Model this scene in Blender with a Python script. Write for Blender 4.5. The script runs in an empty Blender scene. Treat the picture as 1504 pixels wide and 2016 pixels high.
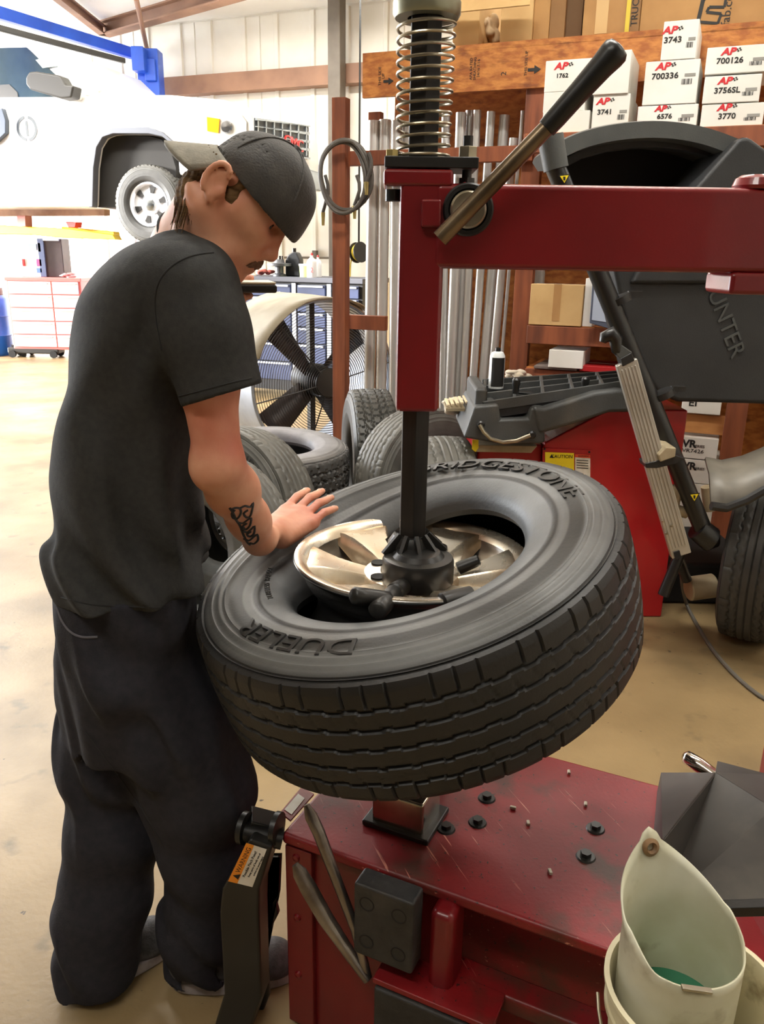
import bpy, bmesh, math, random
import numpy as np
from mathutils import Vector, Matrix

random.seed(7)
rng = np.random.default_rng(7)
S = bpy.context.scene
COL = S.collection
PI = math.pi
R = math.radians

# ------------------------------------------------------------------ camera
CAM_H, PITCH, ROLL, FPX = 1.50, R(17.5), R(0.9), 1600.0
_r = Vector((1, 0, 0)); _f = Vector((0, math.cos(PITCH), -math.sin(PITCH))); _u = Vector((0, math.sin(PITCH), math.cos(PITCH)))
CR = _r * math.cos(ROLL) + _u * math.sin(ROLL)
CU = -_r * math.sin(ROLL) + _u * math.cos(ROLL)
CC = Vector((0, 0, CAM_H))
cam_data = bpy.data.cameras.new('camera')
cam_data.sensor_fit = 'HORIZONTAL'; cam_data.sensor_width = 36.0
cam_data.lens = 36.0 * FPX / 1504.0
cam_data.clip_start = 0.05; cam_data.clip_end = 200
cam = bpy.data.objects.new('camera', cam_data); COL.objects.link(cam)
mw = Matrix.Identity(4)
for i in range(3):
    mw[i][0] = CR[i]; mw[i][1] = CU[i]; mw[i][2] = -_f[i]; mw[i][3] = CC[i]
cam.matrix_world = mw
S.camera = cam

# ------------------------------------------------------------------ colour management, world, sun, daylight
S.view_settings.view_transform = 'Standard'
S.view_settings.look = 'None'
S.view_settings.gamma = 1.0
S.view_settings.use_curve_mapping = False
S.view_settings.exposure = 0.5
S.cycles.use_denoising = True
S.cycles.max_bounces = 8
S.cycles.diffuse_bounces = 4
S.cycles.glossy_bounces = 4
S.cycles.sample_clamp_indirect = 6.0

BA = R(22.0)                                  # the building is turned 22 degrees against the view
E1 = Vector((math.cos(BA), -math.sin(BA), 0))
E2 = Vector((math.sin(BA), math.cos(BA), 0))
def bw(a, b, z=0.0):                          # building coordinates -> world
    return E1 * a + E2 * b + Vector((0, 0, z))

world = bpy.data.worlds.new('sky'); S.world = world; world.use_nodes = True
wn = world.node_tree.nodes; wn.clear()
wo = wn.new('ShaderNodeOutputWorld'); wb = wn.new('ShaderNodeBackground')
wb.inputs[0].default_value = (0.86, 0.92, 1.0, 1); wb.inputs[1].default_value = 3.0
world.node_tree.links.new(wb.outputs[0], wo.inputs[0])

def add_light(name, kind, energy, loc, direction, color=(1, 1, 1), size=1.0, size_y=None, angle=None):
    l = bpy.data.lights.new(name, kind); l.energy = energy; l.color = color
    if kind == 'AREA':
        l.shape = 'RECTANGLE'; l.size = size; l.size_y = size_y or size
    if angle is not None: l.angle = angle
    o = bpy.data.objects.new(name, l); COL.objects.link(o)
    o.location = loc
    o.rotation_euler = Vector(direction).to_track_quat('-Z', 'Y').to_euler()
    return o
sun_dir = E1 * 0.80 + E2 * 0.46 + Vector((0, 0, -0.17))
add_light('sun', 'SUN', 19.0, (-10, -6, 8), sun_dir, (1.0, 0.96, 0.90), angle=R(9))
# daylight of the open bay door in the left wall
add_light('left_bay_door_daylight', 'AREA', 780, bw(-11.8, 5.6, 2.1), E1 + Vector((0, 0, -0.05)), (0.93, 0.97, 1.0), 7.6, 4.0)

# ------------------------------------------------------------------ pixel helpers (a pixel gives a direction; the depth comes from the place)
def ray(u, v): return _f + CR * ((u - 752) / FPX) + CU * ((1008 - v) / FPX)
def P(u, v, Y): d = ray(u, v); return CC + d * (Y / d.y)
def G(u, v, z): d = ray(u, v); return CC + d * ((z - CAM_H) / d.z)
def D(u, v, zc): return CC + ray(u, v) * zc
def PB(u, v, b): d = ray(u, v); return CC + d * (b / d.dot(E2))       # on the building plane E2 = b
def toab(p): return p.dot(E1), p.dot(E2), p.z

# ------------------------------------------------------------------ materials
def srgb(c):
    if isinstance(c, (int, float)): c = (c, c, c)
    c = [x / 255.0 for x in c[:3]]
    return tuple((x / 12.92 if x <= 0.04045 else ((x + 0.055) / 1.055) ** 2.4) for x in c) + (1.0,)
_M = {}
def mat(name, c1, c2=None, rough=0.6, metal=0.0, scale=8.0, lo=0.35, hi=0.65, bump=0.0, bscale=None, stretch=None,
        c3=None, s3=2.0, t3=(0.55, 0.7), spec=0.5, coat=0.0, rvar=0.0, detail=6.0, emit=None, estr=0.0, trans=0.0, alpha=1.0, sheen=0.0):
    if name in _M: return _M[name]
    m = bpy.data.materials.new(name); _M[name] = m; m.use_nodes = True
    nt = m.node_tree; N = nt.nodes; L = nt.links
    b = N['Principled BSDF']
    b.inputs['Roughness'].default_value = rough; b.inputs['Metallic'].default_value = metal
    b.inputs['Specular IOR Level'].default_value = spec
    b.inputs['Coat Weight'].default_value = coat
    b.inputs['Transmission Weight'].default_value = trans
    b.inputs['Alpha'].default_value = alpha
    if sheen: b.inputs['Sheen Weight'].default_value = sheen
    b.inputs['Base Color'].default_value = srgb(c1)
    if emit is not None:
        b.inputs['Emission Color'].default_value = srgb(emit); b.inputs['Emission Strength'].default_value = estr
    if c2 is not None or bump:
        tc = N.new('ShaderNodeTexCoord'); vec = tc.outputs['Object']
        if stretch:
            mp = N.new('ShaderNodeMapping'); mp.inputs['Scale'].default_value = stretch
            L.new(vec, mp.inputs['Vector']); vec = mp.outputs['Vector']
    if c2 is not None:
        n = N.new('ShaderNodeTexNoise'); n.inputs['Scale'].default_value = scale; n.inputs['Detail'].default_value = detail
        L.new(vec, n.inputs['Vector'])
        cr = N.new('ShaderNodeValToRGB'); e = cr.color_ramp.elements
        e[0].position = lo; e[0].color = srgb(c1); e[1].position = hi; e[1].color = srgb(c2)
        L.new(n.outputs['Fac'], cr.inputs['Fac']); out = cr.outputs['Color']
        if c3 is not None:
            n3 = N.new('ShaderNodeTexNoise'); n3.inputs['Scale'].default_value = s3; n3.inputs['Detail'].default_value = 8
            L.new(vec, n3.inputs['Vector'])
            r3 = N.new('ShaderNodeValToRGB'); e3 = r3.color_ramp.elements
            e3[0].position = t3[0]; e3[0].color = (0, 0, 0, 1); e3[1].position = t3[1]; e3[1].color = (1, 1, 1, 1)
            L.new(n3.outputs['Fac'], r3.inputs['Fac'])
            mx = N.new('ShaderNodeMix'); mx.data_type = 'RGBA'
            L.new(r3.outputs['Color'], mx.inputs['Factor']); L.new(out, mx.inputs['A']); mx.inputs['B'].default_value = srgb(c3)
            out = mx.outputs['Result']
        L.new(out, b.inputs['Base Color'])
        if rvar:
            mr = N.new('ShaderNodeMapRange'); mr.inputs['To Min'].default_value = rough - rvar; mr.inputs['To Max'].default_value = rough + rvar
            L.new(n.outputs['Fac'], mr.inputs['Value']); L.new(mr.outputs['Result'], b.inputs['Roughness'])
    if bump:
        nb = N.new('ShaderNodeTexNoise'); nb.inputs['Scale'].default_value = bscale or scale * 4; nb.inputs['Detail'].default_value = 5
        L.new(vec, nb.inputs['Vector'])
        bp = N.new('ShaderNodeBump'); bp.inputs['Strength'].default_value = bump; bp.inputs['Distance'].default_value = 0.01
        L.new(nb.outputs['Fac'], bp.inputs['Height']); L.new(bp.outputs['Normal'], b.inputs['Normal'])
    return m

# ------------------------------------------------------------------ object helpers
def tag(o, label=None, cat=None, group=None, kind=None):
    if label: o['label'] = label
    if cat: o['category'] = cat
    if group: o['group'] = group
    if kind: o['kind'] = kind
    return o
def empty(name, loc=(0, 0, 0), label=None, cat=None, group=None, rz=0.0):
    o = bpy.data.objects.new(name, None); COL.objects.link(o); o.location = loc; o.rotation_euler = (0, 0, rz)
    o.empty_display_size = 0.1
    return tag(o, label, cat, group)
def frame(x, z=None):
    """orthonormal matrix whose Z column is x"""
    zc = Vector(x).normalized()
    a = Vector(z) if z is not None else (Vector((0, 0, 1)) if abs(zc.z) < 0.9 else Vector((1, 0, 0)))
    xc = a.cross(zc).normalized(); yc = zc.cross(xc)
    m = Matrix.Identity(3)
    for i in range(3): m[i][0] = xc[i]; m[i][1] = yc[i]; m[i][2] = zc[i]
    return m

class MB:
    """collects geometry in world (or local) coordinates for ONE mesh object"""
    def __init__(s): s.v = []; s.f = []; s.M = Matrix.Identity(4)
    def add(s, vs, fs):
        n = len(s.v); M = s.M
        s.v += [tuple(M @ Vector(p)) for p in vs]
        s.f += [tuple(n + i for i in f) for f in fs]; return s
    def box(s, c, size, rot=None):
        hx, hy, hz = size[0] / 2, size[1] / 2, size[2] / 2; c = Vector(c)
        vs = [Vector((x, y, z)) for x in (-hx, hx) for y in (-hy, hy) for z in (-hz, hz)]
        if rot is not None: vs = [rot @ p for p in vs]
        vs = [c + p for p in vs]
        return s.add(vs, [(0, 1, 3, 2), (4, 6, 7, 5), (0, 4, 5, 1), (2, 3, 7, 6), (0, 2, 6, 4), (1, 5, 7, 3)])
    def bar(s, p0, p1, w, h, up=(0, 0, 1)):
        p0 = Vector(p0); p1 = Vector(p1); d = p1 - p0; z = d.normalized(); upv = Vector(up)
        x = upv.cross(z)
        if x.length < 1e-5: x = Vector((1, 0, 0)).cross(z)
        x.normalize(); y = z.cross(x)
        m = Matrix((x, y, z)).transposed()
        return s.box((p0 + p1) / 2, (w, h, d.length), m)
    def tube(s, p0, p1, r0, r1=None, n=16, caps=True):
        r1 = r0 if r1 is None else r1
        p0 = Vector(p0); p1 = Vector(p1); m = frame(p1 - p0)
        vs = []
        for p, r in ((p0, r0), (p1, r1)):
            for i in range(n):
                a = 2 * PI * i / n; vs.append(p + m @ Vector((math.cos(a) * r, math.sin(a) * r, 0)))
        fs = [(i, (i + 1) % n, n + (i + 1) % n, n + i) for i in range(n)]
        if caps: fs += [tuple(range(n - 1, -1, -1)), tuple(range(n, 2 * n))]
        return s.add(vs, fs)
    def path(s, pts, r, n=10, closed=False, caps=True):
        pts = [Vector(p) for p in pts]; k = len(pts); rs = r if isinstance(r, (list, tuple)) else [r] * k
        vs = []; prev = None
        for i, p in enumerate(pts):
            if closed: t = pts[(i + 1) % k] - pts[i - 1]
            else: t = pts[min(i + 1, k - 1)] - pts[max(i - 1, 0)]
            t.normalize()
            if prev is None: m = frame(t); x = m.col[0].copy()
            else:
                x = prev - t * prev.dot(t)
                x.normalize()
            y = t.cross(x); prev = x
            for j in range(n):
                a = 2 * PI * j / n; vs.append(p + (x * math.cos(a) + y * math.sin(a)) * rs[i])
        fs = []
        for i in range(k if closed else k - 1):
            q = (i + 1) % k
            fs += [(i * n + j, i * n + (j + 1) % n, q * n + (j + 1) % n, q * n + j) for j in range(n)]
        if caps and not closed: fs += [tuple(range(n - 1, -1, -1)), tuple(range((k - 1) * n, k * n))]
        return s.add(vs, fs)
    def lathe(s, prof, origin=(0, 0, 0), axis=(0, 0, 1), n=48, closed=False, a0=0, a1=2 * PI):
        m = frame(axis); o = Vector(origin); k = len(prof); full = abs(a1 - a0 - 2 * PI) < 1e-6
        nn = n if full else n + 1
        vs = []
        for i in range(nn):
            a = a0 + (a1 - a0) * i / n; c, q = math.cos(a), math.sin(a)
            for r, z in prof: vs.append(o + m @ Vector((c * r, q * r, z)))
        fs = []
        for i in range(n):
            i2 = (i + 1) % nn if full else i + 1
            for j in range(k if closed else k - 1):
                j2 = (j + 1) % k
                fs.append((i * k + j, i2 * k + j, i2 * k + j2, i * k + j2))
        return s.add(vs, fs)
    def prism(s, poly, depth, M=None):
        """2D outline (x,y) extruded along +z by depth, then placed by matrix M"""
        M = M or Matrix.Identity(4); n = len(poly)
        vs = [M @ Vector((x, y, 0)) for x, y in poly] + [M @ Vector((x, y, depth)) for x, y in poly]
        fs = [tuple(range(n - 1, -1, -1)), tuple(range(n, 2 * n))] + [(i, (i + 1) % n, n + (i + 1) % n, n + i) for i in range(n)]
        return s.add(vs, fs)
    def build(s, name, material, parent=None, bevel=0.0, smooth=False, seg=2, fix=True, angle=35, solid=0.0):
        me = bpy.data.meshes.new(name)
        me.from_pydata(s.v, [], s.f)
        o = bpy.data.objects.new(name, me); COL.objects.link(o)
        me.materials.append(material)
        if fix:
            bm = bmesh.new(); bm.from_mesh(me); bmesh.ops.recalc_face_normals(bm, faces=bm.faces); bm.to_mesh(me); bm.free()
        if smooth or bevel:
            me.polygons.foreach_set('use_smooth', [True] * len(me.polygons))
            if not bevel: me.set_sharp_from_angle(angle=R(angle))
        if solid:
            md = o.modifiers.new('s', 'SOLIDIFY'); md.thickness = solid; md.offset = 0
        if bevel:
            md = o.modifiers.new('b', 'BEVEL'); md.width = bevel; md.segments = seg; md.limit_method = 'ANGLE'; md.angle_limit = R(32)
            md.harden_normals = True
        if parent is not None: attach(o, parent)
        return o
def attach(o, parent):
    bpy.context.view_layer.update()
    o.parent = parent
    o.matrix_parent_inverse = parent_world(parent).inverted()
    return o
def parent_world(p):
    m = p.matrix_basis.copy()
    if p.parent is not None: m = parent_world(p.parent) @ p.matrix_parent_inverse @ m
    return m
def copy_tree(o, parent=None):
    c = o.copy(); COL.objects.link(c); c.parent = parent
    if parent is not None: c.matrix_parent_inverse = o.matrix_parent_inverse.copy()
    for ch in list(o.children): copy_tree(ch, c)
    return c
def frame4(origin, xdir, ydir):
    x = Vector(xdir).normalized(); y = Vector(ydir); y = (y - x * y.dot(x)).normalized(); z = x.cross(y)
    m = Matrix.Identity(4)
    for i in range(3): m[i][0] = x[i]; m[i][1] = y[i]; m[i][2] = z[i]; m[i][3] = origin[i]
    return m
BF = lambda a, b, z: frame4(bw(a, b, z), E1, E2)      # building-aligned frame

def text_obj(name, txt, material, M, size, parent=None, depth=0.0008, align='CENTER', xs=1.0, shear=0.0, bend=None, offset=0.0):
    """flat lettering: M maps local x (reading direction), y (up of letters), z (outward)"""
    cu = bpy.data.curves.new(name, 'FONT'); cu.body = txt; cu.size = size; cu.align_x = align; cu.align_y = 'CENTER'
    cu.extrude = depth; cu.shear = shear; cu.resolution_u = 3; cu.offset = offset
    to = bpy.data.objects.new(name + '_tmp', cu)
    COL.objects.link(to)
    dg = bpy.context.evaluated_depsgraph_get(); dg.update()
    me = bpy.data.meshes.new_from_object(to.evaluated_get(dg))
    bpy.data.objects.remove(to); bpy.data.curves.remove(cu)
    me.name = name
    for v in me.vertices:
        p = v.co.copy(); p.x *= xs
        if bend: p = bend(p)
        v.co = M @ p
    o = bpy.data.objects.new(name, me); COL.objects.link(o)
    me.materials.clear(); me.materials.append(material)
    if parent is not None: attach(o, parent)
    return o

# ------------------------------------------------------------------ signed-distance sculpting (smooth unions -> surface nets mesh)
class SDF:
    def __init__(s, lo, hi, h):
        s.h = h; s.lo = np.array(lo, float); s.n = np.ceil((np.array(hi) - s.lo) / h).astype(int) + 1
        s.F = np.full(s.n, 0.25, np.float32)
    def _win(s, lo, hi):
        a = np.clip(np.floor((np.array(lo) - s.lo) / s.h).astype(int), 0, s.n - 1)
        b = np.clip(np.ceil((np.array(hi) - s.lo) / s.h).astype(int) + 1, 1, s.n)
        sl = tuple(slice(a[i], b[i]) for i in range(3))
        ax = [(np.arange(a[i], b[i]) * s.h + s.lo[i]).astype(np.float32) for i in range(3)]
        return sl, ax[0][:, None, None], ax[1][None, :, None], ax[2][None, None, :]
    def _join(s, sl, d, k, op):
        A = s.F[sl]
        if op == 'sub': d = -d
        if op == 'add':
            if k > 0:
                h = np.clip(0.5 + 0.5 * (A - d) / k, 0, 1); s.F[sl] = A * (1 - h) + d * h - k * h * (1 - h)
            else: s.F[sl] = np.minimum(A, d)
        else:
            if k > 0:
                h = np.clip(0.5 + 0.5 * (d - A) / k, 0, 1); s.F[sl] = A * (1 - h) + d * h + k * h * (1 - h)
            else: s.F[sl] = np.maximum(A, d)
    def cap(s, p0, p1, r0, r1=None, k=0.02, op='add', flat=None):
        """tapered capsule; flat=(axis vector, factor) squashes it along an axis"""
        r1 = r0 if r1 is None else r1
        p0 = np.array(p0, np.float32); p1 = np.array(p1, np.float32); mr = max(r0, r1) + k + 3 * s.h
        sl, X, Y, Z = s._win(np.minimum(p0, p1) - mr, np.maximum(p0, p1) + mr)
        d = p1 - p0; dd = float(d @ d) + 1e-12
        t = np.clip(((X - p0[0]) * d[0] + (Y - p0[1]) * d[1] + (Z - p0[2]) * d[2]) / dd, 0, 1)
        qx, qy, qz = X - p0[0] - t * d[0], Y - p0[1] - t * d[1], Z - p0[2] - t * d[2]
        r = r0 + (r1 - r0) * t
        if flat is not None:
            a, fac = np.array(flat[0], np.float32), flat[1]; a = a / np.linalg.norm(a)
            q = qx * a[0] + qy * a[1] + qz * a[2]; q2 = q * (1 / fac - 1)
            dist = np.sqrt((qx + a[0] * q2) ** 2 + (qy + a[1] * q2) ** 2 + (qz + a[2] * q2) ** 2) - r
            dist = dist * min(1, fac + 0.25)
        else: dist = np.sqrt(qx * qx + qy * qy + qz * qz) - r
        s._join(sl, dist.astype(np.float32), k, op); return s
    def ell(s, c, rad, rot=None, k=0.02, op='add'):
        c = np.array(c, np.float32); rad = np.array(rad, np.float32); mr = rad.max() + k + 3 * s.h
        sl, X, Y, Z = s._win(c - mr, c + mr)
        m = np.array(rot, np.float32) if rot is not None else np.eye(3, dtype=np.float32)   # columns = local axes
        x, y, z = X - c[0], Y - c[1], Z - c[2]
        lx = x * m[0, 0] + y * m[1, 0] + z * m[2, 0]; ly = x * m[0, 1] + y * m[1, 1] + z * m[2, 1]; lz = x * m[0, 2] + y * m[1, 2] + z * m[2, 2]
        k0 = np.sqrt((lx / rad[0]) ** 2 + (ly / rad[1]) ** 2 + (lz / rad[2]) ** 2)
        k1 = np.sqrt((lx / rad[0] ** 2) ** 2 + (ly / rad[1] ** 2) ** 2 + (lz / rad[2] ** 2) ** 2) + 1e-6
        s._join(sl, (k0 * (k0 - 1) / k1).astype(np.float32), k, op); return s
    def box(s, c, half, rot=None, rad=0.005, k=0.0, op='add'):
        c = np.array(c, np.float32); half = np.array(half, np.float32) - rad; mr = np.linalg.norm(half) + rad + k + 3 * s.h
        sl, X, Y, Z = s._win(c - mr, c + mr)
        m = np.array(rot, np.float32) if rot is not None else np.eye(3, dtype=np.float32)
        x, y, z = X - c[0], Y - c[1], Z - c[2]
        q = [abs(x * m[0, i] + y * m[1, i] + z * m[2, i]) - half[i] for i in range(3)]
        d = np.sqrt(sum(np.maximum(a, 0) ** 2 for a in q)) + np.minimum(np.maximum(np.maximum(q[0], q[1]), q[2]), 0) - rad
        s._join(sl, d.astype(np.float32), k, op); return s
    def half(s, p, n, op='sub', k=0.0, lo=None, hi=None):
        """cut away the side the normal n points to (inside window lo..hi)"""
        lo = s.lo if lo is None else lo; hi = s.lo + s.n * s.h if hi is None else hi
        sl, X, Y, Z = s._win(lo, hi); n = np.array(n, np.float32); n = n / np.linalg.norm(n)
        d = -((X - p[0]) * n[0] + (Y - p[1]) * n[1] + (Z - p[2]) * n[2])
        s._join(sl, d.astype(np.float32), k, op); return s
    def stack(s, secs, k=0.0, op='add'):
        """vertical body of elliptic sections: (z, cx, cy, ax, ay, angle) interpolated smoothly"""
        secs = sorted(secs); zs = np.array([q[0] for q in secs]); ar = np.array([q[1:] for q in secs], float)
        sl, X, Y, Z = s._win((-9, -9, zs[0] - 0.05), (9, 9, zs[-1] + 0.05))
        zz = Z.ravel().astype(float)
        # smooth (pchip-like) interpolation
        def interp(col):
            y = ar[:, col]; h = np.diff(zs); dl = np.diff(y) / h; mder = np.zeros_like(y); mder[0] = dl[0]; mder[-1] = dl[-1]
            for i in range(1, len(y) - 1): mder[i] = 0 if dl[i - 1] * dl[i] <= 0 and col > 1 else 0.5 * (dl[i - 1] + dl[i])
            i = np.clip(np.searchsorted(zs, zz) - 1, 0, len(zs) - 2); t = np.clip((zz - zs[i]) / h[i], 0, 1)
            return (2 * t**3 - 3 * t**2 + 1) * y[i] + (t**3 - 2 * t**2 + t) * h[i] * mder[i] + (-2 * t**3 + 3 * t**2) * y[i + 1] + (t**3 - t**2) * h[i] * mder[i + 1]
        cx, cy, ax, ay, an = [interp(c).astype(np.float32)[None, None, :] for c in range(5)]
        dx, dy = X - cx, Y - cy; ca, sa = np.cos(an), np.sin(an)
        lx, ly = dx * ca + dy * sa, -dx * sa + dy * ca
        p = 2.4
        k0 = ((abs(lx) / ax) ** p + (abs(ly) / ay) ** p) ** (1 / p)
        d = (k0 - 1) * np.minimum(ax, ay)
        d = np.maximum(d, np.maximum(zs[0] - Z, Z - zs[-1]))
        s._join(sl, d.astype(np.float32), k, op); return s
    def field(s, fn, lo, hi):
        """add a small displacement field fn(X,Y,Z) (metres, positive = outwards)"""
        sl, X, Y, Z = s._win(lo, hi); s.F[sl] -= fn(X, Y, Z).astype(np.float32); return s
    def mesh(s, name, material, parent=None, smooth_iter=1):
        F = s.F; h = s.h; inside = F < 0
        c = np.zeros(tuple(s.n - 1), np.uint8)
        for i in (0, 1):
            for j in (0, 1):
                for k in (0, 1):
                    c += inside[i:s.n[0] - 1 + i, j:s.n[1] - 1 + j, k:s.n[2] - 1 + k]
        act = (c > 0) & (c < 8); idx = np.argwhere(act); lut = np.full(c.shape, -1, np.int32); lut[act] = np.arange(len(idx))
        pos = np.zeros((len(idx), 3)); cnt = np.zeros(len(idx))
        off = [(i, j, k) for i in (0, 1) for j in (0, 1) for k in (0, 1)]
        val = {o: F[idx[:, 0] + o[0], idx[:, 1] + o[1], idx[:, 2] + o[2]].astype(float) for o in off}
        for o in off:
            for ax in range(3):
                if o[ax]: continue
                q = list(o); q[ax] = 1; q = tuple(q)
                a, b = val[o], val[q]; m = (a < 0) != (b < 0)
                t = np.where(m, a / np.where(m, a - b, 1), 0)
                pt = np.tile(np.array(o, float), (len(idx), 1)); pt[:, ax] = t
                pos += pt * m[:, None]; cnt += m
        pos = (pos / cnt[:, None] + idx) * h + s.lo
        quads = []
        for ax in range(3):
            a1, a2 = (ax + 1) % 3, (ax + 2) % 3
            sl0 = [slice(None)] * 3; sl1 = [slice(None)] * 3
            sl0[ax] = slice(0, -1); sl1[ax] = slice(1, None)
            e = inside[tuple(sl0)] != inside[tuple(sl1)]
            ei = np.argwhere(e)
            ok = (ei[:, a1] > 0) & (ei[:, a2] > 0) & (ei[:, a1] < s.n[a1] - 1) & (ei[:, a2] < s.n[a2] - 1)
            ei = ei[ok]; flip = inside[tuple(ei.T)]
            def cell(d1, d2):
                q = ei.copy(); q[:, a1] -= d1; q[:, a2] -= d2; return lut[tuple(q.T)]
            qd = np.stack([cell(1, 1), cell(0, 1), cell(0, 0), cell(1, 0)], 1)
            qd[~flip] = qd[~flip][:, ::-1]
            quads.append(qd)
        quads = np.concatenate(quads)
        for _ in range(smooth_iter):
            acc = np.zeros_like(pos); w = np.zeros(len(pos))
            for a, b in ((0, 1), (1, 2), (2, 3), (3, 0)):
                np.add.at(acc, quads[:, a], pos[quads[:, b]]); np.add.at(acc, quads[:, b], pos[quads[:, a]])
                np.add.at(w, quads[:, a], 1); np.add.at(w, quads[:, b], 1)
            pos = 0.5 * pos + 0.5 * acc / np.maximum(w, 1)[:, None]
        me = bpy.data.meshes.new(name)
        me.vertices.add(len(pos)); me.vertices.foreach_set('co', pos.ravel())
        me.loops.add(quads.size); me.loops.foreach_set('vertex_index', quads.ravel().astype(np.int32))
        me.polygons.add(len(quads)); me.polygons.foreach_set('loop_start', np.arange(0, quads.size, 4, dtype=np.int32))

        me.update(calc_edges=True); me.validate()
        me.polygons.foreach_set('use_smooth', np.ones(len(me.polygons), bool))
        o = bpy.data.objects.new(name, me); COL.objects.link(o); me.materials.append(material)
        if parent is not None: attach(o, parent)
        return o
# ================================================================== the building
m_floor = mat('concrete_floor', (158, 135, 97), (132, 111, 77), rough=0.42, scale=2.2, lo=0.3, hi=0.7, bump=0.08, bscale=60, c3=(98, 82, 57), s3=1.1, t3=(0.55, 0.78), rvar=0.12)
def add_specks(m, c, scale, lo, hi):
    """small dark grit and drips on top of a procedural colour"""
    nt = m.node_tree; N = nt.nodes; L = nt.links; b = N['Principled BSDF']; src = b.inputs['Base Color'].links[0].from_socket
    tc = N.new('ShaderNodeTexCoord'); n = N.new('ShaderNodeTexNoise'); n.inputs['Scale'].default_value = scale; n.inputs['Detail'].default_value = 3; L.new(tc.outputs['Object'], n.inputs['Vector'])
    r = N.new('ShaderNodeMapRange'); r.inputs['From Min'].default_value = lo; r.inputs['From Max'].default_value = hi; L.new(n.outputs['Fac'], r.inputs['Value'])
    mx_ = N.new('ShaderNodeMix'); mx_.data_type = 'RGBA'; L.new(r.outputs['Result'], mx_.inputs['Factor']); L.new(src, mx_.inputs['A']); mx_.inputs['B'].default_value = srgb(c)
    L.new(mx_.outputs['Result'], b.inputs['Base Color'])
add_specks(m_floor, (70, 58, 44), 34, 0.71, 0.75)
add_specks(m_floor, (104, 90, 66), 7, 0.62, 0.74)
m_wallw = mat('white_metal_wall', (238, 234, 224), (226, 220, 206), rough=0.55, scale=1.2)
m_ceil = mat('white_ceiling', (240, 238, 232), (228, 224, 214), rough=0.8, scale=1.0)
m_girt = mat('brown_primer_steel', (150, 112, 88), (128, 94, 74), rough=0.6, scale=3)
m_colsteel = mat('grey_column_steel', (112, 102, 90), (94, 85, 74), rough=0.5, scale=4)
m_wood = mat('stained_wood', (150, 84, 52), (120, 64, 40), rough=0.6, scale=6, stretch=(3, 3, 0.35), bump=0.15, c3=(92, 50, 34), s3=3.0, t3=(0.55, 0.75))

A0, A1, B0, B1, CZ = -12.0, 5.0, -4.0, 10.4, 4.45
def slab(name, a0, a1, b0, b1, z0, z1, material):
    mb = MB(); mb.M = BF((a0 + a1) / 2, (b0 + b1) / 2, (z0 + z1) / 2)
    mb.box((0, 0, 0), (a1 - a0, b1 - b0, z1 - z0))
    return tag(mb.build(name, material), kind='structure')
slab('floor', A0 - 3, A1, B0, B1, -0.15, 0.0, m_floor)
slab('ceiling', A0, A1, B0, B1, CZ, CZ + 0.12, m_ceil)
wall_back = slab('wall_back', A0, A1, B1, B1 + 0.15, 0, CZ, m_wallw)
slab('wall_right', A1, A1 + 0.15, B0, B1 + 0.15, 0, CZ, m_wallw)
# left wall with the open bay door (b 1.8 .. 9.8)
slab('wall_left', A0 - 0.15, A0, B0, 1.8, 0, CZ, m_wallw)
slab('wall_left_far', A0 - 0.15, A0, 9.8, B1 + 0.15, 0, CZ, m_wallw)
slab('wall_left_lintel', A0 - 0.15, A0, 1.8, 9.8, 4.15, CZ, m_wallw)
m_wallf = mat('dark_front_wall', (70, 62, 54), (56, 50, 44), rough=0.8, scale=2)
slab('wall_front', A0, A1, B0 - 0.15, B0, 0, CZ, m_wallf)
# ribbed metal panels of the back wall, each its own sheet
pm = None
for i in range(17):
    a = A0 + 0.5 + i * 1.0
    if pm is None:
        mb = MB(); pts = []
        w = 0.49
        prof = [(-w, 0), (-w, -0.012), (-0.30, -0.012), (-0.285, -0.035), (-0.235, -0.035), (-0.22, -0.012), (0.22, -0.012), (0.235, -0.035), (0.285, -0.035), (0.30, -0.012), (w, -0.012), (w, 0)]
        mb.prism(prof, CZ - 1.25)
        pm = mb.build('panel', m_wallw); o = pm
    else:
        o = pm.copy(); COL.objects.link(o)
    o.matrix_world = BF(a, B1, 1.22)
    attach(o, wall_back)
# pale wooden boards on the lower back wall
m_board = mat('cream_boards', (214, 200, 168), (186, 166, 128), rough=0.6, scale=3, stretch=(4, 4, 0.4), c3=(166, 146, 110), s3=2, t3=(0.5, 0.8))
bm0 = None
for i in range(60):
    a = A0 + 4.2 + i * 0.2
    if bm0 is None:
        mb = MB(); mb.box((0, -0.011, 0.61), (0.192, 0.022, 1.20)); bm0 = mb.build('board', m_board); o = bm0
    else:
        o = bm0.copy(); COL.objects.link(o)
    o.matrix_world = BF(a, B1, 0)
    attach(o, wall_back)
# girt, column, ceiling beams
gz = PB(520, 160, B1 - 0.1).z
mb = MB(); mb.M = BF((A0 + A1) / 2, B1 - 0.11, gz)
mb.prism([(-0.10, -0.11), (0.10, -0.11), (0.10, -0.09), (-0.08, -0.09), (-0.08, 0.09), (0.10, 0.09), (0.10, 0.11), (-0.10, 0.11)], A1 - A0 - 0.1, Matrix(((0, 0, 1, -(A1 - A0) / 2 + 0.05), (1, 0, 0, 0), (0, 1, 0, 0), (0, 0, 0, 1))))
tag(mb.build('trim_1', m_girt), kind='structure')
ca = toab(PB(663, 100, B1 - 0.3))[0]
mb = MB(); mb.M = BF(ca, B1 - 0.3, CZ / 2); mb.box((0, 0, 0), (0.17, 0.17, CZ - 0.01))
tag(mb.build('trim_2', m_colsteel, bevel=0.012), kind='structure')
pA = G(205, 72, 4.28); pB = G(520, -16, 4.28); pB = pA + (pB - pA) * 1.6
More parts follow.
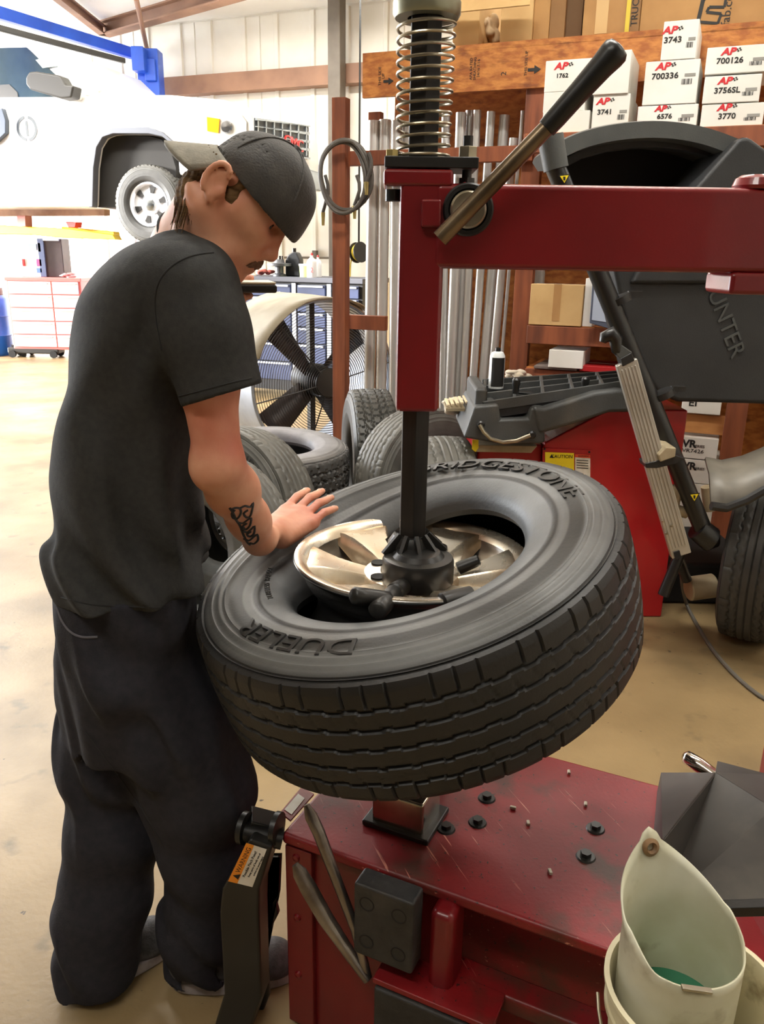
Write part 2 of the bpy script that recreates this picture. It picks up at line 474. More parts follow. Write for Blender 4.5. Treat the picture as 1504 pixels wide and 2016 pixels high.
def ibeam(name, p, q, h=0.30, w=0.17):
    mb = MB(); p = Vector(p); q = Vector(q)
    for dz, hh, ww in ((0.01, 0.02, w), (h / 2, h - 0.03, 0.02), (h - 0.01, 0.02, w)):
        mb.bar(p + Vector((0, 0, dz)), q + Vector((0, 0, dz)), ww, hh)
    return tag(mb.build(name, m_girt), kind='structure')
ibeam('trim_3', pA, pB, 0.17)
pC = G(105, -5, 4.28)
pC = pA + (pC - pA) * 1.3
ibeam('trim_4', pA + (pC - pA) * 0.02, pC, 0.12, 0.10)
p0 = G(268, -3, 4.30); p1 = PB(290, 100, B1 - 0.2)
mb = MB(); mb.tube(p0, p1, 0.03, n=10); tag(mb.build('trim_5', m_girt, smooth=True), kind='structure')

# added strip lights, unseen, to brighten the shop: housing, tubes and lamp
m_fixt = mat('white_fixture', (235, 235, 232), rough=0.4)
m_tube = mat('added_lit_tube', (255, 255, 250), emit=(255, 250, 240), estr=6.0)
def added_strip_light(a, b, energy, where):
    t = empty('added_strip_light', bw(a, b, CZ - 0.12), 'unseen white strip light added under the ceiling ' + where, 'added light', 'added strip lights')
    mb = MB(); mb.M = BF(a, b, CZ - 0.05)
    mb.prism([(-0.16, -0.02), (0.16, -0.02), (0.09, 0.045), (-0.09, 0.045)], 2.4, Matrix(((0, 0, 1, -1.2), (1, 0, 0, 0), (0, 1, 0, 0), (0, 0, 0, 1))))
    mb.build('housing', m_fixt, t)
    for s in (-0.07, 0.07):
        mb = MB(); mb.M = BF(a, b, CZ - 0.09); mb.tube((-1.15, s, 0), (1.15, s, 0), 0.018, n=10); mb.build('tube', m_tube, t, smooth=True)
    l = add_light('added_strip_lamp', 'AREA', energy, bw(a, b, CZ - 0.13), (0, 0, -1), (1.0, 0.97, 0.90), 2.3, 0.25)
    l.rotation_euler = (0, 0, -BA)
    attach(l, t)
for a, b, e, w_ in ((-0.5, 2.3, 92, 'above the red tire changer'), (2.9, 2.2, 30, 'above the wheel balancer'), (0.2, 6.0, 50, 'above the drum fan'), (2.6, 6.4, 40, 'behind the storage rack'), (-6.5, 5.6, 200, 'above the raised truck'), (-4.4, 8.2, 130, 'between the truck and the back wall'), (-0.8, -1.2, 42, 'over the open floor')):
    added_strip_light(a, b, e, w_)
# ================================================================== tyre builder
def tire_rubber(name, R_, bands, base, tread):
    """rubber whose sidewall bands (radius from the axle, local z axis) differ in dustiness"""
    m = bpy.data.materials.new(name); m.use_nodes = True
    nt = m.node_tree; N = nt.nodes; L = nt.links; b = N['Principled BSDF']
    tc = N.new('ShaderNodeTexCoord'); sp = N.new('ShaderNodeSeparateXYZ'); L.new(tc.outputs['Object'], sp.inputs[0])
    cb = N.new('ShaderNodeCombineXYZ'); L.new(sp.outputs['X'], cb.inputs['X']); L.new(sp.outputs['Y'], cb.inputs['Y'])
    ln = N.new('ShaderNodeVectorMath'); ln.operation = 'LENGTH'; L.new(cb.outputs[0], ln.inputs[0])
    mr = N.new('ShaderNodeMapRange'); mr.inputs['From Max'].default_value = R_ * 1.05; L.new(ln.outputs['Value'], mr.inputs['Value'])
    cr = N.new('ShaderNodeValToRGB'); cr.color_ramp.interpolation = 'LINEAR'; el = cr.color_ramp.elements
    el[0].position = 0; el[0].color = srgb(base); el[1].position = 1; el[1].color = srgb(tread)
    for r, c in bands:
        e = el.new(r / (R_ * 1.05)); e.color = srgb(c)
    L.new(mr.outputs['Result'], cr.inputs['Fac'])
    n = N.new('ShaderNodeTexNoise'); n.inputs['Scale'].default_value = 9; n.inputs['Detail'].default_value = 8; L.new(tc.outputs['Object'], n.inputs['Vector'])
    mr2 = N.new('ShaderNodeMapRange'); mr2.inputs['From Min'].default_value = 0.3; mr2.inputs['From Max'].default_value = 0.7
    mr2.inputs['To Min'].default_value = 0.72; mr2.inputs['To Max'].default_value = 1.25; L.new(n.outputs['Fac'], mr2.inputs['Value'])
    vm = N.new('ShaderNodeVectorMath'); vm.operation = 'SCALE'; L.new(cr.outputs['Color'], vm.inputs[0]); L.new(mr2.outputs['Result'], vm.inputs['Scale'])
    L.new(vm.outputs[0], b.inputs['Base Color'])
    b.inputs['Roughness'].default_value = 0.5; b.inputs['Specular IOR Level'].default_value = 0.45
    nb = N.new('ShaderNodeTexNoise'); nb.inputs['Scale'].default_value = 160; L.new(tc.outputs['Object'], nb.inputs['Vector'])
    bp = N.new('ShaderNodeBump'); bp.inputs['Strength'].default_value = 0.12; bp.inputs['Distance'].default_value = 0.004
    L.new(nb.outputs['Fac'], bp.inputs['Height']); L.new(bp.outputs['Normal'], b.inputs['Normal'])
    return m
def spline(pts, n):
    """Catmull-Rom through 2D points, n samples a span"""
    out = []; k = len(pts)
    for i in range(k - 1):
        p0 = pts[max(i - 1, 0)]; p1 = pts[i]; p2 = pts[i + 1]; p3 = pts[min(i + 2, k - 1)]
        for j in range(n):
            t = j / n
            out.append(tuple(0.5 * (2 * p1[c] + (p2[c] - p0[c]) * t + (2 * p0[c] - 5 * p1[c] + 4 * p2[c] - p3[c]) * t * t + (3 * p1[c] - p0[c] - 3 * p2[c] + p3[c]) * t**3) for c in range(len(p1))))
    out.append(tuple(pts[-1])); return out
def tire_mesh(Ro, W, rb, nseg, style='rib', nt=44, ns=5, warp=None):
    """hollow tyre about local z; style: rib (highway), block (all terrain)"""
    hw = W / 2; H = Ro - rb; tw = hw * 0.76          # half tread width
    side = [(rb - 0.004, hw * 0.66), (rb + 0.004, hw * 0.80), (rb + H * 0.10, hw * 0.90), (rb + H * 0.26, hw * 0.975), (rb + H * 0.42, hw), (rb + H * 0.60, hw * 0.985), (rb + H * 0.74, hw * 0.94), (rb + H * 0.845, hw * 0.885)]
    sh = [(Ro - 0.030, hw * 0.86), (Ro - 0.012, tw + 0.010), (Ro - 0.006, tw)]
    top = spline(side, ns)
    # moulded rings on the sidewall
    def rings(r, z):
        q = (r - rb) / H; d = 0
        for c, wd, h in ((0.30, 0.010, 0.0012), (0.62, 0.012, 0.0022), (0.69, 0.012, 0.0022), (0.76, 0.012, 0.002)):
            if abs(q - c) < wd * 1.5: d += h
        if 0.34 < q < 0.585: d -= 0.0012
        return z + d
    ring_top = [(r, rings(r, z)) for r, z in top]
    groove = [(rb + H * 0.86, hw * 0.875 - 0.004), (rb + H * 0.875, hw * 0.872)]
    tread = []
    for j in range(nt + 1):
        z = tw * (1 - 2 * j / nt); tread.append((Ro - 0.006 * (z / tw) ** 2 - 0.0005, z))
    up = ring_top + groove + sh[:2]
    prof = up + tread + [(r, -z) for r, z in reversed(up)]
    isT = [0] * (len(up)) + [1] * len(tread) + [0] * len(up)
    nsh = len(up)
    # which shoulder verts may be notched
    inner = [(rb + 0.002, -hw * 0.55), (rb + H * 0.25, -hw * 0.86), (rb + H * 0.5, -hw * 0.90), (Ro - 0.030, -hw * 0.72), (Ro - 0.016, -hw * 0.4), (Ro - 0.015, 0),
             (Ro - 0.016, hw * 0.4), (Ro - 0.030, hw * 0.72), (rb + H * 0.5, hw * 0.90), (rb + H * 0.25, hw * 0.86), (rb + 0.002, hw * 0.55)]
    prof_all = prof + inner; isA = isT + [0] * len(inner); k = len(prof_all)
    pr = np.array(prof_all); th = np.arange(nseg) * 2 * PI / nseg
    rr = np.tile(pr[:, 0], (nseg, 1)); zz = np.tile(pr[:, 1], (nseg, 1)); T = th[:, None]
    tm = np.array(isA, bool)[None, :]
    z = zz; depth = np.zeros_like(rr)
    if style == 'rib':
        for g in (0.0, 0.36, -0.36, 0.70, -0.70):
            depth = np.maximum(depth, np.where(abs(z - g * tw - 0.0010 * np.sin(T * 50)) < 0.0034, 0.006, 0))
        npitch = max(40, int(2 * PI * Ro / 0.034))
        ph = (T * npitch / (2 * PI)) % 1.0
        slot = (abs(z) > 0.74 * tw) & (ph < 0.075)
        depth = np.maximum(depth, np.where(slot, 0.0042, 0))
        ph2 = (T * npitch / (2 * PI) + z / tw * 1.2) % 1.0
        depth = np.maximum(depth, np.where((abs(z) < 0.66 * tw) & (abs(z) > 0.40 * tw) & (ph2 < 0.06), 0.002, 0))
    else:
        npitch = max(30, int(2 * PI * Ro / 0.045))
        for g in (0.28, -0.28, 0.62, -0.62):
            tri = abs(((T * npitch / (2 * PI)) % 1.0) - 0.5) * 2
            depth = np.maximum(depth, np.where(abs(z - g * tw - (tri - 0.5) * 0.014 * np.sign(g)) < 0.0048, 0.010, 0))
        ph = (T * npitch / (2 * PI) + abs(z) / tw * 0.8) % 1.0
        depth = np.maximum(depth, np.where((ph < 0.17), 0.009, 0))
    rr = rr - np.where(tm, depth, 0)
    # shoulder lugs on the two verts beyond the tread
    for j, amt in ((nsh - 1, 0.006), (nsh - 2, 0.004), (nsh + nt + 1, 0.006), (nsh + nt + 2, 0.004)):
        p_ = (th * npitch / (2 * PI)) % 1.0
        cut = p_ < (0.075 if style == 'rib' else 0.30)
        rr[:, j] -= np.where(cut, amt * (0.55 if style == 'rib' else 1.8), 0)
    vs = np.stack([rr * np.cos(T), rr * np.sin(T), zz], 2).reshape(-1, 3)
    if warp is not None: vs = warp(vs)
    i = np.arange(nseg)[:, None]; j = np.arange(k)[None, :]; i2 = (i + 1) % nseg; j2 = (j + 1) % k
    fs = np.stack([i * k + j, i * k + j2, i2 * k + j2, i2 * k + j], 2).reshape(-1, 4)[:, ::-1]
    me = bpy.data.meshes.new('tire')
    me.vertices.add(len(vs)); me.vertices.foreach_set('co', vs.ravel())
    me.loops.add(fs.size); me.loops.foreach_set('vertex_index', fs.ravel().astype(np.int32))
    me.polygons.add(len(fs)); me.polygons.foreach_set('loop_start', np.arange(0, fs.size, 4, dtype=np.int32))
    me.update(calc_edges=True); me.validate()
    bm = bmesh.new(); bm.from_mesh(me); bmesh.ops.recalc_face_normals(bm, faces=bm.faces); bm.to_mesh(me); bm.free()
    me.polygons.foreach_set('use_smooth', np.ones(len(me.polygons), bool)); me.set_sharp_from_angle(angle=R(38))
    return me
def side_z(r, Ro, W, rb):
    hw = W / 2; H = Ro - rb
    pts = [(rb - 0.004, hw * 0.66), (rb + 0.004, hw * 0.80), (rb + H * 0.10, hw * 0.90), (rb + H * 0.26, hw * 0.975), (rb + H * 0.42, hw), (rb + H * 0.60, hw * 0.985), (rb + H * 0.74, hw * 0.94), (rb + H * 0.845, hw * 0.885)]
    return float(np.interp(r, [p[0] for p in pts], [p[1] for p in pts]))
def sidewall_text(parent, txt, material, M, Ro, W, rb, r_mid, size, ang, xs=1.0, top=1, depth=0.0024):
    """letters standing on the sidewall, reading clockwise seen from outside, centred at angle ang"""
    def bend(p):
        r = r_mid + p.y; a = ang - p.x / r_mid * top
        z = (side_z(r, Ro, W, rb) - 0.0012) * top
        return Vector((r * math.cos(a), r * math.sin(a), z + (p.z + depth * 0.4) * top))
    return text_obj('lettering', txt, material, M, size, parent, depth=depth, xs=xs, bend=bend)

# ------------------------------------------------------------------ the tyre being mounted
m_rub_main = tire_rubber('main_tire_rubber', 0.40, [(0.225, (70, 71, 71)), (0.272, (106, 107, 107)), (0.276, (40, 39, 38)), (0.284, (40, 39, 38)), (0.288, (108, 108, 107)), (0.303, (102, 102, 100)),
                            (0.306, (50, 49, 47)), (0.334, (52, 51, 48)), (0.338, (98, 98, 96)), (0.368, (86, 86, 84)), (0.378, (40, 39, 38)), (0.392, (30, 29, 28))], (26, 26, 26), (28, 27, 26))
TC = Vector((0.0694, 1.4163, 0.8806)); TN = Vector((math.sin(-0.285), math.sin(-0.125), 1)).normalized()
tire_M = Matrix.Translation(TC) @ frame(TN, (0, 1, 0)).to_4x4()
MT = dict(Ro=0.405, W=0.262, rb=0.224)
def flex(vs):
    """the upper sidewall sags where the man presses it down"""
    th = np.arctan2(vs[:, 1], vs[:, 0]); r = np.hypot(vs[:, 0], vs[:, 1]); d = np.angle(np.exp(1j * (th - FLEX_A)))
    w = np.exp(-(d / 0.95) ** 2) * np.clip((0.385 - r) / 0.15, 0, 1) ** 1.3 * (vs[:, 2] > 0)
    vs = vs.copy(); vs[:, 2] -= 0.085 * w; return vs
_d = ray(645, 1035); _p = CC + _d * ((TC + TN * 0.12 - CC).dot(TN) / _d.dot(TN)); _q = tire_M.inverted() @ _p; FLEX_A = math.atan2(_q.y, _q.x)
me = tire_mesh(0.405, 0.262, 0.224, 720, 'rib', nt=60, ns=8, warp=flex)
main_tire = bpy.data.objects.new('mounted_tire', me); COL.objects.link(main_tire); me.materials.append(m_rub_main)
main_tire.matrix_world = tire_M
tag(main_tire, 'big black highway tire tilted over the alloy wheel on the red tire changer', 'tire')
m_letter = mat('moulded_letters', (38, 37, 35), rough=0.45)
def ang_at(u, v):        # angle on the tyre of a pixel seen on its upper sidewall
    d = ray(u, v); c = TC + TN * 0.125; p = CC + d * ((c - CC).dot(TN) / d.dot(TN))
    q = tire_M.inverted() @ p; return math.atan2(q.y, q.x), math.hypot(q.x, q.y)
a1 = ang_at(1135, 978)[0]; a0 = ang_at(870, 912)[0]
sidewall_text(main_tire, 'BRIDGESTONE', m_letter, tire_M, r_mid=0.321, size=0.054, ang=(ang_at(1150, 990)[0] + 0.78), xs=1.28, **MT)
sidewall_text(main_tire, 'DUELER', m_letter, tire_M, r_mid=0.321, size=0.050, ang=ang_at(545, 1245)[0] + 0.16, xs=1.42, **MT)
sidewall_text(main_tire, 'P265/70R17', m_letter, tire_M, r_mid=0.256, size=0.017, ang=ang_at(1075, 1060)[0], xs=1.1, depth=0.0009, **MT)
sidewall_text(main_tire, 'TUBELESS  RADIAL', m_letter, tire_M, r_mid=0.256, size=0.014, ang=ang_at(545, 1140)[0], xs=1.1, depth=0.0009, **MT)

# ------------------------------------------------------------------ alloy wheel
SX, SY = 0.058, 1.452                         # axis of the changer's centre shaft
RZ = 0.960                                    # top of the wheel's outer flange
m_alloy = mat('machined_alloy', (246, 236, 218), (222, 204, 176), rough=0.28, metal=0.8, scale=14, c3=(166, 136, 102), s3=7, t3=(0.52, 0.72), rvar=0.08)
m_alloy_edge = mat('alloy_barrel', (176, 176, 176), (136, 134, 130), rough=0.26, metal=0.95, scale=7, stretch=(1, 1, 5))
m_brake = mat('grimy_alloy', (120, 104, 82), (84, 72, 58), rough=0.5, metal=0.6, scale=9)
wheel = empty('alloy_wheel', (SX, SY, RZ - 0.19), 'six-spoke silver alloy wheel clamped level inside the tilted tire', 'wheel')
WO = (SX, SY, RZ)
mb = MB()
outer = [(0.209, -0.002), (0.222, 0.0), (0.225, -0.006), (0.219, -0.013), (0.211, -0.017), (0.206, -0.034), (0.198, -0.052), (0.182, -0.066), (0.182, -0.115), (0.205, -0.158), (0.212, -0.185), (0.222, -0.189), (0.220, -0.196), (0.206, -0.190)]
innr = [(0.196, -0.165), (0.172, -0.12), (0.172, -0.07), (0.190, -0.045), (0.199, -0.03), (0.203, -0.012)]
mb.lathe(spline(outer, 3) + innr, WO, n=96, closed=True)
mb.build('rim', m_alloy_edge, wheel, smooth=True, angle=50)
# flange lip ring, machined
mb = MB(); mb.lathe([(0.196, -0.016), (0.202, -0.006), (0.210, 0.001), (0.2225, 0.0012), (0.2245, -0.004), (0.214, -0.004), (0.205, -0.018)], WO, n=96, closed=True)
mb.build('lip', m_alloy, wheel, smooth=True, angle=50)
spoke0 = R(0)
sp_me = None
for k in range(6):
    a = spoke0 + k * PI / 3
    M = Matrix.Translation(Vector(WO)) @ Matrix.Rotation(a, 4, 'Z')
    if sp_me is None:
        # tapered bowed spoke: cross sections along the radius
        mb = MB(); rs = [0.060, 0.085, 0.11, 0.14, 0.165, 0.184, 0.197]
        wt = [0.030, 0.0275, 0.029, 0.034, 0.042, 0.052, 0.062]; zt = [-0.040, -0.036, -0.030, -0.022, -0.014, -0.009, -0.008]
        wb = [0.036, 0.035, 0.037, 0.043, 0.051, 0.060, 0.068]; zb = [-0.090, -0.085, -0.078, -0.068, -0.052, -0.036, -0.026]
        vs = []; fs = []
        for i in range(len(rs)):
            c = 0.0035
            vs += [(rs[i], -wb[i], zb[i]), (rs[i], -wt[i], zt[i] - 0.004), (rs[i], -wt[i] + 0.004, zt[i]), (rs[i], 0, zt[i] - c), (rs[i], wt[i] - 0.004, zt[i]), (rs[i], wt[i], zt[i] - 0.004), (rs[i], wb[i], zb[i])]
        for i in range(len(rs) - 1):
            for j in range(7): fs.append((i * 7 + j, (i + 1) * 7 + j, (i + 1) * 7 + (j + 1) % 7, i * 7 + (j + 1) % 7))
        fs += [tuple(range(6, -1, -1)), tuple(range(42, 49))]
        mb.add(vs, fs); o = mb.build('spoke', m_alloy, None, smooth=True, angle=40); sp_me = o
    else:
        o = sp_me.copy(); COL.objects.link(o)
    o.matrix_world = M; attach(o, wheel)
mb = MB(); mb.lathe([(0.0, -0.095), (0.092, -0.09), (0.094, -0.042), (0.090, -0.036), (0.060, -0.034), (0.056, -0.038), (0.048, -0.040), (0.044, -0.065), (0.0, -0.065)], WO, n=64)
mb.build('hub', m_alloy, wheel, smooth=True, angle=40)
m_dark = mat('dark_recess', (22, 20, 18), rough=0.8)
for k in range(6):
    a = spoke0 + R(30) + k * PI / 3
    c = Vector(WO) + Vector((math.cos(a) * 0.073, math.sin(a) * 0.073, 0))
    mb = MB(); mb.lathe([(0.0, -0.0325), (0.0115, -0.0325), (0.0145, -0.0318), (0.0145, -0.040), (0, -0.040)], c, n=20); mb.build('lug_hole', m_dark, wheel, smooth=True)
# ------------------------------------------------------------------ tire changer
m_red = mat('red_machine_paint', (128, 18, 24), (106, 14, 20), rough=0.33, scale=3, coat=0.25, bump=0.03, bscale=220, rvar=0.06)
m_redd = mat('dirty_red_paint', (140, 24, 28), (112, 20, 24), rough=0.42, scale=4, c3=(74, 42, 32), s3=9, t3=(0.54, 0.70), bump=0.06, bscale=150, rvar=0.14)
def add_scratches(m, c, direction, scale=26, lo=0.70, hi=0.74, mask_scale=5.0, mask=(0.5, 0.62)):
    """pale scratches: strongly stretched noise, only in patches"""
    nt = m.node_tree; N = nt.nodes; L = nt.links; b = N['Principled BSDF']
    tc = N.new('ShaderNodeTexCoord'); mp = N.new('ShaderNodeMapping'); mp.inputs['Scale'].default_value = (0.05, 1.0, 1.0)
    mr_ = N.new('ShaderNodeMapping'); mr_.inputs['Rotation'].default_value = (0, 0, direction); L.new(tc.outputs['Object'], mr_.inputs['Vector']); L.new(mr_.outputs['Vector'], mp.inputs['Vector'])
    n = N.new('ShaderNodeTexNoise'); n.inputs['Scale'].default_value = scale * 4; n.inputs['Detail'].default_value = 3; L.new(mp.outputs['Vector'], n.inputs['Vector'])
    r = N.new('ShaderNodeMapRange'); r.inputs['From Min'].default_value = lo; r.inputs['From Max'].default_value = hi; L.new(n.outputs['Fac'], r.inputs['Value'])
    n2 = N.new('ShaderNodeTexNoise'); n2.inputs['Scale'].default_value = mask_scale; L.new(tc.outputs['Object'], n2.inputs['Vector'])
    r2 = N.new('ShaderNodeMapRange'); r2.inputs['From Min'].default_value = mask[0]; r2.inputs['From Max'].default_value = mask[1]; L.new(n2.outputs['Fac'], r2.inputs['Value'])
    mu = N.new('ShaderNodeMath'); mu.operation = 'MULTIPLY'; mu.use_clamp = True; L.new(r.outputs['Result'], mu.inputs[0]); L.new(r2.outputs['Result'], mu.inputs[1])
    src = b.inputs['Base Color'].links[0].from_socket
    mx_ = N.new('ShaderNodeMix'); mx_.data_type = 'RGBA'; L.new(mu.outputs[0], mx_.inputs['Factor']); L.new(src, mx_.inputs['A']); mx_.inputs['B'].default_value = srgb(c)
    L.new(mx_.outputs['Result'], b.inputs['Base Color'])
    # small dark specks of grit
    n4 = N.new('ShaderNodeTexNoise'); n4.inputs['Scale'].default_value = 150; n4.inputs['Detail'].default_value = 2; L.new(tc.outputs['Object'], n4.inputs['Vector'])
    r4 = N.new('ShaderNodeMapRange'); r4.inputs['From Min'].default_value = 0.69; r4.inputs['From Max'].default_value = 0.72; L.new(n4.outputs['Fac'], r4.inputs['Value'])
    m2 = N.new('ShaderNodeMix'); m2.data_type = 'RGBA'; L.new(r4.outputs['Result'], m2.inputs['Factor']); L.new(mx_.outputs['Result'], m2.inputs['A']); m2.inputs['B'].default_value = srgb((46, 30, 26))
    L.new(m2.outputs['Result'], b.inputs['Base Color'])
add_scratches(m_redd, (206, 136, 116), R(68), scale=34, lo=0.66, hi=0.71, mask=(0.46, 0.60))
m_black = mat('black_steel', (30, 29, 28), (22, 21, 21), rough=0.42, scale=12, bump=0.08, bscale=80)
m_blackw = mat('worn_black_steel', (38, 36, 33), (24, 23, 22), rough=0.38, scale=10, c3=(96, 88, 76), s3=14, t3=(0.66, 0.8))
m_shaft = mat('hex_shaft_steel', (50, 46, 43), (36, 33, 31), rough=0.45, metal=0.5, scale=10, stretch=(6, 6, 0.6))
m_zinc = mat('zinc_steel', (176, 168, 150), (140, 132, 112), rough=0.3, metal=0.9, scale=14)
m_gold = mat('yellow_zinc', (196, 176, 116), (164, 146, 92), rough=0.35, metal=0.7, scale=14)
m_rubber = mat('black_rubber', (46, 45, 44), (34, 33, 32), rough=0.55, scale=30, bump=0.25, bscale=60, c3=(72, 68, 62), s3=6, t3=(0.6, 0.8))
m_grip = mat('black_grip', (20, 20, 20), (28, 27, 26), rough=0.35, scale=20)
m_chrome = mat('worn_chrome', (196, 188, 174), (150, 140, 122), rough=0.22, metal=1.0, scale=10, c3=(90, 78, 60), s3=8, t3=(0.6, 0.78))
ZT = 0.47
MA = G(553, 1640, ZT); MBk = G(1070, 1500, ZT); MCr = G(1290, 1560, ZT)
mx = (MCr - MBk).normalized(); my = Vector((-mx.y, mx.x, 0))
dep = (MBk - MA).dot(my)
changer = empty('tire_changer', (MA + mx * 0.3 + my * dep * 0.5) * 1.0 - Vector((0, 0, ZT)), 'red center-post tire changer with swing arm holding the wheel', 'tire changer')
MF = frame4(MA, mx, my)          # local: x along the front edge, y to the back, z up from the table top
def mloc(p): return MF.inverted() @ Vector(p)
WD = 0.66                        # cabinet width
mb = MB(); mb.M = MF
mb.box((WD / 2, dep / 2 + 0.015, -0.012), (WD, dep + 0.03, 0.024)); mb.build('table_top', m_redd, changer, bevel=0.008)
mb = MB(); mb.M = MF; mb.box((0.14, dep / 2 + 0.02, -0.245), (0.27, dep - 0.0, 0.445)); mb.build('side_cabinet', m_red, changer, bevel=0.006)
mb = MB(); mb.M = MF; mb.box((0.46, dep / 2 + 0.06, -0.245), (0.385, dep - 0.10, 0.445)); mb.build('main_cabinet', m_redd, changer, bevel=0.006)
# edge flange with rivets on the left front panel
mb = MB(); mb.M = MF; mb.box((0.032, 0.014, -0.245), (0.058, 0.014, 0.43)); mb.build('corner_flange', m_red, changer, bevel=0.003)
for z in (-0.05, -0.19, -0.33):
    mb = MB(); mb.M = MF; mb.lathe([(0, 0.006), (0.006, 0.0045), (0.008, 0)], (0.028, 0.007, z), (0, -1, 0), n=14); mb.build('rivet', m_red, changer, smooth=True)
# front frame: red upright and dark rubber pads
mb = MB(); mb.M = MF; mb.box((0.335, 0.0, -0.112), (0.045, 0.07, 0.19)); mb.build('upright', m_red, changer, bevel=0.015)
mb = MB(); mb.M = MF; mb.box((0.50, 0.025, -0.190), (0.34, 0.05, 0.035)); mb.build('cross_rail', m_redd, changer, bevel=0.006)
def pad(name, c, size, holes):
    mb = MB(); mb.M = MF; mb.box(c, size); o = mb.build(name, m_rubber, changer, bevel=0.006)
    for hx, hz in holes:
        b = MB(); b.M = MF; y = c[1] - size[1] / 2
        b.lathe([(0.0, -0.001), (0.010, -0.001), (0.0125, 0.0008), (0.014, 0.0008), (0.014, -0.004)], (c[0] + hx, y, c[2] + hz), (0, -1, 0), n=18); b.build('hole', m_dark, o, smooth=True)
    return o
pad('bead_pad', (0.243, -0.045, -0.058), (0.112, 0.045, 0.150), ((-0.030, 0.040), (0.030, 0.040), (-0.030, -0.040), (0.030, -0.040)))
mb = MB(); mb.M = MF; mb.box((0.335, -0.03, -0.178), (0.22, 0.075, 0.012)); mb.build('pad_shelf', m_redd, changer, bevel=0.003)
pad('lower_pad', (0.335, -0.048, -0.268), (0.21, 0.05, 0.165), ((-0.045, 0.0), (0.045, 0.02)))
# bolts on the table
def bolt(p, r=0.012, name='bolt', parent=None, n=None, hgt=0.011):
    n = Vector(n or (0, 0, 1)); p = Vector(p)
    mb = MB(); mb.lathe([(0, 0.003), (r * 1.35, 0.003), (r * 1.5, 0.0), (0, 0)], p, n, n=20)
    mb.tube(p + n * 0.002, p + n * hgt, r * 0.82, n=6)
    return mb.build(name, m_blackw, parent or changer, smooth=True, angle=30)
for u, v in ((1172, 1632), (1153, 1687), (958, 1572), (878, 1632), (940, 1620)):
    bolt(G(u, v, ZT))
# clamp pedestal and lower clamp table under the wheel
mb = MB(); mb.lathe([(0, ZT), (0.085, ZT), (0.085, ZT + 0.02), (0.06, ZT + 0.03), (0.055, 0.68), (0.105, 0.69), (0.11, 0.735), (0.0, 0.735)], (SX, SY, 0), n=40)
mb.build('pedestal', m_blackw, changer, smooth=True, angle=30)
for k in range(4):
    a = R(20 + 90 * k); c = Vector((SX + math.cos(a) * 0.10, SY + math.sin(a) * 0.10, 0.745))
    mb = MB(); mb.box(c, (0.13, 0.05, 0.022), Matrix.Rotation(a, 3, 'Z')); mb.build('clamp_jaw', m_blackw, changer, bevel=0.004)
# gearbox block in front of the pedestal
gp = G(800, 1632, ZT)
mb = MB(); r3 = MF.to_3x3(); mb.box(gp + Vector((0.0, 0.03, 0.040)), (0.105, 0.09, 0.075), r3); mb.build('gear_block', m_chrome, changer, bevel=0.006)
mb = MB(); mb.box(gp + Vector((0.0, 0.03, 0.006)), (0.135, 0.11, 0.012), r3); mb.build('block_flange', m_blackw, changer, bevel=0.003)
mb = MB(); mb.lathe([(0.006, 0.004), (0.012, 0.004), (0.013, 0), (0.013, -0.02), (0.006, -0.02)], G(778, 1617, ZT + 0.018) , (-my), n=20, closed=True); mb.build('ring_plug', m_zinc, changer, smooth=True)
# ---- hub clamp tool on the shaft
HC = Vector((0.068, 1.400, 0))
mb = MB()
mb.lathe([(0.0, 0.922), (0.062, 0.922), (0.066, 0.928), (0.066, 0.968), (0.063, 0.974), (0.048, 0.976), (0.040, 0.984), (0.0, 0.984)], HC, n=48)
hubtool = mb.build('clamp_hub', m_blackw, changer, smooth=True, angle=35)
mb = MB(); mb.lathe([(0, 0.90), (0.050, 0.90), (0.046, 0.985), (0.036, 1.0), (0, 1.0)], (SX, SY, 0), n=40); mb.build('shaft_collar', m_blackw, hubtool, smooth=True, angle=35)
for k in range(9):
    a = R(-150 + 36 * k); d = Vector((math.cos(a), math.sin(a), 0)); c = Vector((SX, SY - 0.012, 0))
    mb = MB(); mb.bar(c + d * 0.026 + Vector((0, 0, 1.004)), c + d * 0.060 + Vector((0, 0, 0.972)), 0.007, 0.016, up=d); mb.build('rib', m_blackw, hubtool)
def stub(u0, v0, u1, v1, Y0, Y1, r):
    a = P(u0, v0, Y0); b = P(u1, v1, Y1); mb = MB()
    pts = [a + (b - a) * t for t in (0, .05, .3, .7, .95, 1)]
    mb.path(pts, [r * .7, r, r, r * .95, r * .9, r * .6], n=20); return mb.build('clamp_handle', m_blackw, hubtool, smooth=True, angle=50)
stub(693, 1172, 768, 1180, 1.215, 1.25, 0.0145)
stub(742, 1204, 776, 1166, 1.20, 1.29, 0.0165)
stub(776, 1166, 800, 1150, 1.29, 1.36, 0.016)
stub(858, 1074, 857, 1116, 1.56, 1.53, 0.024)
stub(900, 1120, 944, 1102, 1.44, 1.44, 0.012)
stub(868, 1188, 930, 1170, 1.24, 1.27, 0.017)
# ---- hex shaft
mb = MB(); mb.tube((SX, SY, 0.975), (SX + 0.0, SY, 2.14), 0.0275, n=6)
mb.build('hex_shaft', m_shaft, changer, bevel=0.002)
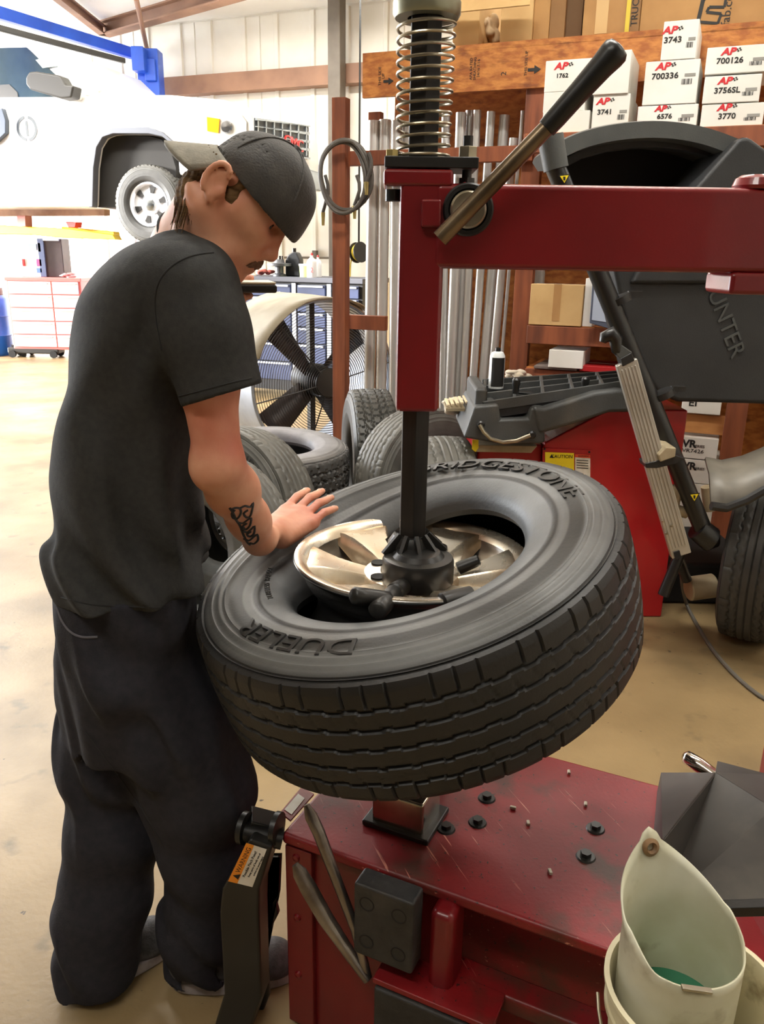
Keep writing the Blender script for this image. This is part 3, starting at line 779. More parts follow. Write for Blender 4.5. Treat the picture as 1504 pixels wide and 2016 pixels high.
# ---- swing arm: vertical head tube, beam to the tower, top plate
YF = SY - 0.052
hx0, hx1 = P(793, 600, YF).x, P(882, 600, YF).x
zt, zb = P(830, 334, YF).z, P(815, 812, YF).z
hcx = (P(797, 420, YF).x + P(880, 420, YF).x) / 2
mb = MB(); mb.box((SX, SY, (zt + zb) / 2), (0.074, 0.104, zt - zb)); mb.build('head_tube', m_red, changer, bevel=0.008)
bz0, bz1 = P(1000, 531, YF).z, P(1000, 362, YF).z
mb = MB(); mb.box((SX + 0.02 + 0.42, SY, (bz0 + bz1) / 2), (0.84, 0.11, bz1 - bz0)); mb.build('beam', m_red, changer, bevel=0.010)
mb = MB(); mb.box((SX - 0.008, SY, zt - 0.012), (0.112, 0.11, 0.026)); mb.build('head_flange', m_red, changer, bevel=0.006)
# gusset curve between flange and beam
mb = MB(); poly = [(0.03, zt - 0.02), (0.052, zt - 0.02), (0.055, zt - 0.035), (0.065, bz1 + 0.004), (0.085, bz1 - 0.006), (0.03, bz1 - 0.01)]
mb.prism(poly, 0.10, Matrix(((1, 0, 0, SX), (0, 0, -1, SY + 0.05), (0, 1, 0, 0), (0, 0, 0, 1)))); mb.build('gusset', m_red, changer, bevel=0.004)
# small lug on the head
lc = P(848, 421, YF); mb = MB(); mb.box(lc + Vector((0, 0.0, 0)), (0.032, 0.03, 0.043)); mb.build('stop_lug', m_red, changer, bevel=0.004)
# lock cam boss
bc = P(921, 413, YF)
mb = MB(); mb.lathe([(0.0, 0.0), (0.041, 0.0), (0.041, 0.006), (0.038, 0.009), (0.032, 0.009), (0.030, 0.004), (0, 0.004)], bc, (0, -1, 0), n=40); mb.build('boss_ring', m_black, changer, smooth=True, angle=40)
mb = MB(); mb.lathe([(0.0, 0.013), (0.026, 0.013), (0.029, 0.010), (0.029, 0.003), (0, 0.003)], bc, (0, -1, 0), n=40); mb.build('boss_cap', m_zinc, changer, smooth=True, angle=40)
# lever
l0 = P(866, 470, YF - 0.03); l1 = P(1082, 246, YF - 0.055); l2 = P(1212, 100, YF - 0.075)
m_lever = mat('worn_lever_steel', (128, 112, 90), (96, 82, 64), rough=0.3, metal=0.8, scale=14, stretch=(1, 1, 1))
mb = MB(); mb.tube(l0, l1 + (l1 - l0) * 0.05, 0.0140, 0.0125, n=24); lev = mb.build('lock_lever', m_lever, changer, smooth=True, angle=40)
d = (l2 - l1); pts = [l1 + d * t for t in (-0.06, -0.05, 0.1, 0.45, 0.8, 0.93, 1.0, 1.05, 1.07)]
mb = MB(); mb.path(pts, [0.012, 0.0150, 0.0160, 0.0165, 0.0185, 0.0205, 0.0205, 0.016, 0.006], n=24); mb.build('grip', m_grip, lev, smooth=True, angle=60)
# plate on the head, bolts, spring, cap
pz0, pz1 = P(838, 330, YF).z, P(838, 307, YF).z
xl, xr = P(757, 320, YF).x, P(943, 320, YF).x
mb = MB(); mb.box(((xl + xr) / 2, SY, (pz0 + pz1) / 2), (xr - xl, 0.10, pz1 - pz0)); mb.build('top_plate', m_black, changer, bevel=0.002)
mb = MB(); c = P(921, 296, SY - 0.02); mb.tube((c.x, SY - 0.02, pz1), (c.x, SY - 0.02, pz1 + 0.018), 0.016, n=6); mb.build('hex_nut', m_zinc, changer, bevel=0.001)
mb = MB(); mb.tube((c.x, SY - 0.02, pz0 - 0.045), (c.x, SY - 0.02, pz1 + 0.034), 0.008, n=16); mb.tube((c.x, SY - 0.02, pz0 - 0.035), (c.x, SY - 0.02, pz0 - 0.012), 0.014, n=6); mb.build('stud', m_black, changer, smooth=True, angle=30)
mb = MB(); c = P(772, 306, SY - 0.02); mb.tube((c.x, SY - 0.02, pz1), (c.x, SY - 0.02, pz1 + 0.012), 0.011, n=6); mb.build('hex_bolt', m_gold, changer, bevel=0.001)
mb = MB(); mb.tube((c.x + 0.004, SY - 0.02, zt - 0.028), (c.x + 0.004, SY - 0.02, zt - 0.046), 0.014, n=12); mb.build('bolt_nut', m_black, changer, smooth=True, angle=30)
mb = MB(); turns = 13.3; z0 = pz1 + 0.003; z1 = P(845, 40, SY).z; rsp = 0.0455; pts = []
NN = 560
for i in range(NN + 1):
    t = i / NN; a = 2 * PI * turns * t
    tz = t * turns
    zz_ = z0 + (z1 - z0) * (0 if t < 0 else (t * turns - (0.85 if t * turns > 1 else 0.85 * t * turns)) / (turns - 0.85))
    rad = rsp * (0.93 + 0.07 * t)
    pts.append((SX + math.cos(a) * rad, SY + math.sin(a) * rad, zz_))
mb.path(pts, 0.0026, n=8); mb.build('spring', m_zinc, changer, smooth=True)
mb = MB(); zc_ = P(845, 20, SY).z
mb.lathe([(0.03, zc_ - 0.012), (0.050, zc_ - 0.012), (0.0535, zc_ - 0.006), (0.0535, zc_ + 0.010), (0.048, zc_ + 0.016), (0.048, zc_ + 0.10), (0.040, zc_ + 0.115), (0, zc_ + 0.115)], (SX, SY, 0), n=48)
m_capm = mat('olive_grey_metal', (150, 150, 128), (122, 122, 104), rough=0.35, metal=0.6, scale=8)
mb.build('spring_cap', m_capm, changer, smooth=True, angle=40)
# tower (to the right, out of the frame) with pivot knobs that show at the frame's edge
tx = SX + 0.86
mb = MB(); mb.box((tx, SY + 0.0, 0.93), (0.17, 0.17, 1.86)); mb.build('tower', m_red, changer, bevel=0.012)
mb = MB(); mb.box((tx - 0.02, SY - 0.05, 0.06), (0.50, 0.40, 0.12)); mb.build('tower_base', m_red, changer, bevel=0.01)
kp = P(1495, 362, SY - 0.03)
mb = MB(); mb.lathe([(0, -0.004), (0.036, -0.004), (0.038, 0.002), (0.034, 0.013), (0.026, 0.018), (0, 0.018)], (kp.x, SY - 0.02, bz1 + 0.003), (0, 0, 1), n=40); mb.build('pivot_cap', m_red, changer, smooth=True, angle=35)
mb = MB(); lx_ = P(1437, 556, SY - 0.055).x; mb.box((lx_ + 0.075, SY, bz0 - 0.016), (0.15, 0.115, 0.036)); mb.build('lower_lug', m_red, changer, bevel=0.008)
# ---- bead breaker arm at the left of the cabinet
def pl(u, v, Y): return P(u, v, Y)
by = MA.y - 0.005
arm_px = [(545, 1640), (500, 1640), (452, 1740), (448, 1800), (448, 1990), (425, 2080)]
m_armb = mat('black_arm_paint', (40, 39, 36), (30, 29, 27), rough=0.36, scale=6, c3=(120, 112, 98), s3=18, t3=(0.72, 0.82))
def arm_solid(name, outline, Y, thick, material, bevel):
    pts = [P(u, v, Y) for u, v in outline]; mb = MB(); n = len(pts); d = Vector((0.25, 1, 0)).normalized() * thick
    mb.add(pts + [p + d for p in pts], [tuple(range(n)), tuple(range(2 * n - 1, n - 1, -1))] + [(i, n + i, n + (i + 1) % n, (i + 1) % n) for i in range(n)])
    return mb.build(name, material, changer, bevel=bevel)
arm = arm_solid('breaker_arm', [(490, 1652), (536, 1668), (510, 1752), (509, 1795), (514, 1965), (488, 2040), (415, 2040), (440, 1960), (431, 1800), (436, 1752)], 1.235, 0.05, m_armb, 0.006)
mb = MB(); mb.tube(P(478, 1636, 1.27), P(556, 1652, 1.27), 0.019, n=24); mb.build('pivot_pin', m_blackw, changer, smooth=True, angle=40)
for u in (481, 545):
    c = P(u, 1630, 1.27); mb = MB(); mb.lathe([(0, -0.005), (0.030, -0.005), (0.030, 0.005), (0, 0.005)], c, (1, -0.3, 0), n=28); mb.build('pivot_ear', m_armb, changer, smooth=True, angle=40)
mb = MB(); mb.bar(P(492, 1606, 1.29), P(556, 1622, 1.30), 0.05, 0.012); mb.build('arm_bridge', m_armb, changer, bevel=0.003)
# the arm's back leg (a second plate behind the front one)
arm_solid('arm_brace', [(520, 1690), (548, 1690), (545, 1760), (500, 1830), (505, 1960), (480, 2040), (500, 2040), (530, 1960), (522, 1850), (548, 1800)], 1.30, 0.012, m_armb, 0.003)
# warning sticker on the arm
m_st_w = mat('sticker_white', (226, 220, 208), (206, 196, 176), rough=0.5, scale=30)
m_st_o = mat('sticker_orange', (232, 140, 34), rough=0.5)
m_ink = mat('black_ink', (24, 22, 20), rough=0.6)
sq = [P(u, v, 1.2335) for u, v in ((449, 1734), (497, 1746), (525, 1672), (485, 1659))]
def quad(name, pts, material, parent, th=0.0008):
    n = (pts[1] - pts[0]).cross(pts[2] - pts[1]).normalized()
    if n.dot(CC - pts[0]) < 0: n = -n
    mb = MB(); k = len(pts); mb.add([p for p in pts] + [p + n * th for p in pts], [tuple(range(k)), tuple(range(2 * k - 1, k - 1, -1))] + [(i, k + i, k + (i + 1) % k, (i + 1) % k) for i in range(k)])
    return mb.build(name, material, parent)
st = quad('warning_sticker', sq, m_st_w, arm)
so = quad('sticker_band', [sq[0], sq[0] + (sq[1] - sq[0]) * 0.38, sq[3] + (sq[2] - sq[3]) * 0.38, sq[3]], m_st_o, st, 0.0012)
xd = (sq[3] - sq[0]).normalized(); yd = (sq[0] - sq[1]).normalized(); zd = xd.cross(yd)
def lab(txt, fx, fy, size):
    p = sq[0] + (sq[1] - sq[0]) * fy + (sq[3] - sq[0]) * fx
    M = frame4(p - zd * 0.0 + (CC - p).normalized() * 0.0016, xd, yd)
    text_obj('lettering', txt, m_ink, M, size, st, depth=0.0002)
lab('WARNING', 0.58, 0.20, 0.0125); lab('Possible Pinch Point!', 0.52, 0.50, 0.0075); lab('Keep parts of body out of', 0.52, 0.68, 0.0055); lab('action to avoid injury', 0.52, 0.84, 0.0055)
tri = [sq[0] + (sq[1] - sq[0]) * f + (sq[3] - sq[0]) * g for f, g in ((0.34, 0.10), (0.34, 0.24), (0.08, 0.17))]
quad('sticker_triangle', tri, m_ink, st, 0.0016)
# sticker strip on the far left edge of the table
fl_ = quad('side_flap', [G(552, 1602, ZT - 0.006), G(572, 1618, ZT - 0.006), G(618, 1566, ZT - 0.006), G(594, 1552, ZT - 0.006)], m_red, changer, 0.004)
quad('flap_sticker', [G(560, 1594, ZT - 0.0015), G(574, 1604, ZT - 0.0015), G(600, 1572, ZT - 0.0015), G(587, 1563, ZT - 0.0015)], m_st_w, fl_)

# bracket shelf that carries the soap bucket in front of the cabinet
mb = MB(); c_ = mloc(Vector((0.425, 0.845, 0.33))); mb.M = MF; mb.box((c_.x - 0.0, c_.y / 2 + 0.04, c_.z - 0.006), (0.20, abs(c_.y) + 0.24, 0.012)); mb.build('bucket_shelf', m_redd, changer, bevel=0.003)
# ================================================================== the man
m_skin = mat('skin', (214, 158, 128), (200, 132, 104), rough=0.5, scale=18, lo=0.3, hi=0.75, bump=0.06, bscale=120, c3=(186, 108, 86), s3=6, t3=(0.5, 0.75))
_b = m_skin.node_tree.nodes['Principled BSDF']; _b.inputs['Subsurface Weight'].default_value = 0.12; _b.inputs['Subsurface Radius'].default_value = (0.012, 0.005, 0.003)
_b.inputs['Subsurface Scale'].default_value = 0.6
m_shirt = mat('charcoal_tshirt', (60, 60, 59), (53, 53, 53), rough=0.9, scale=90, bump=0.15, bscale=420, spec=0.15)
m_trous = mat('dark_work_trousers', (50, 49, 55), (43, 43, 48), rough=0.85, scale=60, bump=0.15, bscale=300, spec=0.15)
m_cap = mat('charcoal_cap', (56, 52, 47), (44, 41, 38), rough=0.8, scale=50, bump=0.2, bscale=300, sheen=0.2)
m_hair = mat('brown_hair', (112, 86, 56), (74, 54, 34), rough=0.85, scale=60, stretch=(1, 1, 4), spec=0.15)
m_shoe = mat('grey_mesh_shoe', (86, 84, 84), (64, 62, 62), rough=0.8, scale=60, bump=0.3, bscale=300)
m_sole = mat('pale_shoe_sole', (168, 160, 160), (140, 132, 132), rough=0.7, scale=40)
m_ink_skin = mat('tattoo_ink', (46, 44, 46), rough=0.6)

PY = 1.45
man = empty('person', (-0.46, 1.40, 0), 'man in charcoal t-shirt and backward cap leaning on the tilted tire', 'person')
va = lambda p: np.array(p, float)
sh_n = P(386, 562, 1.29); el_n = P(431, 915, 1.275); wr_n = P(512, 1062, 1.435)
sh_f = P(405, 520, 1.64); el_f = P(395, 780, 1.70); wr_f = P(452, 612, 1.60)
fw = Vector((0.963, 0.270, 0)); lf = Vector((-0.270, 0.963, 0))
def tilt_frame(yaw, tilt):
    f0 = Vector((math.cos(yaw), math.sin(yaw), 0)); hf = f0 * math.cos(tilt) + Vector((0, 0, -math.sin(tilt))); hu = f0 * math.sin(tilt) + Vector((0, 0, math.cos(tilt)))
    return hf, hu.cross(hf), hu
HF, HL, HU = tilt_frame(R(0), R(42))
HS = 0.98
HO = P(452, 372, 1.395)
def hd(f, l, u): return HO + (HF * f + HL * l + HU * u) * HS
HROT = Matrix((HF, HL, HU)).transposed()
neck0 = P(384, 490, 1.45)
# ---- body: head, neck, trunk, both arms and hands, legs: one continuous surface
S_ = SDF((-0.86, 1.08, 0.06), (0.02, 1.86, 1.80), 0.0035)
# trunk and legs (inside the clothes)
S_.cap(P(325, 640, PY), P(250, 1150, PY), 0.075, 0.090, k=0.05, flat=(lf, 1.25)); S_.cap(P(325, 640, PY), P(372, 520, PY), 0.06, 0.05, k=0.05)
S_.cap(sh_n, sh_f, 0.052, 0.052, k=0.06)
hipn, hipf = P(290, 1230, 1.38), P(215, 1230, 1.50)
knn, knf = P(392, 1560, 1.36), P(205, 1560, 1.44)
ann, anf = G(395, 1905, 0.06), G(188, 1905, 0.06)
ann = Vector((ann.x, 1.36, 0.09)); anf = Vector((anf.x - 0.01, 1.345, 0.09))
for h_, k_, a_ in ((hipn, knn, ann), (hipf, knf, anf)):
    S_.cap(h_, k_, 0.075, 0.052, k=0.05); S_.cap(k_, a_, 0.05, 0.034, k=0.04)
# neck and head
S_.cap(neck0, hd(0.0, 0, -0.030), 0.060, 0.054, k=0.03); S_.cap(P(352, 492, 1.46), hd(-0.012, 0, -0.03), 0.045, 0.042, k=0.03)
S_.cap(P(372, 508, 1.42), hd(0.02, 0, -0.062), 0.046, 0.040, k=0.03)
S_.ell(hd(0.028, 0, 0.030), va((0.080, 0.072, 0.078)) * HS, HROT, k=0.02)
S_.ell(hd(0.050, 0, -0.022), va((0.056, 0.060, 0.082)) * HS, HROT, k=0.03)
for s in (-1, 1):
    S_.cap(hd(0.0, 0.056 * s, -0.040), hd(0.068, 0.022 * s, -0.092), 0.020 * HS, 0.019 * HS, k=0.03)      # jaw
    S_.cap(hd(0.035, 0.058 * s, -0.010), hd(0.078, 0.036 * s, -0.020), 0.017 * HS, 0.017 * HS, k=0.02)    # cheekbone
    S_.cap(hd(0.082, 0.030 * s, -0.052), hd(0.060, 0.040 * s, -0.075), 0.014, 0.014, k=0.02)
S_.ell(hd(0.088, 0, -0.096), va((0.019, 0.024, 0.017)) * HS, HROT, k=0.02)                                 # chin
S_.ell(hd(0.088, 0, -0.058), va((0.024, 0.032, 0.026)) * HS, HROT, k=0.015)                                # muzzle
S_.cap(hd(0.090, -0.034, 0.027), hd(0.090, 0.034, 0.027), 0.011 * HS, k=0.015)                             # brow
for s in (-1, 1):
    S_.ell(hd(0.099, 0.030 * s, 0.008), va((0.014, 0.018, 0.012)) * HS, HROT, k=0.012, op='sub')
    S_.ell(hd(0.080, 0.030 * s, 0.007), va((0.0125, 0.0125, 0.0125)) * HS, HROT, k=0.004)
    S_.cap(hd(0.0905, 0.018 * s, 0.011), hd(0.0875, 0.042 * s, 0.010), 0.0035, k=0.004)                    # upper lid
S_.cap(hd(0.096, 0, 0.018), hd(0.1155, 0, -0.030), 0.0075 * HS, 0.0105 * HS, k=0.012)                       # nose
S_.ell(hd(0.1150, 0, -0.033), va((0.013, 0.012, 0.011)) * HS, HROT, k=0.006)
for s in (-1, 1): S_.ell(hd(0.107, 0.013 * s, -0.036), va((0.011, 0.008, 0.0085)) * HS, HROT, k=0.005)
S_.cap(hd(0.1085, -0.016, -0.063), hd(0.1085, 0.016, -0.063), 0.0058, k=0.005)
S_.cap(hd(0.1055, -0.015, -0.0755), hd(0.1055, 0.015, -0.0755), 0.0065, k=0.005)
S_.cap(hd(0.116, -0.020, -0.0693), hd(0.116, 0.020, -0.0693), 0.003, k=0.003, op='sub')
for s in (-1, 1):                                                                                           # ears
    S_.ell(hd(-0.006, 0.080 * s, 0.000), va((0.016, 0.009, 0.027)) * HS, HROT, k=0.008)
    for i in range(9):                                                                                      # helix rim
        pa, pb = [hd(-0.008 - 0.0165 * math.sin(t), 0.089 * s, 0.003 + 0.027 * math.cos(t)) for t in (R(-60 + 215 * (i + q) / 9) for q in (0, 1))]
        S_.cap(pa, pb, 0.0040, k=0.004)
    S_.ell(hd(-0.001, 0.0925 * s, 0.003), va((0.0105, 0.0085, 0.018)) * HS, HROT, k=0.004, op='sub')
    S_.cap(hd(-0.002, 0.083 * s, -0.022), hd(0.002, 0.082 * s, -0.027), 0.0062, k=0.006)                    # lobe
    S_.cap(hd(0.008, 0.080 * s, -0.006), hd(0.007, 0.081 * s, -0.012), 0.0050, k=0.008)                     # tragus
# tendons of the neck
S_.cap(hd(-0.005, -0.056, -0.045), P(398, 520, 1.40), 0.013, 0.011, k=0.018)
S_.cap(hd(-0.030, -0.050, -0.035), P(368, 480, 1.38), 0.014, 0.016, k=0.02)
# near (right) arm
S_.cap(sh_n, sh_n.lerp(el_n, 0.5), 0.050, 0.0445, k=0.03); S_.cap(sh_n.lerp(el_n, 0.5), el_n, 0.0445, 0.037, k=0.03)
S_.ell(el_n + Vector((-0.020, -0.004, -0.004)), (0.021, 0.024, 0.030), k=0.025)
fm = el_n.lerp(wr_n, 0.30)
S_.cap(el_n, fm, 0.038, 0.0405, k=0.025); S_.cap(fm, el_n.lerp(wr_n, 0.72), 0.0405, 0.033, k=0.03); S_.cap(el_n.lerp(wr_n, 0.68), wr_n, 0.033, 0.0275, k=0.03)
# right hand pressed on the tyre's sidewall
TP0 = TC + TN * 0.112
def on_tire(u, v, lift=0.0):
    d = ray(u, v); return CC + d * ((TP0 - CC).dot(TN) / d.dot(TN)) + TN * lift
hw0 = on_tire(548, 1078, 0.026); hk = on_tire(588, 1040, 0.020)
hx = (on_tire(642, 992) - on_tire(545, 1080)).normalized(); hy = TN.cross(hx)       # hy: towards the thumb side (far)
base = on_tire(545, 1082, 0.010); hy = (hy * 0.93 + TN * 0.37).normalized(); HN = hx.cross(hy)
def hp(a, b, c): return base + hx * (a * 1.06) + hy * (b * 1.07) + HN * (c * 1.10)
HLn = 0.92
S_.cap(wr_n, hp(0.010, 0.004, 0.030), 0.0275, 0.024, k=0.025, flat=(TN, 0.85))
S_.cap(hp(0.0, -0.016, 0.022), hp(0.085, -0.030, 0.016), 0.021, 0.016, k=0.018)
S_.cap(hp(0.0, 0.004, 0.025), hp(0.095, 0.0, 0.018), 0.023, 0.0165, k=0.018)
S_.cap(hp(0.0, 0.018, 0.023), hp(0.092, 0.030, 0.017), 0.022, 0.016, k=0.018)
fingers = [(0.082, -0.034, 0.020, 0.074, -0.09, 0.0092), (0.092, -0.012, 0.022, 0.092, -0.02, 0.0098), (0.096, 0.011, 0.022, 0.098, 0.03, 0.0100), (0.090, 0.033, 0.020, 0.090, 0.08, 0.0098)]
nails = []
for bx, byy, bz, ln, an, r_ in fingers:
    d = Vector((math.cos(an), math.sin(an)))
    q = [hp(bx - 0.010, byy - d.y * 0.01, bz), hp(bx + d.x * ln * 0.45, byy + d.y * ln * 0.45, bz - 0.001 + 0.004), hp(bx + d.x * ln * 0.76, byy + d.y * ln * 0.76, 0.0165), hp(bx + d.x * ln, byy + d.y * ln, 0.0115)]
    S_.ell(q[0] + TN * 0.001, (r_ * 1.1,) * 3, k=0.007)
    S_.cap(q[0], q[1], r_ * 1.0, r_ * 0.92, k=0.002); S_.cap(q[1], q[2], r_ * 0.97, r_ * 0.86, k=0.002); S_.cap(q[2], q[3], r_ * 0.86, r_ * 0.72, k=0.002)
    nails.append((q[2].lerp(q[3], 0.62) + TN * r_ * 0.72, (q[3] - q[2]).normalized(), r_))
q = [hp(0.020, 0.022, 0.012), hp(0.050, 0.046, -0.004), hp(0.074, 0.054, -0.010), hp(0.096, 0.056, -0.012)]
S_.cap(q[0], q[1], 0.016, 0.0115, k=0.015); S_.cap(q[1], q[2], 0.0112, 0.010, k=0.005); S_.cap(q[2], q[3], 0.010, 0.0085, k=0.004)
# far (left) arm, hand under the tablet
S_.cap(sh_f, el_f, 0.047, 0.038, k=0.03); S_.cap(el_f, wr_f, 0.038, 0.028, k=0.03)
tabc = P(482, 566, 1.61)
gx = Vector((0.97, 0.24, 0)).normalized()
S_.cap(wr_f, tabc + gx * -0.035 + Vector((0, -0.02, -0.034)), 0.028, 0.022, k=0.02)
S_.cap(wr_f, tabc + gx * -0.035 + Vector((0, 0.03, -0.034)), 0.024, 0.018, k=0.02)
for i, yy in enumerate((-0.045, -0.022, 0.001, 0.024)):
    a = tabc + gx * -0.045 + Vector((0, yy, -0.022)); b = tabc + gx * (-0.010 - 0.004 * abs(i - 1.5)) + Vector((0, yy, -0.019)); c = tabc + gx * (0.012 - 0.006 * abs(i - 1.5)) + Vector((0, yy - 0.002, -0.015))
    S_.cap(a, b, 0.010, 0.009, k=0.006); S_.cap(b, c, 0.009, 0.0075, k=0.003)
S_.cap(wr_f + Vector((0.01, 0.03, 0.01)), tabc + gx * -0.03 + Vector((0, 0.062, -0.010)), 0.013, 0.010, k=0.01)
S_.cap(tabc + gx * -0.03 + Vector((0, 0.062, -0.010)), tabc + gx * 0.002 + Vector((0, 0.060, 0.016)), 0.010, 0.008, k=0.004)
body = S_.mesh('body', m_skin, man, smooth_iter=2)
# nails
m_nail = mat('nail', (206, 160, 138), rough=0.3)
for p, d, r_ in nails:
    mb = MB(); mb.M = frame4(p, d, TN.cross(d)); 
    mb.lathe([(0, 0.0022), (0.6, 0.0018), (1.0, 0.0)], (0, 0, 0), (0, 0, 1), n=12)
    mb.v = [tuple(frame4(p, d, TN.cross(d)) @ Vector(((frame4(p, d, TN.cross(d)).inverted() @ Vector(v)).x * 0.0055, (frame4(p, d, TN.cross(d)).inverted() @ Vector(v)).y * r_ * 0.62, (frame4(p, d, TN.cross(d)).inverted() @ Vector(v)).z - 0.0008))) for v in mb.v]
    mb.build('fingernail', m_nail, body, smooth=True)
# ---- hair (below the cap) with loose strands
H_ = SDF(va(HO) - 0.17, va(HO) + 0.17, 0.0035)
H_.ell(hd(0.016, 0, 0.016), va((0.086, 0.080, 0.080)) * HS, HROT)
H_.half(hd(0, 0, 0.008), HU + HF * 0.10, op='sub')
H_.half(hd(0.036, 0, 0), HF + HU * 0.35, op='sub')
H_.half(hd(-0.045, 0, -0.058), -HU - HF * 0.15, op='sub', k=0.01)
H_.cap(hd(-0.012, -0.094, -0.012), hd(-0.018, -0.094, -0.050), 0.030, 0.036, k=0.01, op='sub')
H_.cap(hd(-0.012, 0.094, -0.012), hd(-0.018, 0.094, -0.050), 0.030, 0.036, k=0.01, op='sub')
H_.ell(hd(-0.026, 0, -0.034), va((0.040, 0.064, 0.052)) * HS, HROT, k=0.01)
H_.cap(hd(0.022, -0.069, 0.032), hd(0.026, -0.0655, -0.016), 0.010, 0.006, k=0.006)
H_.field(lambda X, Y, Z: 0.0022 * np.sin(X * 260 + Z * 120) * np.sin(Y * 230 + Z * 60), va(HO) - 0.17, va(HO) + 0.17)
hair = H_.mesh('hair', m_hair, man, smooth_iter=1)
mb = MB(); rr_ = random.Random(3)
for i in range(900):
    t = rr_.uniform(0.42, 1.0) * PI * rr_.choice((-1, 1)); u0 = rr_.uniform(-0.045, 0.030)
    l0 = math.sin(t) * -0.078; f0 = 0.016 + math.cos(t) * 0.082
    if f0 > -0.034: continue
    ln = rr_.uniform(0.025, 0.062)
    p_ = hd(f0, l0, u0); dn = Vector((0, 0, -0.55)) - HU * 0.75 + HF * 0.25; out_ = (p_ - hd(0, 0, u0)).normalized(); pts = [p_ + dn * (ln * j / 3) + out_ * (0.0012 * j * rr_.uniform(-0.5, 1.6)) for j in range(4)]
    mb.path(pts, [0.0016, 0.0015, 0.0012, 0.0004], n=4)
mb.build('hair_strand', m_hair, hair, smooth=True)['kind'] = 'stuff'
# moustache, brows and eyes lie on the skin
from mathutils.bvhtree import BVHTree
bpy.context.view_layer.update()
dgr = bpy.context.evaluated_depsgraph_get(); dgr.update()
bvh = BVHTree.FromObject(body, dgr); BW = body.matrix_world.copy(); BWI = BW.inverted()
def face_at(l, u, lift=0.0008):
    o_ = hd(0.22, l, u); hit = bvh.ray_cast(BWI @ o_, (BWI.to_3x3() @ -HF).normalized())
    return (BW @ hit[0]) + HF * lift if hit[0] is not None else hd(0.11, l, u)
mb = MB()
for s in (-1, 1):
    for i in range(170):
        l0 = rr_.uniform(0.0, 0.026); u_ = -0.0475 - l0 * 0.28 - rr_.uniform(0, 0.008)
        a = face_at(l0 * s, u_); b = face_at(l0 * s + 0.005 * s, u_ - rr_.uniform(0.005, 0.010), 0.0016)
        mb.path([a, a.lerp(b, .5) + HF * 0.001, b], [0.0012, 0.0011, 0.0005], n=4)
mb.build('moustache', mat('moustache_hair', (104, 70, 48), rough=0.6), man, smooth=True)['kind'] = 'stuff'
for s in (-1, 1):
    mb = MB()
    for i in range(50):
        l0 = rr_.uniform(0.012, 0.048); u_ = 0.021 + rr_.uniform(-0.003, 0.003) - 0.1 * (l0 - 0.03)
        mb.path([face_at(l0 * s, u_), face_at(l0 * s + 0.007 * s, u_ + 0.002)], [0.001, 0.0005], n=4)
    mb.build('eyebrow', mat('brow_hair', (70, 52, 38), rough=0.6), man, smooth=True)['kind'] = 'stuff'
    p_ = face_at(0.030 * s, 0.004, 0.0)
    mb = MB(); mb.lathe([(0, 0.0022), (0.0045, 0.0018), (0.0072, 0.0002), (0.0074, -0.002)], p_ - HF * 0.0006, HF - HU * 0.1, n=18)
    mb.build('eye', mat('eye_dark', (44, 34, 28), rough=0.15), man, smooth=True)
# ---- cap, worn backwards
C_ = SDF(va(HO) - 0.22, va(HO) + 0.22, 0.0035)
C_.ell(hd(0.040, 0, 0.026), va((0.094, 0.0875, 0.094)) * HS, HROT)
C_.ell(hd(0.036, 0, 0.024), va((0.0875, 0.0805, 0.087)) * HS, HROT, k=0.0, op='sub')
C_.half(hd(0.10, 0, 0.012), -HU - HF * 0.15, op='sub')
C_.field(lambda X, Y, Z: 0.0010 * np.sin((X + Z) * 70) * np.sin(Y * 50 + 1), va(HO) - 0.22, va(HO) + 0.22)
cap_o = C_.mesh('cap', m_cap, man, smooth_iter=2)
# cap seams, button, sweatband edge, brim
for an in (-50, 0, 50):
    mb = MB(); pts = []
    for i in range(19):
        t = PI * i / 18; a = R(an)
        dirv = Vector((math.cos(t) * math.cos(a), math.cos(t) * math.sin(a), math.sin(t)))
        pts.append(hd(0.040 + dirv.x * 0.0945, dirv.y * 0.0880, 0.026 + dirv.z * 0.0945))
    if an == 0: continue
    pts = [p for p in pts if (p - HO).dot(HU) > 0.055]
    mb.path([p for p in pts], 0.0016, n=6); mb.build('seam', m_cap, cap_o, smooth=True)
mb = MB(); mb.lathe([(0, 0.006), (0.006, 0.005), (0.009, 0.0)], hd(0.042, 0, 0.119), HU, n=16); mb.build('button', m_cap, cap_o, smooth=True)
# curved brim pointing backwards
nb_ = 20; vs = []; fs = []
for j in range(9):
    t = j / 8
    for i in range(nb_ + 1):
        a = R(-62 + 124 * i / nb_)
        l = math.sin(a) * (0.084 + 0.002 * t); ext = 0.066 * math.cos(a) ** 0.55
        f = 0.038 - 0.092 * math.cos(a) - ext * t
        u = 0.036 - 0.010 * (1 - math.cos(a)) - 0.052 * t * (ext / 0.066) - 0.016 * t * math.sin(a) ** 2
        vs.append(hd(f, l, u))
for j in range(8):
    for i in range(nb_): fs.append((j * (nb_ + 1) + i, j * (nb_ + 1) + i + 1, (j + 1) * (nb_ + 1) + i + 1, (j + 1) * (nb_ + 1) + i))
mb = MB(); mb.add(vs, fs); mb.build('brim', mat('lit_brim_cloth', (128, 122, 108), (112, 107, 95), rough=0.8, scale=60, bump=0.15, bscale=300), cap_o, smooth=True, solid=0.005)  # paler than the cap: bright light on the brim is put into its colour
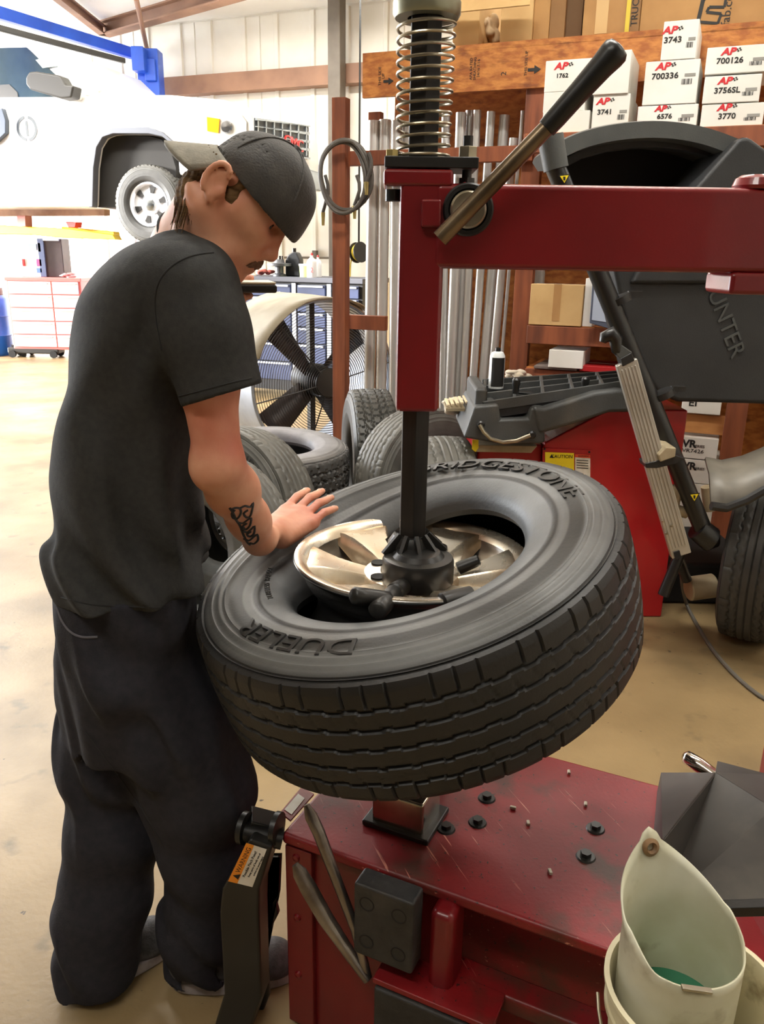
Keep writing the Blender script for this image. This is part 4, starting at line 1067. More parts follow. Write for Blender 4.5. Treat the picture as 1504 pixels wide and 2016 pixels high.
# ---- t-shirt
T_ = SDF((-0.80, 1.10, 0.78), (0.0, 1.86, 1.72), 0.0042)
sil = [(1238, 124, 392), (1180, 112, 405), (1120, 106, 402), (1050, 108, 394), (950, 114, 388), (850, 124, 396), (750, 138, 408), (650, 154, 425), (575, 172, 425), (520, 212, 410), (482, 262, 385), (466, 305, 362)]
secs = []
for i, (v, uL, uR) in enumerate(sil):
    a, b = P(uL, v, PY), P(uR, v, PY); c = (a + b) / 2
    wdt = (b - a).length / 2
    ay = [0.195, 0.195, 0.19, 0.182, 0.178, 0.178, 0.185, 0.20, 0.205, 0.195, 0.15, 0.08][i]
    secs.append((c.z, c.x, PY, wdt, ay, math.atan2(fw.y, fw.x)))
T_.stack(secs)
T_.cap(sh_n + Vector((-0.010, 0.03, 0.0)), sh_f, 0.068, 0.066, k=0.05)
slv_end = P(436, 778, 1.283); slv_m = P(402, 650, 1.285)
T2 = SDF((-0.80, 1.10, 0.78), (0.0, 1.86, 1.72), 0.0042)
T2.cap(sh_n + Vector((-0.004, 0.0, -0.006)), slv_m, 0.068, 0.067, k=0.04); T2.cap(slv_m, slv_end + (slv_end - slv_m) * 0.6, 0.067, 0.070, k=0.03)
fs_end = sh_f.lerp(el_f, 0.62)
T2.cap(sh_f, fs_end, 0.066, 0.064, k=0.04)
T2.field(lambda X, Y, Z: 0.0035 * np.sin(X * 95 + Z * 22 + np.sin(Z * 17) * 1.2) * np.clip((1.46 - Z) * 5, 0, 1), (-0.80, 1.10, 0.78), (0.0, 1.86, 1.72))
sd = (slv_end - slv_m).normalized()
cutn = Vector((0.30, -0.10, -0.95)).normalized()
T2.half(slv_end, cutn, op='sub', hi=(0, 1.45, 1.72))
T2.cap(slv_end - sd * 0.0, slv_end + sd * 0.09, 0.054, 0.060, k=0.004, op='sub')
# folds
def folds(X, Y, Z):
    w = 0.6 * np.sin(Z * 9 + X * 5) + 0.5 * np.sin(Z * 17 - Y * 8 + 1.0)
    d = 0.0095 * np.sin((X * 0.75 + Y * 0.6) * 66 + Z * 16 + w * 1.5) * np.clip((1.45 - Z) * 2.6, 0, 1)
    d = d + 0.0080 * np.sin((Z * 1.1 + X * 1.6 - Y * 0.6) * 33 + w * 1.8) * np.clip((1.15 - Z) * 4, 0, 1) * np.clip((Z - 0.86) * 14, 0.15, 1)
    d = d + 0.0035 * np.sin(Z * 40 - X * 66 + np.sin(Y * 22)) * np.clip((Z - 1.15) * 3, 0, 1) * np.clip((1.50 - Z) * 8, 0, 1)
    return d
T_.field(folds, (-0.80, 1.10, 0.78), (0.0, 1.86, 1.72))
hh_ = np.clip(0.5 + 0.5 * (T_.F - T2.F) / 0.022, 0, 1); T_.F = T_.F * (1 - hh_) + T2.F * hh_ - 0.022 * hh_ * (1 - hh_)
del T2
# hem tilts: lower at the front
T_.half(P(240, 1204, 1.275), (0.02, 0.0, -1), op='sub')
# collar opening
T_.cap(P(348, 470, 1.45), P(400, 380, 1.42), 0.060, 0.075, k=0.006, op='sub')
shirt = T_.mesh('t_shirt', m_shirt, man, smooth_iter=2)
# collar ring round the neck, seams lying on the cloth
nd_ = (hd(-0.004, 0, -0.03) - neck0.lerp(P(352, 492, 1.46), 0.4)).normalized(); cc_ = neck0.lerp(P(352, 492, 1.46), 0.30) + nd_ * 0.020; fr = frame(nd_)
mb = MB(); mb.path([cc_ + fr @ Vector((math.cos(a) * 0.060, math.sin(a) * 0.062, 0)) for a in [2 * PI * i / 40 for i in range(40)]], 0.0065, n=8, closed=True); mb.build('collar', m_shirt, shirt, smooth=True)
def cast_tree(o):
    bpy.context.view_layer.update(); g = bpy.context.evaluated_depsgraph_get(); g.update(); return BVHTree.FromObject(o, g), o.matrix_world.copy()
def cloth_line(tree, px, r_, name, parent, material):
    bv_, w_ = tree; wi = w_.inverted(); pts = []
    for u, v in spline([tuple(map(float, q)) for q in px], 5):
        d_ = ray(u, v); h_ = bv_.ray_cast(wi @ CC, (wi.to_3x3() @ d_).normalized())
        if h_[0] is not None: pts.append(w_ @ h_[0] - d_.normalized() * 0.0003)
    if len(pts) > 3:
        mb = MB(); mb.path(pts, r_, n=6); return mb.build(name, material, parent, smooth=True)
st_tree = cast_tree(shirt)
m_seam = mat('shirt_seam', (40, 40, 41), rough=0.9)
cloth_line(st_tree, [(420, 497), (392, 500), (365, 508), (338, 524), (315, 550), (305, 585), (307, 630), (318, 690)], 0.0016, 'shoulder_seam', shirt, m_seam)
cloth_line(st_tree, [(352, 780), (380, 773), (420, 762), (460, 752), (495, 744)], 0.0012, 'hem_stitch', shirt, m_seam)
cloth_line(st_tree, [(120, 1176), (180, 1190), (250, 1194), (330, 1196), (390, 1190)], 0.0013, 'hem_stitch', shirt, m_seam)
# ---- trousers
Q_ = SDF((-0.86, 1.08, 0.0), (0.0, 1.80, 1.00), 0.0048)
tsil = [(1420, 168, 392), (1330, 148, 382), (1250, 130, 370), (1180, 124, 382), (1120, 120, 386)]
secs = []
for i, (v, uL, uR) in enumerate(tsil):
    a, b = P(uL, v, PY), P(uR, v, PY); c = (a + b) / 2
    secs.append((c.z, c.x, PY - 0.01, (b - a).length / 2, [0.155, 0.175, 0.178, 0.175, 0.17][i], math.atan2(fw.y, fw.x)))
Q_.stack(secs)
def leg(pts, k=0.05):
    for (p, r0), (q, r1) in zip(pts, pts[1:]): Q_.cap(p, q, r0, r1, k=k)
# rear (far) leg
leg([(P(226, 1300, 1.49), 0.108), (P(215, 1480, 1.46), 0.094), (P(220, 1640, 1.43), 0.090), (P(205, 1760, 1.40), 0.087), (Vector((anf.x + 0.012, 1.375, 0.13)), 0.080), (Vector((anf.x, 1.36, 0.03)), 0.084)])
# front (near) leg
leg([(P(285, 1300, 1.40), 0.118), (P(345, 1440, 1.38), 0.112), (P(388, 1560, 1.37), 0.098), (P(405, 1680, 1.37), 0.080), (P(402, 1790, 1.375), 0.072), (Vector((ann.x - 0.005, 1.375, 0.13)), 0.070), (Vector((ann.x - 0.008, 1.375, 0.03)), 0.072)])
def tfolds(X, Y, Z):
    w = 0.9 * np.sin(X * 21 + Z * 11) + 0.8 * np.sin(Y * 19 - Z * 14 + 2.0) + 0.5 * np.sin(X * 43 - Y * 37)
    low = np.clip((0.30 - Z) * 5, 0, 1)
    d = 0.0055 * np.sin(Z * 55 + X * 38 - Y * 20 + w * 1.5) * low
    d = d + 0.0080 * np.sin((Z * 0.8 + X * 1.1 - Y * 0.4) * 26 + w * 1.5) * np.clip((Z - 0.2) * 4, 0, 1) * np.clip((0.98 - Z) * 4, 0, 1)
    d = d + 0.0030 * np.sin((X + Y) * 52 + Z * 8 + w) * np.clip((Z - 0.2) * 4, 0, 1)
    return d
Q_.field(tfolds, (-0.86, 1.08, 0.0), (0.0, 1.80, 1.00))
Q_.half((0, 0, 0.022), (0, 0, -1), op='sub')
for a_ in (ann, anf): Q_.cap(Vector((a_.x, a_.y + 0.015, 0.0)), Vector((a_.x, a_.y + 0.015, 0.09)), 0.062, 0.058, op='sub')
trous = Q_.mesh('trousers', m_trous, man, smooth_iter=2)
tr_tree = cast_tree(trous)
m_welt = mat('pocket_welt', (96, 94, 100), rough=0.8)
cloth_line(tr_tree, [(112, 1196), (122, 1222), (138, 1243), (160, 1254), (192, 1254)], 0.0022, 'pocket_edge', trous, m_welt)
cloth_line(tr_tree, [(168, 1440), (205, 1490), (250, 1550), (290, 1610), (322, 1668)], 0.0012, 'inseam', trous, m_seam)
# ---- shoes
def shoe(heel, toe, wd, name_i):
    d = (toe - heel); ln = d.length; x = d.normalized(); y = Vector((-x.y, x.x, 0)); rot = Matrix((x, y, Vector((0, 0, 1)))).transposed()
    h = heel
    q = lambda a, b, c: h + x * (a * ln) + y * b + Vector((0, 0, c))
    lo = va((min(heel.x, toe.x) - 0.08, min(heel.y, toe.y) - 0.08, 0.0)); hi = va((max(heel.x, toe.x) + 0.08, max(heel.y, toe.y) + 0.08, 0.16))
    s = SDF(lo, hi, 0.004)
    s.cap(q(0.14, 0, 0.055), q(0.80, 0.004, 0.045), 0.038, 0.040, k=0.02, flat=((0, 0, 1), 0.95)); s.cap(q(0.14, 0, 0.075), q(0.36, 0, 0.085), 0.036, 0.030, k=0.03)
    s.ell(q(0.78, 0.003, 0.038), (0.058, 0.046, 0.030), rot, k=0.02)
    s.half((0, 0, 0.026), (0, 0, -1))
    up = s.mesh('shoe', m_shoe, man, smooth_iter=2)
    poly = []
    for i in range(40):
        t = 2 * PI * i / 40; cx_, sy_ = math.cos(t), math.sin(t)
        wl = 0.040 + 0.008 * (cx_ * 0.5 + 0.5)
        poly.append((ln * 0.5 + cx_ * ln * 0.505, math.copysign(abs(sy_) ** 0.75, sy_) * wl))
    mb = MB(); mb.prism(poly, 0.030, Matrix.Translation(h + Vector((0, 0, 0.001))) @ rot.to_4x4()); mb.build('sole', m_sole, up, bevel=0.006)
    return up
hl = G(150, 1972, 0); tl = G(336, 1862, 0)
shoe(Vector((anf.x - 0.055, 1.325, 0)), Vector((tl.x + 0.005, tl.y + 0.01, 0)), 0.09, 0)
shoe(Vector((ann.x - 0.065, 1.355, 0)), Vector((ann.x + 0.20, 1.395, 0)), 0.09, 1)
# ---- tattoo: script strokes lying on the forearm
def on_body(u, v, lift=0.0006):
    inv = body.matrix_world.inverted(); o_ = inv @ CC; d_ = (inv.to_3x3() @ ray(u, v)).normalized()
    hit = bvh.ray_cast(o_, d_)
    if hit[0] is None: return None
    return body.matrix_world @ hit[0] - ray(u, v).normalized() * lift
strokes = [[(455, 1004), (462, 1000), (472, 1001), (474, 1010), (468, 1020), (460, 1020), (456, 1012), (462, 1004)], [(472, 1001), (482, 996), (492, 998), (498, 990), (496, 1004), (492, 1016), (484, 1018), (480, 1010), (488, 1004)],
           [(468, 1028), (478, 1030), (486, 1024), (494, 1020), (492, 1034), (484, 1042), (478, 1036), (486, 1030)], [(478, 1044), (486, 1048), (494, 1042), (501, 1036), (500, 1050), (492, 1056), (486, 1052), (494, 1046)],
           [(480, 1060), (490, 1064), (498, 1058), (506, 1052), (508, 1062), (500, 1070), (492, 1068)], [(452, 1000), (458, 1008), (464, 1022), (472, 1034), (478, 1050), (486, 1066), (492, 1072)]]
mb = MB()
for st_ in strokes:
    pts = [on_body(u, v) for u, v in spline([tuple(map(float, q)) for q in st_], 3)]
    pts = [p for p in pts if p is not None]
    if len(pts) > 2: mb.path(pts, 0.0023, n=5)
mb.build('tattoo', m_ink_skin, body, smooth=True)
# ---- tablet in the far hand
tb = empty('tablet', tabc, 'flat black tablet with a pale top held level in the hand of the man', 'tablet')
M = frame4(tabc, gx, Vector((-0.24, 0.97, 0)))
mb = MB(); mb.M = M; mb.box((-0.03, 0, 0.0), (0.17, 0.12, 0.015)); mb.build('case', mat('tablet_black', (22, 21, 20), rough=0.4), tb, bevel=0.004)
mb = MB(); mb.M = M; mb.box((-0.03, 0, 0.0098), (0.166, 0.116, 0.005)); mb.build('pale_cover', mat('tablet_cover', (196, 186, 160), rough=0.5), tb, bevel=0.002)
# ================================================================== wheel balancer
m_hood = mat('balancer_black_plastic', (40, 41, 42), (33, 34, 35), rough=0.55, scale=6, bump=0.12, bscale=240)
m_hoodrim = mat('balancer_grey_plastic', (74, 76, 74), (62, 64, 63), rough=0.5, scale=6, bump=0.1, bscale=240)
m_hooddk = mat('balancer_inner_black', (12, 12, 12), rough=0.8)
m_tray = mat('tray_grey_plastic', (70, 71, 70), (58, 59, 58), rough=0.55, scale=10, bump=0.15, bscale=180, c3=(92, 88, 80), s3=5, t3=(0.55, 0.8))
m_balred = mat('balancer_red', (178, 24, 30), (162, 20, 26), rough=0.35, scale=3, coat=0.2)
m_alum = mat('ribbed_aluminium', (186, 182, 172), (166, 161, 150), rough=0.4, metal=0.55, scale=6)
m_polem = mat('black_pole', (30, 30, 29), (24, 24, 24), rough=0.35, scale=12)
m_beige = mat('beige_cast', (172, 158, 130), (146, 130, 102), rough=0.55, scale=10, metal=0.2)
m_yel = mat('sticker_yellow', (240, 214, 30), rough=0.5)
m_orange = mat('sticker_red_orange', (222, 78, 44), rough=0.5)
BY = 3.35
bal = empty('wheel_balancer', (1.2, 3.6, 0), 'red and black wheel balancer with raised hood and grey weight tray', 'wheel balancer')
def pxsolid(name, outline, Y, depth, material, parent=None, bevel=0.0, dirv=(0.0, 1.0, 0.0)):
    """outline seen at depth Y, given real thickness backwards"""
    pts = [P(u, v, Y) for u, v in outline]; n = len(pts); d = Vector(dirv).normalized() * depth
    mb = MB(); mb.add(pts + [p + d for p in pts], [tuple(range(n)), tuple(range(2 * n - 1, n - 1, -1))] + [(i, n + i, n + (i + 1) % n, (i + 1) % n) for i in range(n)])
    return mb.build(name, material, parent if parent is not None else bal, bevel=bevel)
# cabinet
c0 = P(1062, 1000, 3.28); c1 = P(1330, 1000, 3.28); top0 = P(1068, 872, 3.28).z; top1 = P(1250, 806, 3.28).z
vs = [(c0.x, 3.28, 0), (c1.x, 3.28, 0), (c1.x, 3.28, top1), (P(1200, 820, 3.28).x, 3.28, top1), (c0.x, 3.28, top0)]
mb = MB(); n = 5; mb.add(vs + [(x, y + 0.55, z) for x, y, z in vs], [tuple(range(n)), tuple(range(2 * n - 1, n - 1, -1))] + [(i, n + i, n + (i + 1) % n, (i + 1) % n) for i in range(n)]); cab = mb.build('cabinet', m_balred, bal, bevel=0.008)
# left lower red housing behind the tire
mb = MB(); a = P(940, 900, 3.30); mb.box(((a.x + c0.x) / 2, 3.55, 0.36), (c0.x - a.x, 0.48, 0.80)); mb.build('side_housing', m_balred, bal, bevel=0.01)
# caution plate
pl_ = pxsolid('caution_plate', [(1068, 882), (1166, 887), (1166, 940), (1068, 935)], 3.272, 0.004, m_balred, cab)
for u, v in ((1072, 884), (1160, 890)):
    mb = MB(); mb.lathe([(0, 0.004), (0.004, 0.003), (0.005, 0)], P(u, v, 3.272), (0, -1, 0), n=10); mb.build('screw', m_black, pl_, smooth=True)
quad('yellow_label', [P(u, v, 3.270) for u, v in ((1073, 890), (1130, 892), (1130, 935), (1073, 930))], m_yel, pl_)
quad('white_label', [P(u, v, 3.270) for u, v in ((1132, 894), (1162, 896), (1162, 940), (1132, 938))], m_st_w, pl_)
quad('orange_band', [P(u, v, 3.2685) for u, v in ((1132, 894), (1162, 896), (1162, 902), (1132, 900))], m_orange, pl_)
XZ = lambda p: frame4(p, (1, 0, 0), (0, 0, 1))
text_obj('lettering', 'CAUTION', m_ink, XZ(P(1106, 899, 3.2675)), 0.020, pl_, depth=0.0003)
quad('caution_triangle', [P(u, v, 3.2675) for u, v in ((1082, 901), (1090, 901), (1086, 894))], m_ink, pl_)
text_obj('lettering', 'WARNING', m_ink, XZ(P(1149, 898, 3.266)), 0.010, pl_, depth=0.0003)
for i in range(4):
    quad('print_line', [P(u, v, 3.2685) for u, v in ((1135, 905 + i * 5), (1158, 906.5 + i * 5), (1158, 908 + i * 5), (1135, 906.5 + i * 5))], m_ink, pl_, 0.0003)
# moulded front of the tray: nose block and sloping arm rest
fy = 3.20
nose = pxsolid('tray_nose', [(934, 800), (982, 796), (986, 826), (1040, 824), (1046, 803), (1070, 800), (1074, 872), (1064, 874), (980, 874), (912, 862), (918, 846)], fy, 0.42, m_tray, None, 0.012)
pxsolid('arm_rest', [(1048, 800), (1072, 803), (1120, 788), (1170, 772), (1215, 766), (1262, 770), (1262, 812), (1200, 813), (1150, 830), (1075, 852), (1060, 856)], fy - 0.01, 0.16, m_tray, None, 0.018)
# weight tray: a base plate with raised walls round the pockets
tl0, tr0 = P(952, 792, 3.24), P(1246, 748, 3.24); tl1, tr1 = P(950, 748, 3.62), P(1232, 730, 3.62)
def tp(s, t): return tl0.lerp(tr0, s).lerp(tl1.lerp(tr1, s), t)
mb = MB(); dz = Vector((0, 0, -0.035)); q = [tp(0, 0), tp(1, 0), tp(1, 1), tp(0, 1)]
mb.add([p + dz for p in q] + [p + dz * 2 for p in q], [(0, 1, 2, 3), (7, 6, 5, 4)] + [(i, 4 + i, 4 + (i + 1) % 4, (i + 1) % 4) for i in range(4)]); tr_b = mb.build('tray_base', m_hood, bal)
for t in (0.0, 0.36, 0.70, 1.0):
    mb = MB(); mb.bar(tp(0, t) + dz * 0.5, tp(1, t) + dz * 0.5, 0.012, 0.042); mb.build('tray_wall', m_tray, bal, bevel=0.003)
for s in (0.0, 0.21, 0.40, 0.60, 0.80, 1.0):
    mb = MB(); mb.bar(tp(s, 0) + dz * 0.5, tp(min(1, s * 0.97 + 0.02), 1) + dz * 0.5, 0.014, 0.042); mb.build('tray_divider', m_tray, bal, bevel=0.003)
mb = MB(); mb.box(P(938, 770, 3.42) + Vector((0.0, 0, -0.015)), (0.05, 0.36, 0.11)); mb.build('tray_end', m_tray, bal, bevel=0.014)
# orange tool lying in the tray
ot = empty('orange_pliers', tp(0.45, 0.18), 'orange-handled pliers lying in the weight tray', 'pliers')
mb = MB(); mb.path([P(1070, 792, 3.26), P(1110, 786, 3.27), P(1145, 784, 3.28)], [0.010, 0.014, 0.010], n=10); mb.build('handle', mat('orange_plastic', (208, 92, 50), rough=0.5), ot, smooth=True)
mb = MB(); mb.path([P(1072, 796, 3.25), P(1110, 792, 3.25), P(1138, 790, 3.26)], [0.010, 0.012, 0.008], n=10); mb.build('handle', _M['orange_plastic'], ot, smooth=True)
mb = MB(); mb.path([P(1140, 786, 3.27), P(1165, 781, 3.29), P(1180, 778, 3.30)], [0.013, 0.012, 0.004], n=10); mb.build('jaw', m_zinc, ot, smooth=True)
# black knobs on levers
for (u, v, u2, v2) in ((1015, 772, 1070, 789), (1151, 770, 1100, 788)):
    k0 = P(u, v, 3.30); mb = MB(); mb.path([k0, k0.lerp(P(u2, v2, 3.28), 0.5) + Vector((0, 0, 0.012)), P(u2, v2, 3.28)], [0.006, 0.008, 0.008], n=8); lv = mb.build('tray_lever', m_black, bal, smooth=True)
    mb = MB(); mb.lathe([(0, -0.005), (0.014, -0.005), (0.013, 0.02), (0.017, 0.034), (0.017, 0.05), (0.011, 0.058), (0, 0.058)], k0, (0, 0, 1), n=20); mb.build('knob', m_grip, lv, smooth=True)
# steel hook handle on the nose
mb = MB(); mb.path([P(u, v, 3.185) for u, v in ((944, 836), (952, 850), (966, 864), (990, 871), (1016, 868), (1044, 857))], 0.0085, n=10); hh2 = mb.build('hook_handle', m_zinc, bal, smooth=True)
for u, v in ((1047, 856), (946, 836)):
    mb = MB(); mb.lathe([(0, 0.012), (0.010, 0.012), (0.016, 0.006), (0.016, 0), (0, 0)], P(u, v, 3.195), (0, -1, 0), n=20); mb.build('cap_screw', m_black, hh2, smooth=True, angle=35)
# steel bracket under the nose, yellow tag
pxsolid('under_bracket', [(942, 876), (1058, 878), (1046, 892), (936, 890)], 3.26, 0.10, m_beige, None, 0.003)
pxsolid('yellow_tag', [(930, 866), (942, 866), (942, 882), (936, 890), (929, 884)], 3.255, 0.004, m_yel)
# ---- hood: rim arch, dark recess, side shroud, lower skirt
arc = [(1092, 306), (1105, 294), (1140, 277), (1185, 264), (1235, 256), (1290, 253), (1345, 257), (1395, 268), (1440, 284), (1490, 305), (1540, 350)]
apts = [P(u, v, 3.15) for u, v in [q[:2] for q in spline([tuple(map(float, q)) for q in arc], 3)]]
mb = MB(); n_ = len(apts); prof = [(-0.03, 0.0), (0.024, 0.0), (0.030, 0.03), (0.030, 0.34), (0.020, 0.40), (-0.02, 0.40), (-0.03, 0.3)]
vs = []
cen = P(1290, 620, 3.15)
for p in apts:
    o_ = (p - cen); o_.y = 0; o_.normalize()
    for a_, b_ in prof: vs.append(p + o_ * a_ + Vector((0, b_, 0)))
k_ = len(prof); fs = [(i * k_ + j, (i + 1) * k_ + j, (i + 1) * k_ + (j + 1) % k_, i * k_ + (j + 1) % k_) for i in range(n_ - 1) for j in range(k_)] + [tuple(range(k_)), tuple(range((n_ - 1) * k_, n_ * k_))]
mb.add(vs, fs); hood = mb.build('hood_rim', m_hoodrim, bal, smooth=True, angle=45)
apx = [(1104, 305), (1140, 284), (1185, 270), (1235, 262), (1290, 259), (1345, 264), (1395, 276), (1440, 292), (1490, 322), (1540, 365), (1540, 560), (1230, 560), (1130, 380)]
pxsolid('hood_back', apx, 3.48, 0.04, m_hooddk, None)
pxsolid('hood_inner_lip', [(1108, 312), (1150, 292), (1200, 280), (1250, 274), (1290, 273), (1340, 277), (1395, 290), (1403, 300), (1396, 308), (1340, 295), (1290, 290), (1250, 291), (1200, 297), (1150, 310), (1116, 328)], 3.24, 0.05, m_hood, None, 0.004)
pxsolid('hood_shroud', [(1366, 372), (1456, 271), (1475, 268), (1560, 330), (1600, 420), (1600, 560), (1240, 560), (1290, 470)], 3.10, 0.34, m_hood, None, 0.03)
skirt = pxsolid('hood_skirt', [(1204, 520), (1640, 500), (1640, 800), (1335, 792), (1290, 770), (1258, 720), (1232, 650)], 3.12, 0.30, m_hood, None, 0.02)
# embossed maker's lettering running down the skirt
ux = (P(1459, 708, 3.118) - P(1400, 545, 3.118)); M = frame4(P(1424, 622, 3.117), ux, Vector((ux.z * -1, 0, ux.x)) * 1.0)
if M.to_3x3().col[2].y > 0: M = frame4(P(1424, 622, 3.117), ux, -Vector((-ux.z, 0, ux.x)))
text_obj('lettering', 'HUNTER', m_hoodrim, M, 0.085, skirt, depth=0.002, xs=1.0)
# pole, caps, clips, warning triangles
p0_, p1_ = P(1090, 322, 2.98), P(1392, 1062, 2.98)
mb = MB(); mb.tube(p0_, p1_, 0.034, n=24); pole = mb.build('hood_pole', m_polem, bal, smooth=True, angle=40)
pd = (p1_ - p0_).normalized()
mb = MB(); mb.tube(P(1083, 268, 2.98), p0_ + pd * 0.02, 0.044, 0.042, n=24); mb.build('pole_cap', m_hoodrim, bal, smooth=True, angle=40)
for u, v in ((1213, 590), (1298, 776)):
    c = P(u + 8, v, 2.98); mb = MB(); mb.tube(c - pd * 0.012, c + pd * 0.012, 0.040, n=24); mb.box(c + Vector((0.05, 0, 0.02)), (0.05, 0.02, 0.02)); mb.build('pole_clip', m_black, pole, smooth=True, angle=30)
for u, v, s_ in ((1111, 352, 12), (1367, 979, 11)):
    t_ = quad('warning_triangle', [P(u + a, v + b, 2.9435) for a, b in ((-s_, -s_ * 0.6), (s_, -s_ * 0.8), (0, s_))], m_ink, pole)
    quad('triangle_fill', [P(u + a, v + b, 2.942) for a, b in ((-s_ * .72, -s_ * 0.45), (s_ * .72, -s_ * 0.6), (0, s_ * .68))], m_yel, t_)
    quad('triangle_mark', [P(u + a, v + b, 2.9405) for a, b in ((-s_ * .2, -s_ * 0.35), (s_ * .2, -s_ * 0.35), (s_ * .15, s_ * .25), (-s_ * .15, s_ * .25))], m_ink, t_)
mb = MB(); mb.path([P(1372, 1040, 2.98), P(1400, 1062, 2.98), P(1412, 1062, 2.98)], [0.045, 0.05, 0.03], n=16); mb.build('pole_foot', m_polem, bal, smooth=True)
# aluminium gauge bar with ribs, handle, rivets, end slot, bracket
g0, g1 = P(1232, 712, 2.88), P(1340, 1092, 2.88); gd = (g1 - g0).normalized(); gs = Vector((-gd.z, 0, gd.x)) * -1
GM = frame4(g0, gd, gs); gl = (g1 - g0).length
mb = MB(); mb.M = GM; mb.box((gl / 2, 0, 0.0), (gl, 0.074, 0.030)); gbar = mb.build('gauge_bar', m_alum, bal, bevel=0.004)
zs = 1 if (GM.to_3x3() @ Vector((0, 0, 1))).y < 0 else -1
for i in range(5):
    mb = MB(); mb.M = GM; mb.box((gl / 2 - 0.01, -0.024 + i * 0.012, zs * 0.0158), (gl - 0.06, 0.005, 0.004)); mb.build('rib', m_alum, gbar, bevel=0.001)
for u, v in ((1305, 1026), (1322, 1035), (1312, 1050)):
    mb = MB(); mb.lathe([(0, 0.004), (0.005, 0.003), (0.006, 0)], P(u, v, 2.862), (0, -1, 0), n=10); mb.build('rivet', m_zinc, gbar, smooth=True)
mb = MB(); mb.M = GM; mb.box((gl - 0.012, 0.016, zs * 0.012), (0.03, 0.022, 0.02)); mb.build('end_slot', m_dark, gbar)
pxsolid('gauge_collar', [(1222, 706), (1244, 694), (1250, 710), (1226, 722)], 2.86, 0.06, m_black, None, 0.003)
pxsolid('gauge_neck', [(1204, 676), (1214, 672), (1246, 694), (1222, 708), (1216, 702)], 2.865, 0.04, m_hoodrim, None, 0.004)
mb = MB(); mb.path([P(u, v, 2.88) for u, v in ((1186, 674), (1190, 664), (1204, 657), (1212, 668), (1214, 690), (1222, 700))], [0.012, 0.022, 0.026, 0.024, 0.018, 0.01], n=16); mb.build('gauge_handle', m_grip, bal, smooth=True, angle=60)
pxsolid('gauge_bracket', [(1296, 896), (1312, 880), (1332, 882), (1330, 900), (1300, 910)], 2.84, 0.14, m_beige, None, 0.005)
pxsolid('bracket_clamp', [(1270, 912), (1290, 908), (1330, 896), (1350, 902), (1330, 914), (1294, 922), (1272, 922)], 2.86, 0.08, m_black, None, 0.004)
# spindle castings
mb = MB(); mb.path([P(1322, 1006, 3.0), P(1324, 985, 3.0), P(1336, 960, 3.0), P(1340, 955, 3.0)], [0.028, 0.028, 0.026, 0.012], n=16); mb.build('spindle_casting', m_beige, bal, smooth=True)
mb = MB(); mb.tube(P(1318, 1000, 3.0), P(1352, 1010, 3.0), 0.022, n=16); mb.build('spindle_arm', m_beige, bal, smooth=True, angle=40)
mb = MB(); mb.tube(P(1330, 1020, 3.0), P(1342, 1060, 3.0), 0.018, 0.008, n=16); mb.build('spindle_pin', m_beige, bal, smooth=True, angle=40)
mb = MB(); mb.tube(P(1392, 958, 3.05), P(1398, 1004, 3.05), 0.024, n=16); mb.build('link_cylinder', m_beige, bal, smooth=True, angle=40)
# grey fender shroud
fp = [(1388, 905), (1430, 912), (1480, 896), (1530, 868)]
a_ = [P(u, v, 2.95) for u, v in ((1388, 902), (1420, 908), (1460, 900), (1500, 884), (1560, 850))]; b_ = [P(u, v, 2.72) for u, v in ((1400, 996), (1430, 1000), (1470, 985), (1510, 962), (1570, 918))]
m_ = [x.lerp(y, 0.5) + Vector((0, 0.0, 0.03)) for x, y in zip(a_, b_)]
mb = MB(); vs = a_ + m_ + b_; fs = [(i, i + 1, 6 + i, 5 + i) for i in range(4)] + [(5 + i, 6 + i, 11 + i, 10 + i) for i in range(4)]
mb.add(vs, fs); fender = mb.build('fender', mat('fender_grey', (124, 118, 106), (100, 95, 86), rough=0.45, scale=8), bal, smooth=True, angle=80, solid=0.012)
mb = MB(); mb.path(b_, 0.016, n=8); mb.build('fender_edge', m_black, bal, smooth=True)
# legs and roller pedal
mb = MB(); mb.tube(P(1345, 1075, 3.02), P(1305, 1172, 3.0), 0.022, n=12); mb.build('leg', m_black, bal, smooth=True, angle=40)
mb = MB(); mb.tube(P(1330, 1085, 3.05), P(1352, 1142, 3.08), 0.020, n=12); mb.build('leg', m_black, bal, smooth=True, angle=40)
mb = MB(); mb.lathe([(0, -0.055), (0.045, -0.055), (0.05, -0.05), (0.05, 0.05), (0.045, 0.055), (0, 0.055)], P(1380, 1156, 3.10), (1, 0.1, 0.12), n=28); mb.build('roller_pedal', m_beige, bal, smooth=True, angle=40)
mb = MB(); mb.box((1.25, 3.70, 0.10), (0.9, 0.55, 0.20)); mb.build('base', m_hooddk, bal, bevel=0.02)
# spray can, cup and caddy items by the tray
can = empty('spray_can', P(976, 765, 3.45), 'white and black spray can standing at the back of the weight tray', 'spray can')
cb = P(976, 764, 3.45); mb = MB(); mb.lathe([(0, 0), (0.031, 0), (0.032, 0.004), (0.032, 0.135), (0.024, 0.150), (0.012, 0.154), (0, 0.154)], cb, (0, 0, 1), n=28); mb.build('can_body', mat('white_can', (226, 230, 230), rough=0.3), can, smooth=True, angle=40)
mb = MB(); mb.lathe([(0.0326, 0.01), (0.0326, 0.13)], cb, (0, 0, 1), n=12, a0=R(-50), a1=R(60)); mb.build('black_label', m_ink, can, smooth=True)
mb = MB(); mb.lathe([(0, 0.154), (0.012, 0.154), (0.011, 0.168), (0, 0.172)], cb, (0, 0, 1), n=16); mb.build('nozzle', m_grip, can, smooth=True)
